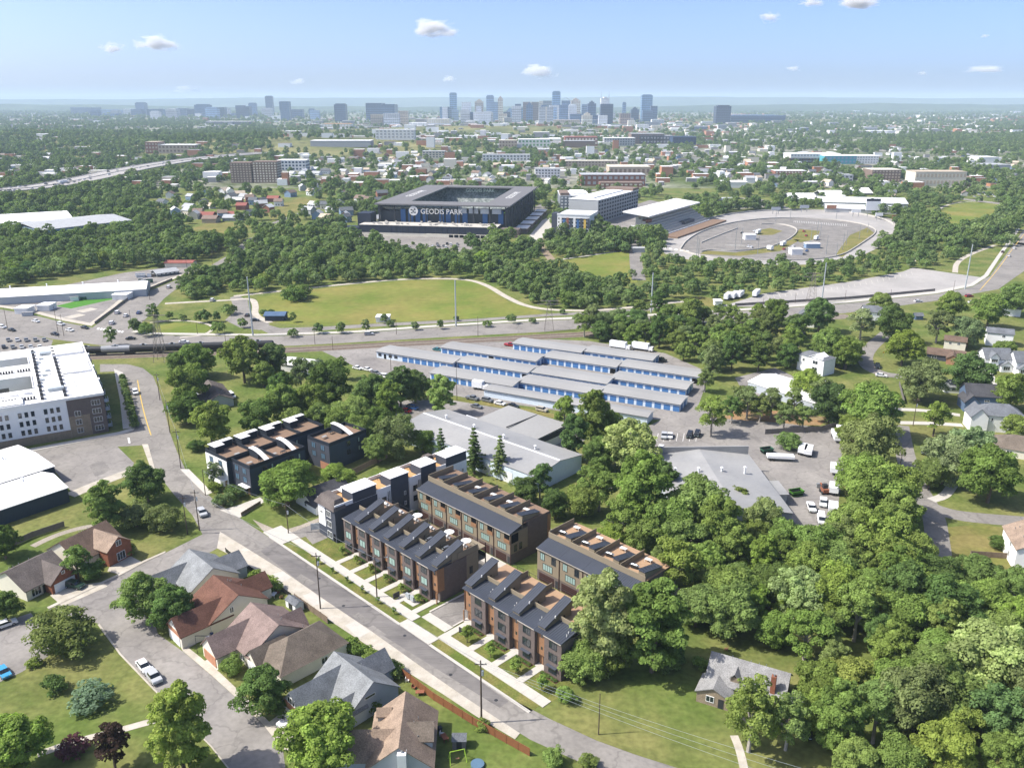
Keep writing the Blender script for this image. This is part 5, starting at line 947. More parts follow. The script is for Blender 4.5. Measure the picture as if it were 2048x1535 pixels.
M['any_tower']=pm('any_tower',(1,1,1),.35,.12,.02,objcol=True,fine=.14,spec=.6)
def tower(i,x0,x1,yt,yb,c,st):
    p=P(x0,yb); q=P(x1,yb); L_=math.dist(p,q); h=zat(p[1],yt); d=L_*random.uniform(.7,1.1); r=empty('office_tower',(*p,0),0)
    mb=MB(); fl=3.9*3; cl=WALLS[c]; v=random.uniform(.85,1.15); cl=tuple(k*v for k in cl)
    top=h
    if st==7: top=h-12
    if st==8: top=h
    body=part('shaft',r,'any_tower',(0,L_,0,d,-2,top)); body.color=(*cl,1)
    bands=MB(); n=int(top/fl)
    for k in range(1,n): bands.box(-.3,L_+.3,-.3,d+.3,k*fl,k*fl+fl*.28)
    nv=max(3,int(L_/9))
    for k in range(nv+1): bands.box(k*L_/nv-.5,k*L_/nv+.5,-.45,-.31,0,top)
    b_=obj('floor_bands',bands,M['any_tower'],r); k_=random.choice((.45,1.7,2.3)); b_.color=(min(.8,cl[0]*k_),min(.8,cl[1]*k_),min(.85,cl[2]*k_),1); b_['kind']='stuff'
    def up(nm,*bx,c2=None): o=part(nm,r,'any_tower',*bx); o.color=(*(c2 or cl),1); return o
    if st==1: up('crown_block',(L_*.1,L_*.9,d*.1,d*.9,top+.01,top+5))
    if st==2: up('upper_block',(0,L_*.55,0,d,top+.01,top+10)); up('lower_wing',(L_*.6,L_*1.,d*.1,d*.9,top+.01,top+4))
    if st==3: up('overhang',(-3,L_*.2,-3,d+2,top*.55,top-3))
    if st in (4,5): up('crown_block',(L_*.2,L_*.8,d*.2,d*.8,top+.01,top+8)); up('crown_top',(L_*.38,L_*.62,d*.38,d*.62,top+8.01,top+13))
    if st==6: up('pier',(L_*.45,L_*.55,-1.2,-.5,0,top+1),c2=WALLS['cream'])
    if st==7: o=obj('crown_roof',gable(MB(),L_,d,top,h+6,.2,.4,along='y'),M['any_tower'],r); o.color=(*cl,1)
    if st==8:
        up('upper_block',(0,L_*.68,d*.1,d*.9,top+.01,top+26),c2=WALLS['white']); up('cut_block',(L_*.22,L_*.46,d*.05,d*.95,top+26.01,top+32),c2=WALLS['white'])
        for k in (.03,.68): obj('spire',MB().tube((L_*k,d*.5,top),(L_*k,d*.5,top+55),2.2,.3,n=6),M['steel'],r)
    if st==9: up('crown_block',(L_*.06,L_*.94,d*.06,d*.94,top+.01,top+3)); up('crown_top',(L_*.12,L_*.88,d*.12,d*.88,top+3.01,top+5))
    return r
POS=['far left','left','centre left','centre','centre right','right']
def place_word(x): return 'at the far left of the skyline' if x<300 else 'in the left cluster of the skyline' if x<620 else 'left of the main skyline' if x<890 else 'in the left half of downtown' if x<1045 else 'in the middle of downtown' if x<1165 else 'in the right half of downtown' if x<1310 else 'standing alone right of downtown'
DESC={'blue':'blue glass','dblue':'dark blue glass','pblue':'pale blue glass','silver':'light grey','tan':'tan','grey':'grey','white':'white','cream':'cream','glass':'tall reflective glass','dgrey':'dark grey','brown':'brown stone','navy':'dark navy'}
seen={}
for i,t in enumerate(SKY):
    o=tower(i,*t); hh=t[3]-t[2]; sz='tall' if hh>38 else 'low' if hh<20 else 'mid height'
    key=(DESC[t[4]],sz,place_word(t[0])); seen.setdefault(key,[]).append((o,t))
for key,lst in seen.items():
    lst.sort(key=lambda e:e[1][0])
    for k,(o,t) in enumerate(lst):
        extra='' if len(lst)==1 else f', {(ORD+["ninth","tenth","eleventh","twelfth","thirteenth","fourteenth"])[min(k,13)]} from left'
        if t[5]==8: lb='dark tower with a white twin spired top in the right half of downtown'
        else: lb=f'{key[1]} {key[0]} tower {key[2]}{extra}'.replace('tall tall','tall')
        tag(o,lb,'tower','city skyline')
# ---- mid-rise blocks at the foot of the skyline
rq=random.Random(21)
for k in range(70):
    px=rq.uniform(600,1420) if k<56 else rq.choice((rq.uniform(120,560),rq.uniform(1420,1900))); yb=rq.uniform(247,268); x,y=P(px,yb); hh=rq.uniform(10,34) if 820<px<1330 else rq.uniform(8,18); L_=rq.uniform(28,70); d=rq.uniform(20,40); r=empty('city_block',(x,y,0),rq.uniform(-.15,.15)); c_=WALLS[rq.choice(('white','cream','tan','grey','white','pblue','brick','silver'))]
    a=part('wall',r,'any_wall',(0,L_,0,d,-2,hh)); a.color=(*c_,1); b=part('roof',r,'any_roof',(-.4,L_+.4,-.4,d+.4,hh+.01,hh+.6)); b.color=(*WALLS[rq.choice(('silver','white','grey'))],1); mb=MB()
    for i in range(int(hh/4)): mb.box(1,L_-1,-.3,-.05,1.5+i*4,3.2+i*4)
    g=obj('window_bands',mb,M['any_wall'],r); g.color=(*WALLS['dgrey'],1); g['kind']='stuff'
    tag(r,'pale mid rise block at the foot of the skyline','building','mid rise blocks below the skyline')
# ---- houses among the far trees
HW=[('white',),('grey',),('cream',),('tan',),('white',),('pblue',),('brick',)]; HR=['grey','dgrey','brown','silver','dgrey','grey','tan']
_hm=[]
for (L_,W_,h,rh) in ((11,8,3.2,6),(13,9,5.6,8.6),(9,8,5.8,8.4),(15,9,3.2,6.2)): _hm.append((gwall(MB(),L_,W_,h,rh).mesh('wall',M['any_wall']),gable(MB(),L_,W_,h,rh,.5,.25).mesh('roof',M['any_roof'])))
_hwin=MB()
for x in (2,5,8): _hwin.box(x,x+1.1,-.1,-.02,1.2,2.6)
_hwin=_hwin.mesh('windows',M['glass'])
def tin(x,y):
    X=np.array([x]);Y=np.array([y]); return clear_mask0(X,Y)[0]
def clear_mask0(X,Y):
    bad=np.zeros(X.shape,bool)
    for poly in CLEAR:
        a=np.array(poly); lo=a.min(0);hi=a.max(0)
        if lo[0]<X[0]<hi[0] and lo[1]<Y[0]<hi[1]:
            c=False; n=len(poly)
            for i in range(n):
                x1,y1=poly[i-1];x2,y2=poly[i]
                if (y1>Y[0])!=(y2>Y[0]) and X[0]<(x2-x1)*(Y[0]-y1)/(y2-y1)+x1: c=not c
            bad[0]|=c
    return bad
hn=0; rr=random.Random(5)
ZONE=[((590,760),(395,450),16),((300,660),(380,440),34),((560,1000),(300,360),70),((1080,1500),(300,350),46),((1440,1760),(320,380),24),((1760,2040),(300,400),26),((0,420),(290,350),24),((860,1120),(350,372),22)]
ZL=['small house left of the stadium among the trees','house in the neighbourhood left of the stadium','house in the neighbourhood beyond the stadium','house among the trees beyond the apartment blocks','house among the trees beyond the speedway','house on the wooded slope at the far right','house in the woods beyond the interstate','house directly behind the stadium roof']
for (xr,yr,n),lab in zip(ZONE,ZL):
    k=0; tries=0
    while k<n and tries<n*12:
        tries+=1; px,py=rr.uniform(*xr),rr.uniform(*yr); x,y=P(px,py)
        if tin(x,y): continue
        r=empty('house',(x,y,0),rr.choice((0,.4,1.2,-.5,-1.1,1.57))); a,b=rr.choice(_hm); w_=link('wall',a,r); w_.color=(*WALLS[rr.choice(HW)[0]],1); ro=link('roof',b,r); ro.color=(*WALLS[rr.choice(HR)],1); link('window_row',_hwin,r)['kind']='stuff'
        tag(r,lab,'house',lab.replace('house','houses',1).replace('small houses','small houses')); CLEAR.append([(x-8,y-.035*y),(x+10,y-.035*y),(x+10,y+8),(x-8,y+8)]); k+=1; hn+=1
# ---- countless far buildings
def far_town():
    mb=MB(); 
    for i in range(5200):
        Y=1150*(10500/1150)**(rr.random()**.85); X=rr.uniform(-.72,.72)*Y; n=math.sin(X*.0023+1)+math.sin(Y*.0017+X*.0009)+ (1.2 if abs(X/Y+.02)<.14 and 2300<Y<4600 else 0)
        if n<rr.uniform(-1.4,1.6): continue
        s=(1+Y/6000)*(1 if Y>2200 else .62); w_,d,h=rr.uniform(8,34)*s,rr.uniform(8,28)*s,rr.uniform(3,9)*(1+ (rr.random()<.08)*1.5); z=float(hz(np.array(X),np.array(Y)))
        if Y<2600 and tin(X,Y): continue
        if Y<2600: CLEAR.append([(X-3,Y-.03*Y),(X+w_+3,Y-.03*Y),(X+w_+3,Y+d),(X-3,Y+d)])
        b=len(mb.v); mb.box(X,X+w_,Y,Y+d,z-3,z+h,rr.choice((0,0,1,2,3,3)),rr.choice((0,0,0,2,4)))
    o=obj('distant_town',mb,[M['white_siding'],M['cream_siding'],M['roof_grey_metal'],M['brick_orange'],M['shingle_brown']]); tag(o,'countless small pale buildings of the far city','town',kind='stuff')
far_town()
# ================================================================ vehicles, poles, fences, rail cars
def prof(mb,pts,y0,y1,m=0,inset=0.):
    n=len(pts); v=[(x,y0+(inset if z>1. else 0),z) for x,z in pts]+[(x,y1-(inset if z>1. else 0),z) for x,z in pts]
    mb.add(v,[tuple(range(n)),tuple(range(2*n-1,n-1,-1))]+[(i+n if 0 else (i+1)%n,i,i+n,(i+1)%n+n) for i in range(n)],m)
def car_proto(kind):
    P_={'sedan':([(-2.3,.35),(2.3,.35),(2.32,.7),(2.2,.82),(1.15,.95),(-1.6,1.0),(-2.25,.95),(-2.34,.6)],[(1.2,.94),(.45,1.42),(-1.0,1.44),(-1.75,1.0)],1.8),
        'suv':([(-2.35,.4),(2.3,.4),(2.34,.8),(2.2,1.0),(1.2,1.1),(-2.3,1.15),(-2.38,.7)],[(1.25,1.08),(.65,1.68),(-1.95,1.7),(-2.3,1.14)],1.9),
        'pickup':([(-2.8,.45),(2.7,.45),(2.74,.9),(2.6,1.08),(1.5,1.15),(-.5,1.15),(-2.8,1.1),(-2.85,.7)],[(1.5,1.13),(.95,1.75),(-.55,1.76),(-.75,1.13)],1.95),
        'van':([(-2.6,.4),(2.5,.4),(2.55,.9),(2.35,1.2),(1.9,1.3),(-2.6,1.3)],[(1.95,1.28),(1.35,2.1),(-2.55,2.15),(-2.6,1.28)],2.0)}[kind]
    body,cab,w=P_; mb=MB(); prof(mb,body,-w/2,w/2); bm=mb.mesh('body',M['car_paint']); cb=MB(); 
    n=len(cab); ins=.18; v=[(x,-w/2+(.06 if z<1.2 else ins),z) for x,z in cab]+[(x,w/2-(.06 if z<1.2 else ins),z) for x,z in cab]; cb.add(v,[tuple(range(n)),tuple(range(2*n-1,n-1,-1))]+[((i+1)%n,i,i+n,(i+1)%n+n) for i in range(n)]); gm=cb.mesh('cabin_glass',M['car_glass'])
    x0=min(p[0] for p in cab if p[1]>1.3); x1=max(p[0] for p in cab if p[1]>1.3); z=max(p[1] for p in cab); rm=MB().box(x0-.05,x1+.05,-w/2+ins-.01,w/2-ins+.01,z-.03,z+.05).mesh('roof_panel',M['car_paint'])
    wh=MB().tube((0,-.11,0),(0,.11,0),.34,n=12).mesh('wheel',M['tyre']); rim=MB().tube((0,-.125,0),(0,.125,0),.2,n=8).mesh('rim',M['rim']); lt=MB().box(-.04,.04,-.2,.2,-.08,.08)
    bl=(min(p[0] for p in body),max(p[0] for p in body)); return dict(body=bm,glass=gm,roof=rm,wheel=wh,rim=rim,w=w,x=bl,lamp=lt.mesh('headlight',M['glass_pale']),tail=lt.mesh('tail_light',M['tail_red']))
CARS={k:car_proto(k) for k in ('sedan','suv','pickup','van')}
COLS={'white':(.75,.75,.75),'silver':(.42,.43,.44),'grey':(.16,.165,.17),'black':(.015,.016,.018),'red':(.32,.02,.02),'blue':(.03,.08,.22),'tan':(.42,.38,.30),'teal':(.03,.16,.17),'green':(.03,.06,.04),'orange':(.55,.2,.04),'cyan':(.05,.28,.50)}
def car(px,py,hx,hy,kind,colr,label,group=None,detail=True,world=None,ang=None):
    x,y=P(px,py) if world is None else world
    if ang is None: q=P(px+hx,py+hy); ang=math.atan2(q[1]-y,q[0]-x)
    c=CARS[kind]; r=empty('parked_car' if kind!='pickup' else 'pickup_truck',(x,y,.06),ang); b=link('body',c['body'],r); b.color=(*COLS[colr],1); link('cabin_glass',c['glass'],r); p=link('roof_panel',c['roof'],r); p.color=b.color
    if detail:
        for a in (c['x'][0]+.85,c['x'][1]-.9):
            for s in (-1,1): w_=link('wheel',c['wheel'],r,(a,s*(c['w']/2-.08),.34)); link('rim',c['rim'],w_)
        for s in (-1,1): link('headlight',c['lamp'],r,(c['x'][1]-.0,s*(c['w']/2-.35),.72)); link('tail_light',c['tail'],r,(c['x'][0],s*(c['w']/2-.35),.85))
    tag(r,label,'car' if kind!='pickup' else 'truck',group); return r
car(288,1336,10,13,'sedan','white','white sedan parked at the kerb behind the silver pickup'); car(307,1357,10,13,'pickup','silver','silver pickup parked at the kerb of the side street',)
car(578,1443,-14,12,'suv','white','white sport utility car on the driveway of the shingled house'); car(150,1174,22,4,'suv','green','dark green jeep on the driveway by the white garage door'); car(378,1274,-16,8,'sedan','teal','dark teal car on the driveway below the red roof')
car(8,1348,8,10,'sedan','cyan','bright blue car at the left edge'); car(12,1252,14,-5,'sedan','white','white car on the left driveway'); car(404,1028,9,14,'pickup','silver','silver pickup driving on the main street by the corner')
car(271,787,5,12,'suv','white','white car parked on the upper street beside the apartments'); car(1554,858,0,0,'sedan','black','x') if False else None
car(1328,874,-2,14,'pickup','silver','silver pickup in the workshop car park'); car(1340,874,-2,14,'sedan','white','white sedan in the workshop car park'); car(1379,873,-6,14,'suv','black','left black car in the workshop car park'); car(1394,871,-6,14,'suv','black','right black car in the workshop car park'); car(1322,899,-2,10,'sedan','white','white car by the workshop parapet')
car(1646,1008,-1,16,'pickup','white','white pickup in front of the red loader in the workshop yard'); car(1622,1018,6,16,'pickup','white','white pickup with dark load beside the workshop'); car(1600,1095,10,10,'suv','red','red machine behind the workshop')
car(1642,1043,2,12,'van','white','white van at the tree line of the workshop yard')
for k,(a,b,c_,kd,l) in enumerate(((945,799,'grey','pickup','grey pickup, leftmost in the row behind the warehouse'),(975,803,'grey','suv','dark car second in the row behind the warehouse'),(1000,809,'white','sedan','white sedan third in the row behind the warehouse'),(1026,814,'black','sedan','black sedan fourth in the row behind the warehouse'),(953,815,'grey','sedan','grey car nearest the white canopy'),(1084,822,'tan','suv','tan car at the right end behind the warehouse'),(812,824,'red','sedan','red car in the shade beside the warehouse'),(825,818,'blue','suv','dark blue car in the shade beside the warehouse'))): car(a,b,18,4,kd,c_,l)
car(1755,735,3,14,'suv','black','black car on the right hand lane bend'); car(1762,753,20,2,'sedan','white','white car on the right hand lane below the black one'); car(1652,768,20,3,'sedan','white','white car in front of the white modern house'); car(1655,1205,0,0,'sedan','white','x') if False else None
car(1160,980,12,6,'sedan','blue','blue car behind the back row of town houses'); car(1610,1465,2,14,'suv','black','black car beside the old grey house'); car(1850,906,-5,8,'suv','black','dark car on the shaded drive of the right hand house'); car(455,800,10,8,'suv','grey','car beside the grove bungalow'); car(463,795,10,8,'van','white','white van beside the grove bungalow'); car(715,738,18,4,'sedan','white','white car, first at the yard fence'); car(735,741,18,4,'sedan','white','white car, second at the yard fence'); car(752,748,18,4,'sedan','grey','grey car, third at the yard fence'); car(770,755,18,4,'suv','white','white car, last at the yard fence'); car(660,732,18,2,'sedan','teal','teal car behind the grove'); car(885,705,0,0,'sedan','white','x') if False else None
car(875,701,14,2,'sedan','teal','teal car at the end of the second storage building'); car(1020,692,16,2,'pickup','red','red truck at the rear storage building'); car(1322,722,14,4,'pickup','black','black pickup at the corner of the storage yard'); 
road=[(235,627,'white'),(252,633,'white'),(278,627,'blue'),(224,648,'white'),(110,670,'black'),(140,662,'white'),(122,650,'white'),(170,657,'black'),(72,644,'white'),(338,576,'white'),(462,513,'black'),(468,508,'silver'),(470,503,'white'),(262,679,'black'),(368,686,'white'),(738,670,'silver'),(510,642,'black'),(495,632,'black'),(425,602,'white'),(1772,608,'silver'),(1836,604,'white'),(1938,594,'red'),(2005,505,'black'),(2018,513,'white'),(2028,498,'white'),(1944,606,'white'),(1850,471,'grey'),(1900,475,'black'),(1357,627,'black'),(1255,660,'black'),(5,656,'white'),(24,662,'black')]
for k,(a,b,c_) in enumerate(road): car(a,b,(8 if 200<a<500 and b<650 else 10) ,(-6 if 200<a<500 and b<650 else (-9 if a>1990 else (2 if a<200 else -.4))),'suv' if k%3==0 else 'sedan',c_,f'{ {"black":"dark"}.get(c_,c_)} car on the avenue and boulevard' if False else 'car driving on the boulevard or the avenue at the crossing','cars on the avenues')
for k in range(56):
    x=random.uniform(0,600); y=np.interp(x,[0,90,180,250,330,420,520,640],[381,373,356,340,326,314,306,297])+random.choice((-3.2,-2,1.4,2.8))*(1 if x<300 else .5)
    o=car(x,float(y),10,-1.5,random.choice(('sedan','suv','van')),random.choice(('white','black','silver','grey','white')),'vehicle on the distant interstate','vehicles on the interstate',False,world=P(x,float(y),7.),ang=math.atan2(P(x+10,float(y)-1.2,7)[1]-P(x,float(y),7)[1],P(x+10,float(y)-1.2,7)[0]-P(x,float(y),7)[0])); o.location.z=7.03
for k in range(34):
    px_,py_=random.choice(((760+random.random()*60,490+random.random()*18),(850+random.random()*70,488+random.random()*12),(720+random.random()*40,478+random.random()*16),(1210+random.random()*80,455+random.random()*14)))
    car(px_,py_,4,-6,random.choice(('sedan','suv')),random.choice(('white','black','silver','grey')),'car parked on the stadium forecourt','cars parked at the stadium',False)
for k in range(16): car(268+k%8*5,452+k//8*9+k%3,4,-3,'sedan',random.choice(('white','grey','silver','black')),'car parked beside the factory at the left','cars parked at the factory',False)
for k in range(18): car(1940+k*4.5,386+(k%3)*4,6,1,'sedan',random.choice(('white','grey','silver','black')),'car at the petrol station on the right','cars at the petrol station',False)
def box_truck(px,py,hx,hy,label,L_=7.,cab='white',trailer=False,box='white_metal',group=None,top=3.6):
    x,y=P(px,py); q=P(px+hx,py+hy); r=empty('box_truck' if not trailer else 'trailer',(x,y,.04),math.atan2(q[1]-y,q[0]-x)); part('cargo_box',r,box,(-L_/2,L_/2,-1.25,1.25,1.,top)); part('chassis',r,'frame_dark',(-L_/2,L_/2+(0 if trailer else 1.9),-.5,.5,.55,.98))
    if not trailer:
        c_=obj('cab',MB().prism([(L_/2+.1,-1.1),(L_/2+2.1,-1.05),(L_/2+2.1,1.05),(L_/2+.1,1.1)],.6,2.3),M['car_paint'],r); c_.color=(*COLS[cab],1); part('windscreen',c_,'car_glass',(L_/2+2.11,L_/2+2.16,-.9,.9,1.4,2.15))
    for a in ([-L_/2+1,-L_/2+2.1] if trailer else [-L_/2+1.2,L_/2+1.2]):
        for s in (-1,1): link('wheel',CARS['van']['wheel'],r,(a,s*1.05,.42),0,1.25)
    tag(r,label,'truck',group)
for k,(a,b) in enumerate(((1236,697),(1281,700))): box_truck(a,b,14,2,['white box truck behind the storage buildings, left one','white box truck behind the storage buildings, right one'][k],8)
box_truck(956,778,14,2,'white box truck in the storage yard beside the doorless building',4.5); 
for k,(a,b) in enumerate(((1455,598),(1468,596),(1480,594),(1512,592))): box_truck(a,b,10,-8,['white trailer in the long car park, nearest the kiosk','white trailer in the long car park, second','white trailer in the long car park, third','white trailer standing apart in the long car park'][k],10,trailer=True)
for k,(a,b,hx,hy) in enumerate(((1605,905,4,-10),(1616,908,3,-12),(1672,878,4,10),(1682,870,4,10))): box_truck(a,b,hx,hy,['white and purple trailer on the yard island','white trailer beside the purple one on the yard island','white trailer at the fence corner of the yard','white and purple trailer at the fence corner of the yard'][k],6 if k<2 else 8,trailer=True,top=2.4)
box_truck(1560,920,20,1,'long white flat trailer in front of the yard island',8.5,trailer=True,top=1.9)
for k in range(3): box_truck(1668-k*1.5,945+k*40,0,16,'white trailer parked against the trees of the workshop yard',5,trailer=True,top=2.6,group='trailers along the yard trees')
for k,(a,b) in enumerate(((1435,402),(1455,401))): box_truck(a,b,14,0,['white lorry in the lot behind the grandstand, left','white lorry in the lot behind the grandstand, right'][k],14)
box_truck(126,364,10,-1.5,'white lorry with a large box on the interstate',16); lo=[o for o in col.objects if o.get('label')=='white lorry with a large box on the interstate'][0]; lo.location=(*P(126,366,7),7.03)
# skips
for l,a,b,m in (('dark green skip beside the yard island',1533,905,'green_skip'),('bright green skip beside the workshop lean-to',1592,990,'turf')):
    if m=='green_skip': plain('green_skip',(.02,.09,.05),.6)
    r=empty('skip',(*P(a,b),0),.3); mb=MB().add([(-1.6,-.9,.1),(1.6,-.9,.1),(1.6,.9,.1),(-1.6,.9,.1),(-2,-1.1,1.7),(2,-1.1,1.7),(2,1.1,1.7),(-2,1.1,1.7)],[(0,1,5,4),(1,2,6,5),(2,3,7,6),(3,0,4,7),(3,2,1,0)]); obj('bin',mb,M[m],r); part('rim',r,m,(-2.1,2.1,-1.2,-1.05,1.6,1.78),(-2.1,2.1,1.05,1.2,1.6,1.78)); part('contents',r,'dark_opening',(-1.8,1.8,-1.,1.,.4,1.3)); tag(r,l,'container')
# red loader in the yard
r=empty('loader',(*P(1648,985),0),1.6); part('body',r,'brick_red',(-1.6,1.,-.9,.9,.7,1.7)); part('cab',r,'frame_dark',(-.8,.5,-.7,.7,1.71,2.9)); part('boom',r,'brick_red',(.6,3.2,-.2,.2,1.5,1.9)); part('bucket',r,'steel',(3.1,3.8,-1.,1.,.3,1.4))
for a in (-1.1,.8):
    for s in (-1,1): link('wheel',CARS['van']['wheel'],r,(a,s*.95,.5),0,1.5)
tag(r,'red loader parked behind the white pickup in the yard','vehicle')
# ---- tank wagons
def wagon(px,py,grey,label):
    x,y=P(px,py); q=P(px+20,py-.7); r=empty('tank_wagon',(x,y,.2),math.atan2(q[1]-y,q[0]-x)); m='tank_grey' if grey else 'tank_black'
    t=MB().tube((-6.6,0,2.7),(6.6,0,2.7),1.45,n=14).tube((6.6,0,2.7),(7.2,0,2.7),1.45,.9,n=14).tube((-6.6,0,2.7),(-7.2,0,2.7),1.45,.9,n=14); obj('tank',t,M[m],r); part('frame',r,'black_metal',(-7.8,7.8,-1.2,1.2,.95,1.2)); obj('dome',MB().tube((0,0,4.0),(0,0,4.7),.6,n=8),M[m],r); part('walkway',r,'steel',(-1.5,1.5,-.7,.7,4.2,4.28))
    for a in (-5.6,5.6): part('bogie',r,'black_metal',(a-1.5,a+1.5,-1.1,1.1,.2,.94))
    tag(r,label,'train wagon','tank wagons')
for k in range(7): wagon(175+k*57,711-k*2.,k==1,['black tank wagon half hidden by the apartment roof','grey tank wagon, second from the left','black tank wagon, third from the left','black tank wagon, fourth from the left','black tank wagon, fifth from the left','black tank wagon, sixth from the left','black tank wagon at the right end of the train'][k])
# ---- poles and wires
def wire(pts,sag,mat='black_metal',r=.035):
    mb=MB()
    for a,b in zip(pts,pts[1:]):
        a,b=Vector(a),Vector(b); n=10; prev=None
        for i in range(n+1):
            t=i/n; p=a.lerp(b,t); p.z-=sag*4*t*(1-t)
            if prev is not None: mb.tube(prev,p,r,n=4,cap=False)
            prev=p
    return mb
p1=pole('utility_pole','wooden utility pole on the near footway in front of the left row',641,1217,1105,.17,'pole_wood','cross'); p2=pole('utility_pole','utility pole on the grass verge before the left row',754,1194,1112,.16,'pole_wood','lamp'); p3=pole('utility_pole','tall brown utility pole beside the street, lower centre',963,1446,1320,.2,'pole_wood','cross'); p4=pole('utility_pole','dark service pole on the old house lawn',1197,1468,1386,.12,'pole_wood')
p5=pole('utility_pole','pole at the gravel yard before the white houses',577,1066,1006,.16,'pole_wood','cross'); p6=pole('utility_pole','utility pole at the corner of the side street, right one',399,1060,979,.18,'pole_wood','cross'); p7=pole('utility_pole','utility pole at the corner of the side street, left one',375,1068,990,.16,'pole_wood','cross'); p8=pole('utility_pole','utility pole in front of the navy houses',411,990,938,.14,'pole_wood','lamp')
p9=pole('utility_pole','utility pole above the navy houses by the upper street',362,936,858,.16,'pole_wood','cross'); p10=pole('utility_pole','utility pole beside the upper street grove',340,865,800,.16,'pole_wood','cross'); p11=pole('utility_pole','utility pole at the top of the upper street',320,800,745,.15,'pole_wood','cross')
pole('utility_pole','pole with crossarm on the lawn by the right hand driveways',1826,851,796,.15,'pole_wood','cross'); pole('utility_pole','pole with crossarm at the right hand lane',1797,955,905,.16,'pole_wood','cross'); pole('utility_pole','pole with transformer at the wood track on the right',1960,1165,1130,.16,'pole_wood','cross')
pole('street_lamp','black street lamp in front of the mauve roofed house',395,1306,1270,.07,'black_metal','lamp',cat='lamp')
for k,(a,b,t) in enumerate(((506,671,553),(912,652,560),(1302,625,545),(1643,607,525),(1930,578,488))): pole('mast',['tall galvanised mast at the park car park','tall galvanised mast at the meadow centre','tall galvanised mast right of the meadow','tall galvanised mast in front of the long car park','tall galvanised mast at the right avenue bend'][k],a,b,t,.45,'galvanised',cat='mast',group='tall steel masts')
for k,(a,b,t) in enumerate(((118,675,612),(128,672,628),(15,655,615),(300,600,570),(313,705,655),(395,668,645),(452,690,655),(666,700,672),(630,688,650),(783,760,705),(914,800,735),(956,672,632),(1350,590,566),(1526,612,595),(1690,600,580),(1590,606,585),(1780,602,578),(1905,592,560),(1228,505,476),(1245,502,476),(1258,502,474),(375,545,520),(425,530,495),(475,525,492),(262,645,620),(793,668,640))): pole('street_pole','thin street pole along the avenue, boulevard or yards',a,b,t,.13,'pole_wood',None,'street poles')
nx=(58,96); A=[(p3[0]+d,p3[1],p3[2]-.5) for d in (-.9,0,.9)]
for k,a in enumerate(A):
    o=obj('power_line',wire([a,(nx[0]+(k-1)*1.2,nx[1]+(k-1)*1.5,p3[2]-1.5+k*.2)],1.2,'steel',.02),M['galvanised']); tag(o,['upper power line crossing the lower lawn','middle power line crossing the lower lawn','lower power line crossing the lower lawn'][k],'cable','power lines over the lawn')
for k,(a,b) in enumerate(((p3,p1),(p1,p6),(p6,p9),(p9,p10),(p10,p11),(p2,p5),(p5,p8))):
    o=obj('power_line',wire([(a[0],a[1],a[2]-.4),(b[0],b[1],b[2]-.4)],1.),M['steel']); tag(o,'thin power line strung between the street poles','cable','street power lines')
plain('pylon',(.20,.17,.15),.7)
def lattice(px,pyb,pyt,label):
    x,y=P(px,pyb); h=zat(y,pyt); r=empty('lattice_tower',(x,y,0)); b0,b1=2.4,.5; c=[(-1,-1),(1,-1),(1,1),(-1,1)]
    for (sx,sy) in c: obj('leg',MB().tube((sx*b0,sy*b0,0),(sx*b1,sy*b1,h),.09,n=4),M['pylon'],r)
    mb=MB(); n=7
    for k in range(n):
        t0,t1=k/n,(k+1)/n; w0=b0+(b1-b0)*t0; w1=b0+(b1-b0)*t1
        for i in range(4): a,b=c[i],c[(i+1)%4]; mb.tube((a[0]*w0,a[1]*w0,h*t0),(b[0]*w1,b[1]*w1,h*t1),.04,n=3).tube((b[0]*w0,b[1]*w0,h*t0),(a[0]*w1,a[1]*w1,h*t1),.04,n=3)
    o=obj('bracing',mb,M['pylon'],r); o['kind']='stuff'; part('crossarm',r,'pylon',(-6,6,-.15,.15,h*.86,h*.86+.3)); part('crossarm',r,'pylon',(-4.5,4.5,-.15,.15,h*.97,h*.97+.3)); tag(r,label,'pylon','lattice towers')
lattice(322,722,628,'lattice tower by the tank wagons'); lattice(1098,662,600,'lattice tower on the boulevard in the middle'); lattice(1622,606,545,'lattice tower at the long car park')
# ---- fences
def fence(pts,h,mat,label,pw=2.4,name='fence',world=False,t=.06):
    w=[P(*p) if not world else p for p in pts]; r=empty(name,(*w[0],0)); o=w[0]; k=0
    for a,b in zip(w,w[1:]):
        d=math.dist(a,b); n=max(1,int(d/pw)); ang=math.atan2(b[1]-a[1],b[0]-a[0]); L_=d/n
        pm_=MB().box(.05,L_-.05,-t/2,t/2,.08,h).mesh('panel',M[mat]); po=MB().box(-.06,.06,-.08,.08,0,h+.08).mesh('post',M[mat])
        for i in range(n):
            x,y=a[0]+(b[0]-a[0])*i/n-o[0],a[1]+(b[1]-a[1])*i/n-o[1]; link('panel',pm_,r,(x,y,0),ang); link('post',po,r,(x,y,0),ang)
    tag(r,label,'fence')
fence([(868,1400),(945,1448),(1060,1512)],1.8,'fence_orange','orange stained board fence along the near footway'); fence([(806,1352),(868,1400)],1.8,'fence_orange','red brown fence behind the grey shingled house')
fence([(590,1200),(656,1247)],1.8,'fence_wood','weathered wood fence behind the mauve roofed house'); fence([(452,1104),(476,1124),(540,1167),(583,1195)],1.3,'black_metal','dark wire fence behind the red roofed house',t=.02)
fence([(0,1105),(65,1075),(130,1053)],1.8,'fence_grey','grey board fence behind the brown roofed houses'); fence([(705,950),(775,915)],2.,'fence_wood','pale board fence behind the detached navy house'); fence([(483,1032),(522,1008)],1.2,'fence_wood','short brown fence beside the concrete driveway')
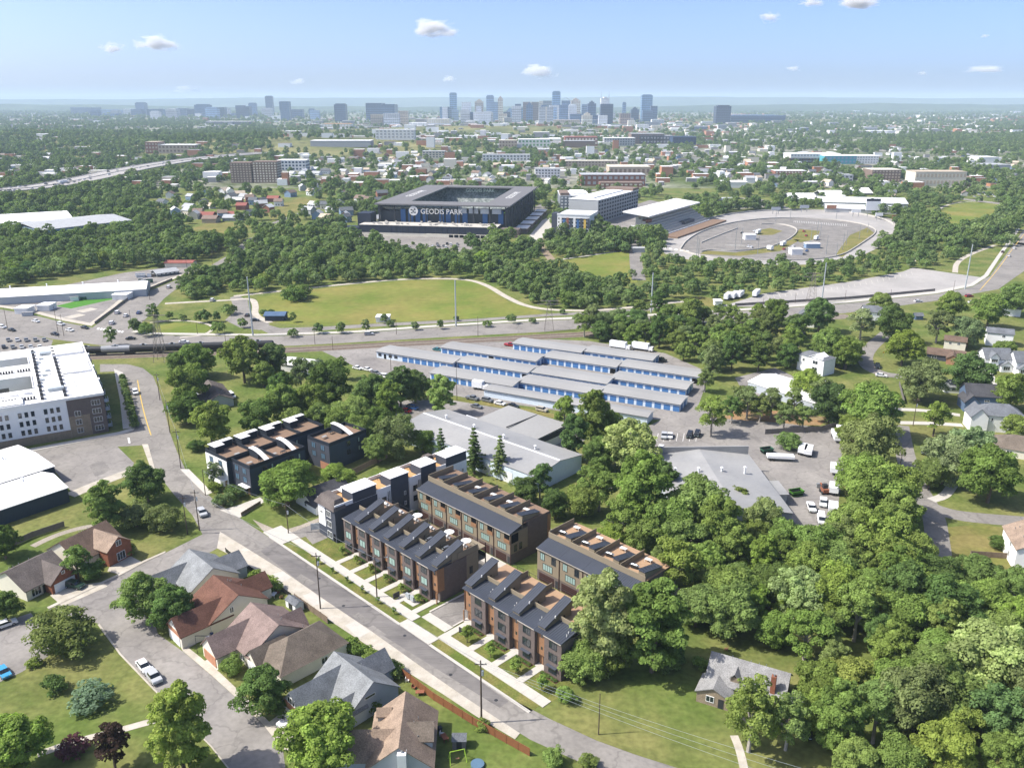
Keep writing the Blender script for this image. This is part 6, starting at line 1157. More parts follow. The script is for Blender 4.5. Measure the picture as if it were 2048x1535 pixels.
fence([(1945,1145),(2000,1152),(2050,1160)],1.8,'fence_grey','board fence of the yard at the right edge'); fence([(1945,1145),(1940,1112),(2040,1118)],1.6,'fence_wood','rail fence around the small right hand yard'); fence([(1530,868),(1640,862),(1690,850)],1.9,'fence_grey','dark fence behind the workshop yard'); fence([(1798,770),(1808,808)],1.8,'fence_grey','board fence beside the spreading oak')
fence([(1470,612),(1700,598),(1870,582)],1.6,'fence_grey','long dark fence between the boulevard and the car park',6.,t=.03); fence([(190,648),(262,595),(345,560)],1.4,'fence_grey','hedge like fence between the yard and the avenue',6.)
# ---- back-yard things
def shed(px,py,rz,label,L_=2.4,W_=2.,m='fence_grey'):
    r=empty('garden_shed',(*P(px,py),0),rz); obj('wall',gwall(MB(),L_,W_,1.9,2.6),M[m],r); obj('roof',gable(MB(),L_,W_,1.9,2.6,.15,.08),M['shingle_slate'],r); part('door',r,'frame_dark',(L_*.3,L_*.7,-.04,.0,.05,1.7)); tag(r,label,'shed')
shed(905,1498,0,'small grey shed in the back yard of the tan roofed house'); shed(572,1212,-.75,'white topped shed behind the red roofed house',4.,2.2,'white_siding'); 
def bin_(px,py,label,m='roller_blue'):
    r=empty('wheelie_bin',(*P(px,py),0),.5); obj('body',MB().add([(-.25,-.3,.05),(.25,-.3,.05),(.25,.3,.05),(-.25,.3,.05),(-.32,-.38,1.),(.32,-.38,1.),(.32,.38,1.),(-.32,.38,1.)],[(0,1,5,4),(1,2,6,5),(2,3,7,6),(3,0,4,7),(3,2,1,0)]),M[m],r); part('lid',r,m,(-.36,.36,-.42,.42,1.0,1.08)); tag(r,label,'bin')
plain('bin_blue',(.02,.05,.16),.5)
bin_(138,1172,'blue bin beside the white garage door','bin_blue'); bin_(424,1272,'blue bin between the red and mauve roofed houses','bin_blue'); bin_(612,1263,'blue bin behind the mauve roofed house','bin_blue'); bin_(880,1462,'dark bin behind the tan roofed house','black_metal')
r=empty('swing_set',(*P(915,1520),0),.3); plain('lime',(.35,.55,.05),.5)
for s in (-1,1): obj('leg',MB().tube((s*1.5,-.9,0),(s*1.3,0,2.2),.07,n=5),M['lime'],r); obj('leg',MB().tube((s*1.5,.9,0),(s*1.3,0,2.2),.07,n=5),M['lime'],r)
obj('top_bar',MB().tube((-1.3,0,2.2),(1.3,0,2.2),.07,n=5),M['lime'],r); part('swing_seat',r,'brick_orange',(-.3,.3,-.15,.15,.5,.56)); tag(r,'lime green swing set in the back yard at the bottom edge','swing')
r=empty('garden_pool',(*P(955,1530),0)); obj('rim',MB().tube((0,0,0),(0,0,.5),1.2,n=16),M['glass_blue'],r); tag(r,'small round blue paddling pool in the back yard','pool')
r=empty('utility_box',(*P(452,1297),0),.4); part('cabinet',r,'cream_siding',(-.5,.5,-.4,.4,.1,1.1)); part('plinth',r,'concrete',(-.6,.6,-.5,.5,0,.1)); tag(r,'cream utility box on the lawn by the street lamp','box')
r=empty('sign_board',(*P(632,1062),0),.2); part('panel',r,'galvanised',(-1.3,1.3,-.08,.08,.6,2.4)); part('post',r,'steel',(-1.2,-1.1,-.05,.05,0,.6),(1.1,1.2,-.05,.05,0,.6)); tag(r,'grey notice board beside the gravel yard of the white houses','sign')
r=empty('warning_sign',(*P(1766,713),0)); obj('post',MB().tube((0,0,0),(0,0,2.1),.05,n=5),M['steel'],r); obj('plate',MB().add([(0,-.06,1.5),(.6,-.06,2.1),(0,-.06,2.7),(-.6,-.06,2.1)],[(0,1,2,3)]),M['yellow_paint'],r); tag(r,'yellow diamond warning sign on the lane corner','sign')
def person(px,py,colr,label,rz=0.):
    x,y=P(px,py); r=empty('person',(x,y,0),rz); bm=MB()
    for (z0,z1,a,b,ox) in ((0,.45,.06,.075,.1),(.45,.88,.075,.10,.09),(0,.45,.06,.075,-.1),(.45,.88,.075,.10,-.09)): bm.tube((ox,0,z0),(ox,0,z1),a,b,n=8)
    bm.tube((0,0,.85),(0,0,1.1),.17,.15,n=10).tube((0,0,1.1),(0,0,1.4),.15,.2,n=10).tube((0,0,1.4),(0,0,1.5),.2,.07,n=10).tube((0,0,1.5),(0,0,1.56),.065,n=8)
    for s in (-1,1): bm.tube((s*.2,0,1.42),(s*.27,.02,1.12),.055,.045,n=7).tube((s*.27,.02,1.12),(s*.25,-.1,.86),.045,.03,n=7)
    obj('body',bm,M[colr],r,smooth=True); hd=MB(); n=8
    for i in range(n-1):
        z0,z1=1.54+.24*i/(n-1),1.54+.24*(i+1)/(n-1); f=lambda z:.1*math.sqrt(max(.02,1-((z-1.66)/.125)**2)); hd.tube((0,0,z0),(0,0,z1),f(z0),f(z1),n=10,cap=i in(0,n-2))
    obj('head',hd,M['cream_siding'],r,smooth=True); tag(r,label,'person')
person(986,1100,'slate_siding','person standing on the pale alley paving between the rows')

# ---- clutter
rc=random.Random(3)
for k,(a,b) in enumerate(((548,1192),(556,1186),(562,1196),(540,1182),(815,1362),(828,1376),(840,1388),(850,1380),(884,1470),(889,1478),(1452,1300))):
    (chair if k%3 else table)(*P(a,b),0,rc.uniform(0,6),'garden furniture in the back yards of the near houses','back yard furniture',rc.choice(('wood_panel','white_paint','black_metal','brick_red')))
def crate(px,py,l,w_,h,m,rz,label,grp):
    r=empty('container',(*P(px,py),0),rz); part('body',r,m,(-l/2,l/2,-w_/2,w_/2,.1,h)); part('roof',r,'roof_grey_metal',(-l/2-.1,l/2+.1,-w_/2-.1,w_/2+.1,h+.01,h+.12)); part('door',r,'frame_dark',(l/2,l/2+.04,-w_/3,w_/3,.2,h*.8)); tag(r,label,'container',grp)
for k in range(20):
    a,b=rc.choice(((rc.uniform(55,100),rc.uniform(612,632)),(rc.uniform(225,290),rc.uniform(560,590)),(rc.uniform(90,170),rc.uniform(588,604)),(rc.uniform(280,310),rc.uniform(553,566)))); crate(a,b,rc.uniform(2.5,6),2.4,rc.uniform(1.6,2.7),rc.choice(('white_siding','grey_siding','fence_wood','green_skip','brick_orange','white_metal')),.3+rc.uniform(-.2,.2),'small stall or container in the market yard','market yard stalls')
for k in range(16):
    a,b=rc.uniform(1480,1640),rc.uniform(462,505); box_truck(a,b,8,rc.choice((-3,2,5)),'trailer standing in the speedway infield',rc.uniform(5,9),trailer=True,box='white_metal',group='infield trailers') if k<4 else car(a,b,6,-3,'sedan',rc.choice(('white','red','blue','black')),'car standing in the speedway infield','infield cars',False)
for k in range(10): car(8+k*9,696-(k%2)*14,4,10,'sedan',rc.choice(('white','black','silver','grey')),'car in the lot behind the white apartment roofs','cars in the upper left lot',False)
# ================================================================ trees and shrubs
def quads_mesh(name,V,tone,mat):
    n=len(V)//4; me=bpy.data.meshes.new(name); me.vertices.add(len(V)); me.vertices.foreach_set('co',V.astype(np.float32).ravel())
    me.loops.add(n*4); me.loops.foreach_set('vertex_index',np.arange(n*4,dtype=np.int32)); me.polygons.add(n); me.polygons.foreach_set('loop_start',np.arange(0,n*4,4,dtype=np.int32))
    me.update(calc_edges=True); a=me.attributes.new('tone','FLOAT','FACE'); a.data.foreach_set('value',tone.astype(np.float32)); me.materials.append(mat); return me
def leaves(centres,radii,n,size,r_,flatten=.85,keep=.72,ntone=(.7,1.3),up=.35):
    """leaf-sized faces on the shells of many clumps; faces buried deep in a neighbouring clump are dropped"""
    C=np.array(centres); Rr=np.array(radii); k=len(C); pick=r_.choice(k,n,p=Rr**2/np.sum(Rr**2))
    d=r_.normal(size=(n,3)); d/=np.linalg.norm(d,axis=1)[:,None]; d[:,2]=np.where(d[:,2]<-.35,-d[:,2],d[:,2])
    rad=Rr[pick]*r_.uniform(.72,1.08,n); p=C[pick]+d*rad[:,None]*np.array([1,1,flatten])
    dist=np.linalg.norm((p[:,None,:]-C[None])/np.array([1,1,flatten]),axis=2)/Rr[None]; ok=(dist<keep).sum(1)==0
    p=p[ok]; d=d[ok]; pick=pick[ok]; n=len(p)
    nr=d+r_.normal(size=(n,3))*.42; nr[:,2]+=up; nr/=np.linalg.norm(nr,axis=1)[:,None]
    a=np.cross(nr,r_.normal(size=(n,3))); a/=np.linalg.norm(a,axis=1)[:,None]; b=np.cross(nr,a)
    s=size*r_.uniform(.6,1.35,n)[:,None]; asp=r_.uniform(.6,1.,n)[:,None]
    V=np.stack([p-a*s-b*s*asp*.35,p+a*s*.3-b*s*asp,p+a*s+b*s*asp*.3,p-a*s*.25+b*s*asp],1).reshape(-1,3)
    ct=r_.uniform(*ntone,k); tone=ct[pick]*r_.uniform(.8,1.2,n)
    return V,tone
def trunk_mesh(name,h,r,limbs,mat,r_,spread,top):
    mb=MB(); mb.tube((0,0,-.3),(0.05*h*r_.uniform(-.4,.4),0.05*h*r_.uniform(-.4,.4),h*.5),r,r*.65,7); t0=Vector((0,0,h*.32))
    for i in range(limbs):
        a=6.283*i/limbs+r_.uniform(-.4,.4); z0=h*r_.uniform(.28,.5); e=Vector((math.cos(a)*spread*r_.uniform(.45,.8),math.sin(a)*spread*r_.uniform(.45,.8),top*r_.uniform(.72,.95)))
        m=Vector((e.x*.35,e.y*.35,(z0+e.z)*.5)); mb.tube((0,0,z0),m,r*.5,r*.33,5).tube(m,e,r*.33,r*.1,5)
        f=m+Vector((r_.uniform(-1,1),r_.uniform(-1,1),r_.uniform(.5,1.2)))*spread*.3; mb.tube(m,f,r*.22,r*.06,4)
    return mb.mesh(name,mat)
PROTO={}
def broad(key,seed,h,r,zc,rz,nl,lr,n,size,bark='bark',spread=1.,keep=.72,flatten=.85,limbs=6):
    r_=np.random.default_rng(seed); cs=[];rs=[]
    g=math.pi*(3-math.sqrt(5))
    for i in range(nl):
        t=(i+.5)/nl; z=1-1.9*t; q=math.sqrt(max(0,1-min(z*z,1)))**.8; a=g*i+r_.uniform(-.5,.5); f=r_.uniform(.62,1.0)
        cs.append((r*.72*q*math.cos(a)*f,r*.72*q*math.sin(a)*f,zc+rz*.78*z*r_.uniform(.8,1.1))); rs.append(lr*r*r_.uniform(.7,1.3))
    for i in range(nl//3): a=r_.uniform(0,6.28); q=r*r_.uniform(.1,.4); cs.append((q*math.cos(a),q*math.sin(a),zc+rz*r_.uniform(-.2,.6))); rs.append(lr*r*r_.uniform(1.,1.4))
    c2=[];r2=[]
    for (c,q) in zip(cs,rs):
        m=int(r_.integers(7,12))
        for k in range(m):
            d=r_.normal(size=3); d/=np.linalg.norm(d); d[2]=abs(d[2])*1.1-.35; f=r_.uniform(.5,1.12); c2.append((c[0]+d[0]*q*f,c[1]+d[1]*q*f,max(c[2]+d[2]*q*f*.85,.07*h))); r2.append(q*r_.uniform(.26,.52))
        c2.append(c); r2.append(q*.8)
    V,tone=leaves(c2,r2,n,size,r_,flatten,.55); me=quads_mesh(key+'_crown',V,tone,M['leaf'])
    tr=trunk_mesh(key+'_trunk',h,r*.055+.08,limbs,M[bark],r_,r,zc+rz*.3)
    PROTO[key]=dict(crown=me,trunk=tr,h=h,r=r,zc=zc,rz=rz)
def conifer(key,seed,h,r,n,size,droop=.25,tiers=15,open_=.25):
    r_=np.random.default_rng(seed); cs=[];rs=[]
    for i in range(tiers):
        t=i/(tiers-1); z=h*(.16+.82*t); R0=r*(1-t)**.8+.15; m=max(3,int(7*(1-t))+2)
        for j in range(m):
            a=6.283*j/m+i*1.3+r_.uniform(-.3,.3); L_=R0*r_.uniform(.55,1.05)
            for s in (.35,.7,1.): cs.append((math.cos(a)*L_*s,math.sin(a)*L_*s,z-droop*L_*s*s)); rs.append(max(.28,r*.16*(1.15-s*.5)))
    V,tone=leaves(cs,rs,n,size,r_,.6,.25,(.7,1.25),.5); me=quads_mesh(key+'_crown',V,tone,M['leaf'])
    tr=MB().tube((0,0,-.3),(0,0,h*.95),r*.09+.05,.04,6).mesh(key+'_trunk',M['bark']); PROTO[key]=dict(crown=me,trunk=tr,h=h,r=r,zc=h*.45,rz=h*.45)
broad('round',1,10.4,4.8,5.1,4.9,14,.40,24000,.175); broad('maple',2,11.2,5.0,5.4,5.2,17,.37,26000,.18); broad('oak',3,11.,6.2,5.6,5.0,18,.36,29000,.20,limbs=8)
broad('tall',4,16,5.0,8.2,8.0,20,.36,28000,.20); broad('open',5,14,5.6,7.6,6.0,14,.30,13000,.2,bark='bark_pale',limbs=9); broad('wild',6,12.5,5.6,6.0,6.2,16,.41,27000,.20); broad('wild2',16,10.5,5.2,5.0,5.2,13,.45,24000,.20)
broad('squat',7,5.4,4.4,2.7,2.6,17,.36,15000,.15); broad('young',8,4.6,1.5,2.7,1.8,7,.45,2200,.13,limbs=4); broad('shrub',9,1.9,1.35,.8,.9,8,.5,2600,.11,limbs=3); broad('slim',10,7.5,2.1,4.0,3.4,9,.45,4500,.16,limbs=4)
conifer('pine',11,16,4.4,12000,.19,.05,11); conifer('cedar',12,9,2.6,6000,.17,-.1,12)
# smaller versions for the far wood
FARP=[]
for i,(seed,h,r,zc,rz,nl,lr) in enumerate(((31,11,4.7,5.0,5.2,9,.48),(32,15,5.2,7.,7.0,11,.44),(33,8,6.0,3.8,3.6,12,.42),(34,13,4.0,6.0,6.4,9,.48),(35,10,5.6,4.8,4.6,7,.5),(36,17,4.6,8.,8.2,11,.42),(37,7,4.2,3.2,3.4,8,.5))):
    r_=np.random.default_rng(seed); cs=[];rs=[]
    for k in range(nl):
        t=(k+.5)/nl; z=1-1.7*t; q=math.sqrt(max(0,1-min(z*z,1))); a=2.4*k+r_.uniform(-.4,.4); cs.append((r*.68*q*math.cos(a),r*.68*q*math.sin(a),zc+rz*.7*z)); rs.append(lr*r*r_.uniform(.75,1.2))
    V,tone=leaves(cs,rs,900,.56,r_,.85,.6); me=quads_mesh('far_crown',V,tone,M['leaf_far'])
    FARP.append(bpy.data.objects.new('far_crown',me))
LEAF={'mid': (0.1228, 0.1693, 0.047), 'dark': (0.0837, 0.1283, 0.0403), 'bright': (0.1442, 0.1972, 0.047), 'olive': (0.119, 0.1535, 0.0582), 'pale': (0.19, 0.24, 0.085), 'silver': (0.15, 0.19, 0.092), 'yellow': (0.1674, 0.2065, 0.0515), 'blue': (0.093, 0.1469, 0.0952), 'purple': (0.075, 0.035, 0.045), 'plum': (0.045, 0.028, 0.024), 'rust': (0.17, 0.085, 0.055), 'deep': (0.0651, 0.107, 0.0403)}
TREES=[]   # x,y,scale,proto,colour,label,group,name,z
def tree_px(cx,cy,wpx,kind='round',colr='mid',label=None,group=None,name=None,sx=1.):
    p=PROTO[kind]; s=1.
    for _ in range(5):
        x,y=P(cx,cy,p['zc']*s*sx); s=(wpx/2)*depth(x,y,p['zc']*s*sx)/FPX/p['r']
    TREES.append([x,y,s,kind,colr,label,group,name,0.,sx])
def inpoly(X,Y,poly):
    c=np.zeros(X.shape,bool); n=len(poly)
    for i in range(n):
        x1,y1=poly[i-1]; x2,y2=poly[i]
        if y1==y2: continue
        k=((Y<y1)!=(Y<y2))&(X<(x2-x1)*(Y-y1)/(y2-y1)+x1); c^=k
    return c
def clear_mask(X,Y,grow=0):
    bad=np.zeros(X.shape,bool)
    for poly in CLEAR:
        a=np.array(poly); lo=a.min(0);hi=a.max(0); k=(X>lo[0])&(X<hi[0])&(Y>lo[1])&(Y<hi[1])
        if k.any():
            idx=np.where(k)[0]; bad[idx]|=inpoly(X[idx],Y[idx],poly)
    return bad
def wood(poly_px,spacing,kinds,cols,scl,label,group,tries=14,name=None,use_clear=True):
    poly=[P(*p) for p in poly_px]; a=np.array(poly); lo=a.min(0);hi=a.max(0); area=abs(sum(poly[i-1][0]*poly[i][1]-poly[i][0]*poly[i-1][1] for i in range(len(poly))))/2
    n=int(area/spacing**2*3)+4; pts=[]; X=rng.uniform(lo[0],hi[0],n*6); Y=rng.uniform(lo[1],hi[1],n*6); ok=inpoly(X,Y,poly)
    if use_clear: ok&=~clear_mask(X,Y)
    cell={}
    for x,y in zip(X[ok],Y[ok]):
        k=(int(x//spacing),int(y//spacing)); good=True
        for i in(-1,0,1):
            for j in(-1,0,1):
                for q in cell.get((k[0]+i,k[1]+j),()):
                    if (q[0]-x)**2+(q[1]-y)**2<spacing**2: good=False
        if good: cell.setdefault(k,[]).append((x,y)); pts.append((x,y))
    for (x,y) in pts: TREES.append([x,y,random.uniform(*scl),random.choice(kinds),random.choice(cols),label,group,name,0.,1.])
T=tree_px
# -- foreground, left
T(20,1492,140,'maple','bright','big bright green tree at the bottom left corner, beside the path')
T(122,1262,146,'squat','olive','wide low olive tree on the corner of the lawn above the side street',sx=.85)
T(290,1195,112,'oak','mid','large tree hiding the front of the grey roofed house by the side street'); T(345,1215,92,'maple','dark','darker tree beside the red roofed house, over its driveway')
T(357,1462,128,'tall','bright','tall light green tree at the end of the garden path by the kerb'); T(645,1480,158,'maple','bright','round bright green maple in front of the grey shingled house')
T(530,1382,102,'round','dark','dark speckled tree in front of the brown hipped roof'); T(463,1332,58,'squat','mid','small rounded tree in front of the mauve roofed house')
T(748,1408,40,'shrub','mid','shrub against the grey wall of the shingled house',None,'shrub'); T(110,1369,42,'shrub','deep','small dark bush alone on the lawn',None,'shrub'); T(180,1394,80,'shrub','blue','broad blue green shrub on the lawn',None,'shrub',.62)
T(145,1495,50,'shrub','purple','low purple leaved shrub beside the garden path',None,'shrub'); T(222,1490,62,'slim','plum','dark purple tree below the garden path')
T(68,1325,26,'shrub','yellow','small yellow green bush at the lawn corner',None,'shrub')
T(207,1008,78,'tall','mid','upright tree between the navy shed and the brown roofed brick house'); T(270,1030,80,'squat','olive','left one of the domed olive trees at the street corner'); T(325,1035,92,'squat','olive','right one of the domed olive trees at the street corner',sx=.9); T(292,968,84,'oak','dark','dark tree at the corner of the empty lot by the street')
T(280,930,24,'young','mid','young tree on the grass tip of the empty lot'); T(150,1118,50,'slim','mid','upright green tree between the two brown roofed houses'); T(182,1142,56,'squat','dark','low dark tree beside the parked jeep'); T(5,1085,66,'maple','dark','dark tree at the left edge below the navy shed'); T(8,1212,60,'maple','dark','dark tree at the left edge by the driveway')
T(255,1100,26,'shrub','mid','shrub beside the brick gable of the brown roofed house',None,'shrub'); T(1105,1518,56,'squat','mid','left one of two small trees at the bottom edge by the street'); T(1176,1522,42,'squat','mid','right one of two small trees at the bottom edge by the street'); T(966,1448,30,'shrub','mid','bush at the foot of the brown utility pole',None,'shrub')
for i,(a,b,c) in enumerate(((700,1292,38),(722,1300,34),(745,1316,38),(768,1330,40),(790,1340,36))): T(a,b,c,'shrub','mid','bush of the hedge behind the grey shingled house','hedge behind the shingled house','shrub')
for i,(a,b,c) in enumerate(((530,1160,30),(545,1172,34),(512,1150,26))): T(a,b,c,'shrub','bright','bush behind the red roofed house by the footway','bushes behind the red roofed house','shrub')
# -- around the navy and white houses
T(572,970,132,'oak','mid','big dense tree in front of the navy town houses',sx=.72); T(676,957,68,'wild2','bright','lighter tree between the navy and the white town houses',sx=.75); T(425,945,34,'slim','silver','small silvery tree in the navy houses front garden')
T(445,1000,36,'shrub','olive','shrub in the front garden of the navy houses','front garden shrubs of the navy houses','shrub');T(470,985,36,'shrub','dark','shrub in the front garden of the navy houses','front garden shrubs of the navy houses','shrub');T(430,975,26,'shrub','mid','shrub in the front garden of the navy houses','front garden shrubs of the navy houses','shrub')
for a,b,c,k,cl in ((420,845,84,'maple','mid'),(376,770,84,'wild','mid'),(370,815,76,'oak','dark'),(395,725,66,'wild2','mid'),(392,890,40,'squat','dark'),(360,730,50,'wild2','dark')): T(a,b,c,k,cl,'tree along the street up from the navy town houses','trees along the upper street')
for a,b,c,k,cl in ((485,722,84,'maple','mid'),(545,722,66,'round','dark'),(525,748,52,'round','mid'),(510,835,74,'wild','mid'),(560,810,84,'maple','mid'),(620,800,92,'oak','mid'),(600,745,60,'open','olive'),(660,775,84,'wild','dark'),(700,830,84,'wild2','mid'),(742,785,74,'maple','dark'),(680,850,70,'wild','mid'),(780,800,62,'tall','mid'),(640,835,62,'round','mid'),(720,865,64,'wild2','mid'),(590,845,60,'maple','mid'),(560,770,54,'wild','dark'),(640,740,50,'open','silver'),(830,775,72,'oak','dark'),(760,840,60,'wild','dark'),(800,770,56,'tall','dark')): T(a,b,c,k,cl,'tree in the grove behind the navy town houses','grove behind the navy town houses')
T(884,785,58,'tall','pale','pale feathery tree at the corner of the storage yard')
T(790,872,84,'wild','olive','olive tree left of the long grey warehouse roof'); T(755,895,60,'maple','mid','tree behind the small navy town house'); T(845,880,54,'wild2','mid','tree at the left end of the grey warehouse'); T(682,730,34,'young','mid','small tree by the yard gate')
T(948,905,56,'pine','dark','tall pine in front of the grey warehouse, left of the pair'); T(1000,920,48,'pine','olive','tall pine in front of the grey warehouse, right of the pair'); T(882,900,44,'pine','deep','dark pine behind the white town houses')
# -- middle right
for a,b,c,k,cl in ((1130,825,62,'open','mid'),(1185,838,72,'tall','mid'),(1150,875,60,'tall','dark'),(1225,855,60,'wild','mid'),(1200,905,72,'wild','mid')): T(a,b,c,k,cl,'tree right of the long grey warehouse','trees right of the grey warehouse')
T(1262,890,112,'maple','pale','pale green tree between the warehouse and the workshop')
for a,b,c,k,cl in ((1290,985,112,'tall','bright'),(1200,965,92,'open','mid'),(1165,1000,70,'wild2','mid'),(1240,1040,92,'open','mid'),(1330,955,56,'tall','dark'),(1390,1010,130,'wild','mid'),(1335,1060,100,'wild','bright'),(1440,1060,92,'tall','mid'),(1525,1045,84,'wild','pale'),(1478,995,52,'open','mid'),(1290,1080,80,'wild2','mid'),(1220,1080,60,'wild2','bright'),(1110,1010,56,'wild','dark'),(1080,960,60,'open','dark'),(1050,985,60,'wild2','dark'),(1570,1085,76,'wild','mid')): T(a,b,c,k,cl,'tree in the belt behind the back row of town houses','tree belt behind the back town houses')
for a,b,c,k,cl in ((1742,822,112,'maple','bright'),(1700,865,60,'wild','mid'),(1735,890,118,'oak','olive'),(1722,945,120,'oak','mid'),(1795,985,100,'wild','bright'),(1745,1000,130,'maple','bright'),(1800,1040,96,'tall','bright'),(1700,1055,110,'wild','mid'),(1765,1080,130,'open','bright'),(1640,1095,112,'wild','mid'),(1700,1110,90,'open','mid'),(1790,1130,110,'wild','mid')): T(a,b,c,k,cl,'tree in the belt right of the workshop yard','tree belt beside the workshop yard')
T(1578,880,58,'squat','mid','dense clipped tree on the island in the workshop yard'); T(1425,830,66,'open','yellow','yellow green tree at the yard entrance'); T(1497,800,60,'open','olive','thin olive tree left of the white hall roof'); T(1545,800,56,'open','olive','thin olive tree in front of the white hall roof'); T(1608,828,48,'open','mid','thin tree right of the white hall roof'); T(1612,768,62,'wild','yellow','light tree beside the white church roof')
for a_,b_,c_ in ((1522,812,50),(1570,828,48),(1590,800,46),(1480,790,46),(1640,788,56)): T(a_,b_,c_,'open','olive','thin tree in the mulch around the white hall','trees around the white hall')
T(1465,815,50,'open','dark','dark thin tree by the yard lane'); T(1660,805,78,'wild','deep','dark spreading tree at the fence')
T(1890,920,96,'wild','silver','grey green tree beside the right hand lane, left of the two'); T(1935,895,92,'open','silver','grey green tree beside the right hand lane, right of the two'); T(1862,945,66,'maple','mid','dark tree right at the bend of the lane'); T(1985,950,112,'maple','mid','tree below the brown roofed house at the right edge'); T(1995,1085,40,'squat','dark','small round tree alone on the fenced lawn')
T(1845,758,104,'oak','olive','spreading oak left of the white cottage'); T(1946,750,96,'oak','dark','spreading dark oak behind the blue house'); T(1808,695,68,'maple','bright','bright round tree by the brown roofed bungalow'); T(1790,650,82,'oak','dark','dark tree at the head of the lane'); T(1878,645,62,'open','olive','open crowned tree behind the bungalow'); T(1938,665,58,'wild','silver','pale grey green tree left of the white modern house'); T(1725,640,60,'open','silver','silvery open tree at the head of the lane')
for a,b,c,k,cl in ((1695,705,66,'maple','mid'),(1655,690,72,'wild','mid'),(1640,630,66,'maple','dark'),(2022,785,70,'wild','mid'),(2035,850,60,'maple','bright'),(1872,835,42,'slim','mid'),(1740,790,70,'wild','mid'),(1980,620,70,'maple','mid'),(2030,600,60,'maple','mid'),(1900,610,56,'round','mid'),(2010,700,50,'wild2','mid'),(1760,610,50,'round','mid')): T(a,b,c,k,cl,'tree among the houses on the right hillside','trees among the right hand houses')
# -- by the right end of the front row
T(1205,1232,150,'tall','pale','huge pale tree against the end of the front town houses'); T(1308,1262,150,'tall','mid','huge green tree right of the pale one at the town houses',sx=.78); T(1335,1305,78,'wild2','dark','dark lower tree behind the old grey house lawn',sx=.8); T(1165,1325,84,'wild2','mid','lower tree at the foot of the town house end wall'); T(1225,1300,90,'wild','mid','middle tree of the clump by the town house end'); T(1130,1390,42,'squat','bright','small bright tree beside the footway end')
T(1505,1425,140,'open','bright','open yellow green tree in front of the old grey house'); T(1578,1442,104,'open','mid','tree at the right end of the old grey house'); T(1470,1350,50,'open','yellow','thin tree top leaning over the old grey house'); T(1400,1325,30,'shrub','mid','bush at the left corner of the old grey house',None,'shrub')
WK=['wild','wild2','maple','tall','oak','open','round']
T(1600,1190,110,'maple','pale','pale flowering tree in the lower right wood'); T(1985,1300,170,'maple','pale','very large pale tree at the right edge of the lower wood')
wood([(1290,1100),(1420,1085),(1560,1105),(1720,1120),(1850,1150),(1900,1185),(2060,1190),(2080,1590),(1640,1590),(1690,1440),(1660,1400),(1610,1340),(1580,1300),(1430,1275),(1390,1262),(1330,1190)],6.6,WK,['mid','mid','bright','olive','mid','dark','yellow','bright','mid'],(.6,1.25),'tree in the dense wood filling the lower right','lower right wood')
wood([(1190,655),(1300,628),(1420,645),(1500,625),(1570,645),(1600,690),(1690,695),(1700,740),(1600,770),(1560,748),(1425,742),(1420,790),(1365,800),(1400,755),(1345,712),(1250,690),(1130,668)],8,WK,['mid','mid','dark','olive','mid'],(.75,1.15),'tree in the wood behind the storage yard','wood behind the storage yard')
MW=['mid','mid','dark','olive','bright','deep']
wood([(490,505),(560,490),(680,470),(800,515),(1000,528),(1000,560),(870,556),(700,564),(600,578),(500,588),(440,580),(445,545)],7.5,['wild','wild2','maple','round'],MW,(.6,1.0),'tree in the wood between the meadow and the stadium','wood above the meadow')
wood([(965,562),(1000,535),(1100,545),(1180,565),(1260,580),(1300,592),(1330,602),(1220,617),(1110,617),(1060,604),(1010,580)],6,['wild','wild2','round'],MW,(.5,.85),'tree in the thicket right of the meadow','thicket right of the meadow')
wood([(690,488),(730,497),(800,510),(900,512),(995,500),(1000,526),(800,520),(700,510)],6,['wild2','round'],MW,(.4,.75),'tree between the stadium forecourt and the wood','trees below the stadium forecourt')
T(1632,1365,90,'wild','mid','tree behind the right end of the old grey house'); T(1650,1430,100,'wild','bright','bright tree right of the old grey house')
wood([(1000,500),(1070,490),(1080,520),(1050,528),(990,525)],5,['wild2','round'],MW,(.4,.65),'tree on the bank left of the long stairs','bank left of the stairs')
wood([(1096,484),(1130,470),(1230,475),(1270,485),(1250,500),(1130,520),(1115,515)],5.5,['wild2','round'],MW,(.4,.75),'tree on the bank below the car deck','bank below the car deck')
wood([(1285,505),(1330,522),(1480,535),(1680,530),(1810,512),(1880,500),(1960,480),(1985,492),(1850,538),(1700,568),(1500,590),(1380,602),(1320,595),(1290,560)],7.5,['wild','wild2','maple','round'],MW,(.45,.75),'tree in the belt between the speedway and the long car park','belt below the speedway')
wood([(1790,490),(1790,465),(1830,452),(1850,470),(1845,505)],7,['wild','round'],MW,(.6,.9),'tree at the speedway bend by the bridge road','trees at the speedway bend')
wood([(1905,470),(1990,470),(2048,440),(2060,400),(2010,400),(1985,440)],9,['wild','maple'],MW,(.7,1.1),'tree along the right hand avenue','trees along the right avenue')
wood([(-20,478),(60,484),(120,486),(200,486),(268,466),(300,492),(400,482),(450,500),(385,528),(280,538),(190,542),(100,556),(-20,585)],7.5,['wild','wild2','maple','tall'],MW,(.7,1.05),'tree in the wood behind the market hall','wood behind the market hall')
wood([(360,585),(385,555),(425,548),(440,570),(430,592),(380,600)],5,['wild2','round'],['dark','mid'],(.6,.8),'tree in the clump beside the diagonal avenue','clump beside the avenue')
wood([(195,685),(225,672),(262,672),(268,688),(230,694)],5,['wild2','squat'],['dark','olive'],(.6,.85),'tree behind the white roofed apartments by the tracks','trees by the tracks')
for a,b in ((268,655),(283,652),(292,660)): T(a,b,26,'wild2','dark','dark tree on the corner of the crossing','corner trees at the crossing')
T(305,625,26,'cedar','deep','tall dark evergreen beside the avenue crossing')
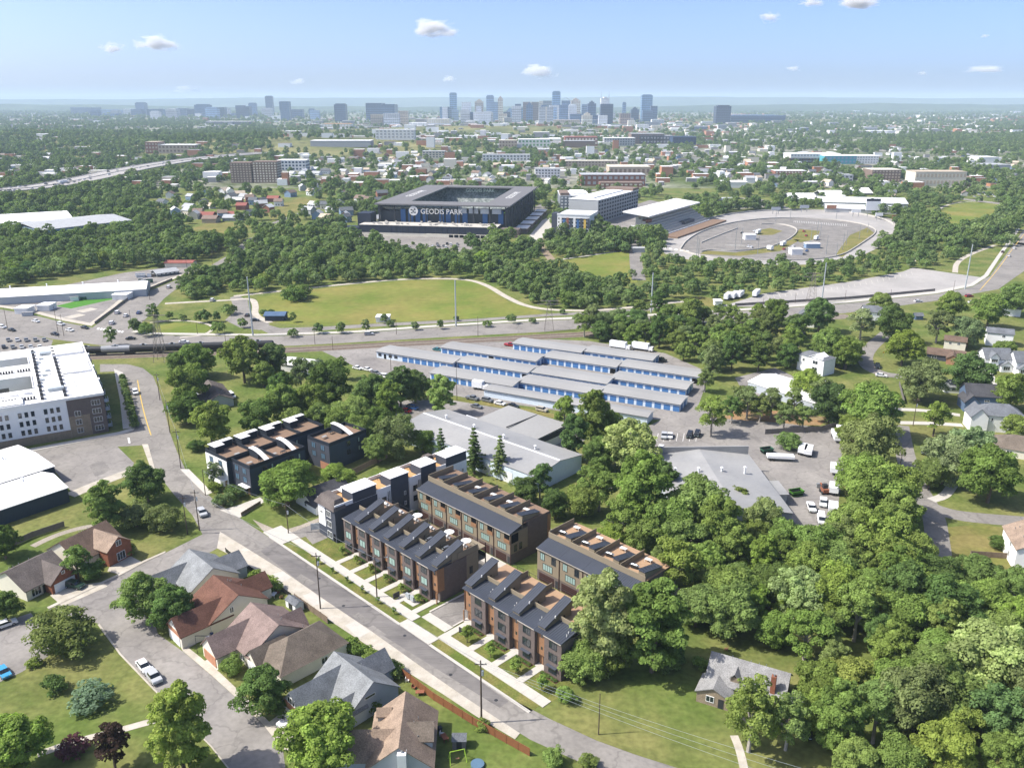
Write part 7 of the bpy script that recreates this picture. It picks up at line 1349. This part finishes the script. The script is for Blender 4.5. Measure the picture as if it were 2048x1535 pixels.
for a,b,c,cl in ((681,651,18,'mid'),(731,649,19,'mid'),(829,645,17,'dark'),(880,644,16,'dark'),(974,639,17,'dark'),(1065,634,14,'dark'),(1154,630,15,'dark'),(1195,626,16,'mid'),(585,656,20,'dark'),(680,655,12,'mid')): T(a,b,c,'young',cl,'small green street tree in the row along the boulevard','street trees along the boulevard')
for a,b,c in ((768,632,17),(780,637,18),(912,629,14),(1018,627,16),(1026,634,15),(1125,615,14),(1246,618,12),(635,648,22),(1265,545,16),(1298,540,14)): T(a,b,c,'young','rust','small rust coloured street tree beside the meadow','rusty street trees')
for a,b,c,cl in ((339,624,16,'dark'),(363,627,15,'dark'),(407,622,26,'yellow'),(432,628,18,'dark'),(456,606,26,'olive'),(483,638,20,'deep'),(434,646,24,'dark'),(395,632,16,'olive'),(527,620,13,'dark'),(541,617,13,'dark'),(586,632,14,'dark')): T(a,b,c,'young',cl,'young tree in the small park by the crossing','young trees in the park')
for a,b,c in ((590,588,44),(606,584,36),(575,590,26)): T(a,b,c,'shrub','dark','bush in the island thicket on the meadow','island thicket on the meadow','shrub')
for k in range(12): T(700+k*14,468+k*1.5+(k%3)*4,9,'young','mid','small tree in the row before the stadium podium','trees before the stadium podium')
for k in range(22): T(243+k*.9*(1+k*.015),745+k*4.6,13+k*.15,'young' if k%2 else 'slim','dark','small tree in the row along the apartment footway','row along the apartment footway')
for k in range(18):
    u=-6+k*2.6; 
    if u<36: pass
for i in range(4):
    for j,(du,dv) in enumerate(((4.6,-2.2),(6.4,-4.6))):
        x,y=S(46+i*7.3+du,dv); TREES.append([x,y,.55 if j else .35,'slim' if j else 'shrub','bright' if j else 'mid','young planting on the front lawns of the right hand town houses','front lawn planting right','shrub',0,1.])
for i in range(6):
    x,y=S(i*6.1+2.6,-2.6); TREES.append([x,y,.36,'slim','yellow','thin young tree on the front lawns of the left hand town houses','front lawn planting left','shrub',0,1.])
for i in range(6):
    x,y=S(2+i*6.2,-9.3); TREES.append([x,y,.42,'young','mid','staked young tree on the grass verge beside the street','verge trees','young_tree',0,1.])
for i in range(10):
    for j in range(5):
        w_=6.1 if i<6 else 7.3; u0=(i*6.1+.6) if i<6 else (46+(i-6)*7.3+2.9); x,y=S(u0+j*(.75 if i<6 else .9),-.75); TREES.append([x,y,.3,'shrub','dark','low clipped bush under a town house window','bushes under the town house windows','shrub',0,1.])
# -- everything farther: scattered trees, thinned by distance
THIN=[([P(*p) for p in q],k) for q,k in (([(300,365),(660,365),(660,455),(380,472),(300,430)],.3),([(1380,375),(1700,370),(1650,410),(1400,412)],.5),([(1050,345),(1330,320),(1430,395),(1180,445)],.35),([(560,300),(1010,300),(1010,362),(560,362)],.6),([(1100,300),(2048,300),(2048,345),(1100,345)],.65),([(1800,380),(2048,380),(2048,440),(1800,440)],.5))]
def scatter(y0,y1,n,scl,dens):
    Y=np.sqrt(rng.uniform(y0*y0,y1*y1,n)); X=rng.uniform(-.72,.72,n)*Y
    px,py=1024+FPX*X/(Y*CT+CAMH*ST),0
    nz=np.sin(X*.006+1.3*np.sin(Y*.004))+np.sin(Y*.0072+X*.0031+2)+.7*np.sin(X*.021+Y*.017)
    left=np.clip((-X/Y-.12)*3,0,1.1); ok=rng.uniform(-2.2,2.2,n)<nz*.9+dens+left
    bad=clear_mask(X,Y); k=ok&~bad
    for poly,keep in THIN:
        i=inpoly(X,Y,poly); k&=~(i&(rng.uniform(0,1,n)>keep))
    k&=~((np.abs(X/Y+.0)<.27)&(Y>2250)&(rng.uniform(0,1,n)>.45))
    return X[k],Y[k],rng.uniform(*scl,k.sum())
FARPTS=[]
for a in ((640,1000,4600,(.75,1.15),.9),(1000,1700,11500,(.75,1.2),.55),(1700,3000,19000,(.8,1.3),.05),(3000,5200,17000,(.9,1.5),-.35),(5200,9500,13000,(1.3,2.2),-.1)):
    FARPTS.append(np.stack(scatter(*a),1))
FARPTS=np.concatenate(FARPTS)
# -- the 300 largest in view are trees of their own, the rest is one far wood
def onscreen(t):
    p=PROTO[t[3]]; x,y=Q(t[0],t[1],p['zc']*t[2]); m=p['r']*t[2]*FPX/depth(t[0],t[1]); return -m<x<2048+m and -m<y<1535+m
for t in TREES: t.append(PROTO[t[3]]['r']*t[2]/depth(t[0],t[1]))
TREES=[t for t in TREES if onscreen(t)]
SHR=[t for t in TREES if t[7]]; TR=sorted([t for t in TREES if not t[7]],key=lambda t:-t[10])
TOPN=300; big=TR[:TOPN]; rest=TR[TOPN:]
def place_tree(t):
    p=PROTO[t[3]]; nm=t[7] or {'pine':'pine_tree','cedar':'evergreen_tree','young':'young_tree'}.get(t[3],'broadleaf_tree')
    r=empty(nm,(t[0],t[1],t[8]),random.uniform(0,6.28)); k=t[2]*random.uniform(.95,1.05); r.scale=(k*random.uniform(.93,1.07),k*random.uniform(.93,1.07),k*random.uniform(.92,1.1)*t[9])
    c=link('crown',p['crown'],r); a=LEAF[t[4]]; v=random.uniform(.85,1.15); c.color=(a[0]*v*random.uniform(.92,1.1),a[1]*v,a[2]*v*random.uniform(.85,1.15),1); link('trunk' if nm!='shrub' else 'stems',p['trunk'],r)
    tag(r,t[5],'shrub' if nm=='shrub' else 'tree',t[6])
for t in big+SHR: place_tree(t)
pts=[(t[0],t[1],t[8],t[2]*PROTO[t[3]]['r']/4.9) for t in rest]
zf=hz(FARPTS[:,0],FARPTS[:,1])-1.0
allp=np.concatenate([np.array(pts).reshape(-1,4),np.stack([FARPTS[:,0],FARPTS[:,1],np.maximum(zf,0),FARPTS[:,2]],1)])
print('trees',len(big),'shrubs',len(SHR),'far',len(allp))
me=bpy.data.meshes.new('distant_trees'); me.vertices.add(len(allp)); me.vertices.foreach_set('co',allp[:,:3].astype(np.float32).ravel())
for nm,dt,val in (('scl','FLOAT',allp[:,3]),('rot','FLOAT',rng.uniform(0,6.28,len(allp)))):
    at=me.attributes.new(nm,dt,'POINT'); at.data.foreach_set('value',val.astype(np.float32))
at=me.attributes.new('idx','INT','POINT'); at.data.foreach_set('value',rng.integers(0,7,len(allp)).astype(np.int32))
far=link('distant_trees',me); tag(far,'leafy trees spreading through the city out to the hills','trees',kind='stuff')
g=bpy.data.node_groups.new('distant_trees','GeometryNodeTree'); g.interface.new_socket('Geometry',in_out='INPUT',socket_type='NodeSocketGeometry'); g.interface.new_socket('Geometry',in_out='OUTPUT',socket_type='NodeSocketGeometry')
gi=g.nodes.new('NodeGroupInput'); go=g.nodes.new('NodeGroupOutput'); ip=g.nodes.new('GeometryNodeInstanceOnPoints'); jn=g.nodes.new('GeometryNodeJoinGeometry')
for o in FARP:
    oi=g.nodes.new('GeometryNodeObjectInfo'); oi.inputs['Object'].default_value=o; oi.inputs['As Instance'].default_value=True; g.links.new(oi.outputs['Geometry'],jn.inputs[0])
def na(nm,dt):
    n=g.nodes.new('GeometryNodeInputNamedAttribute'); n.data_type=dt; n.inputs['Name'].default_value=nm; return n.outputs['Attribute']
g.links.new(gi.outputs[0],ip.inputs['Points']); g.links.new(jn.outputs[0],ip.inputs['Instance']); ip.inputs['Pick Instance'].default_value=True
g.links.new(na('idx','INT'),ip.inputs['Instance Index']); g.links.new(na('scl','FLOAT'),ip.inputs['Scale'])
cx=g.nodes.new('ShaderNodeCombineXYZ'); g.links.new(na('rot','FLOAT'),cx.inputs[2]); g.links.new(cx.outputs[0],ip.inputs['Rotation']); g.links.new(ip.outputs[0],go.inputs[0])
far.modifiers.new('scatter','NODES').node_group=g
# ================================================================ haze and clouds
def haze():
    mb=MB().box(-30000,30000,-800,32000,-1.0,330)
    m=bpy.data.materials.new('haze'); m.use_nodes=True; t=m.node_tree; t.nodes.remove(t.nodes['Principled BSDF'])
    v=t.nodes.new('ShaderNodeVolumePrincipled'); v.inputs['Color'].default_value=(.66,.82,1,1); v.inputs['Density'].default_value=HAZE; v.inputs['Anisotropy'].default_value=.0
    t.links.new(v.outputs[0],t.nodes['Material Output'].inputs['Volume'])
    o=obj('haze',mb,m); o['kind']='stuff'; o['label']='pale haze lying over the city out to the hills'; o['category']='haze'
HAZE=7.2e-5
haze()

def cloud_mat():
    m=bpy.data.materials.new('cloud'); m.use_nodes=True; t=m.node_tree; L=t.links; t.nodes.remove(t.nodes['Principled BSDF'])
    tc=N(t,'ShaderNodeTexCoord'); oi=N(t,'ShaderNodeObjectInfo'); ln=N(t,'ShaderNodeVectorMath',operation='LENGTH'); L.new(tc.outputs['Object'],ln.inputs[0])
    ad=N(t,'ShaderNodeVectorMath',operation='ADD'); sc=N(t,'ShaderNodeVectorMath',operation='SCALE'); cb=N(t,'ShaderNodeCombineXYZ'); L.new(oi.outputs['Random'],cb.inputs[0]); L.new(cb.outputs[0],sc.inputs[0]); sc.inputs['Scale'].default_value=40; L.new(tc.outputs['Object'],ad.inputs[0]); L.new(sc.outputs[0],ad.inputs[1])
    ns=N(t,'ShaderNodeTexNoise'); ns.inputs['Scale'].default_value=1.5; ns.inputs['Detail'].default_value=5; ns.inputs['Roughness'].default_value=.6; L.new(ad.outputs[0],ns.inputs['Vector'])
    a=N(t,'ShaderNodeMath',operation='MULTIPLY_ADD'); L.new(ns.outputs['Fac'],a.inputs[0]); a.inputs[1].default_value=2.4; a.inputs[2].default_value=-.55
    b=N(t,'ShaderNodeMath',operation='SUBTRACT'); L.new(a.outputs[0],b.inputs[0]); L.new(ln.outputs['Value'],b.inputs[1])
    c=N(t,'ShaderNodeMapRange'); c.inputs[1].default_value=0; c.inputs[2].default_value=.45; c.inputs[3].default_value=0; c.inputs[4].default_value=.006; L.new(b.outputs[0],c.inputs[0])
    v=N(t,'ShaderNodeVolumePrincipled'); v.inputs['Color'].default_value=(1,1,1,1); v.inputs['Anisotropy'].default_value=.1; L.new(c.outputs[0],v.inputs['Density']); L.new(v.outputs[0],t.nodes['Material Output'].inputs['Volume']); return m
CM=cloud_mat(); _cb=MB().box(-1,1,-1,1,-1,1).mesh('cloud',CM)
for k,(px,py,w_,h_,l) in enumerate(((223,97,58,30,'smaller left one of the two left hand clouds'),(315,88,104,40,'larger right one of the two left hand clouds'),(870,58,116,46,'white cloud left of the picture centre, high up'),(1077,142,84,40,'white cloud standing above the middle of downtown'),(1540,35,50,28,'small cloud upper right below the top edge'),(1622,6,60,20,'flat cloud at the top edge, left of the big one'),(1718,4,124,34,'big white cloud cut by the top edge at right'),(1970,138,96,18,'long thin cloud low at the right edge'),(1845,147,28,12,'tiny cloud low at the right, left of the thin one'),(1585,137,36,14,'tiny faint cloud low right of downtown'),(595,163,40,18,'tiny pale cloud low left of downtown'),(897,158,38,18,'tiny pale cloud low above the downtown left edge'),(375,178,76,20,'faint pale cloud low over the left skyline'),(1970,72,20,10,'tiny cloud speck high at the right edge'))):
    Yc=38000.; xx=(px-1024)/FPX; yy=(767.5-py)/FPX; f=Yc/(CT+yy*ST); o=link('cloud',_cb,None,(xx*f,Yc,CAMH+f*(-ST+yy*CT))); s=f/FPX; o.scale=(w_*s*.50,w_*s*.40,h_*s*.5); tag(o,l,'cloud','clouds')
# ---- labels of look-alikes: rank (front to back) and order from the left
def relabel():
    NW=['front','second','third','fourth','fifth','sixth','seventh','eighth','ninth','tenth','eleventh','twelfth']; OW=['first','second','third','fourth','fifth','sixth','seventh','eighth','ninth','tenth','eleventh','twelfth','thirteenth','fourteenth']
    grp={}
    for o in list(col.objects):
        if o.parent is None and o.get('group') and o.get('label'): grp.setdefault((o['group'],o['label']),[]).append(o)
    for (g_,lb),lst in grp.items():
        if len(lst)<2: continue
        lst.sort(key=lambda o:-Q(o.location.x,o.location.y)[1]); n=len(lst); per=n if n<=9 else max(7,math.ceil(n/12)); rows=[lst[i:i+per] for i in range(0,n,per)]
        for k,row in enumerate(rows):
            row.sort(key=lambda o:Q(o.location.x,o.location.y)[0])
            for i,o in enumerate(row): o['label']=f'{lb}, {OW[min(i,13)]} from left'+('' if len(rows)==1 else f', {NW[min(k,11)]} rank')
relabel()
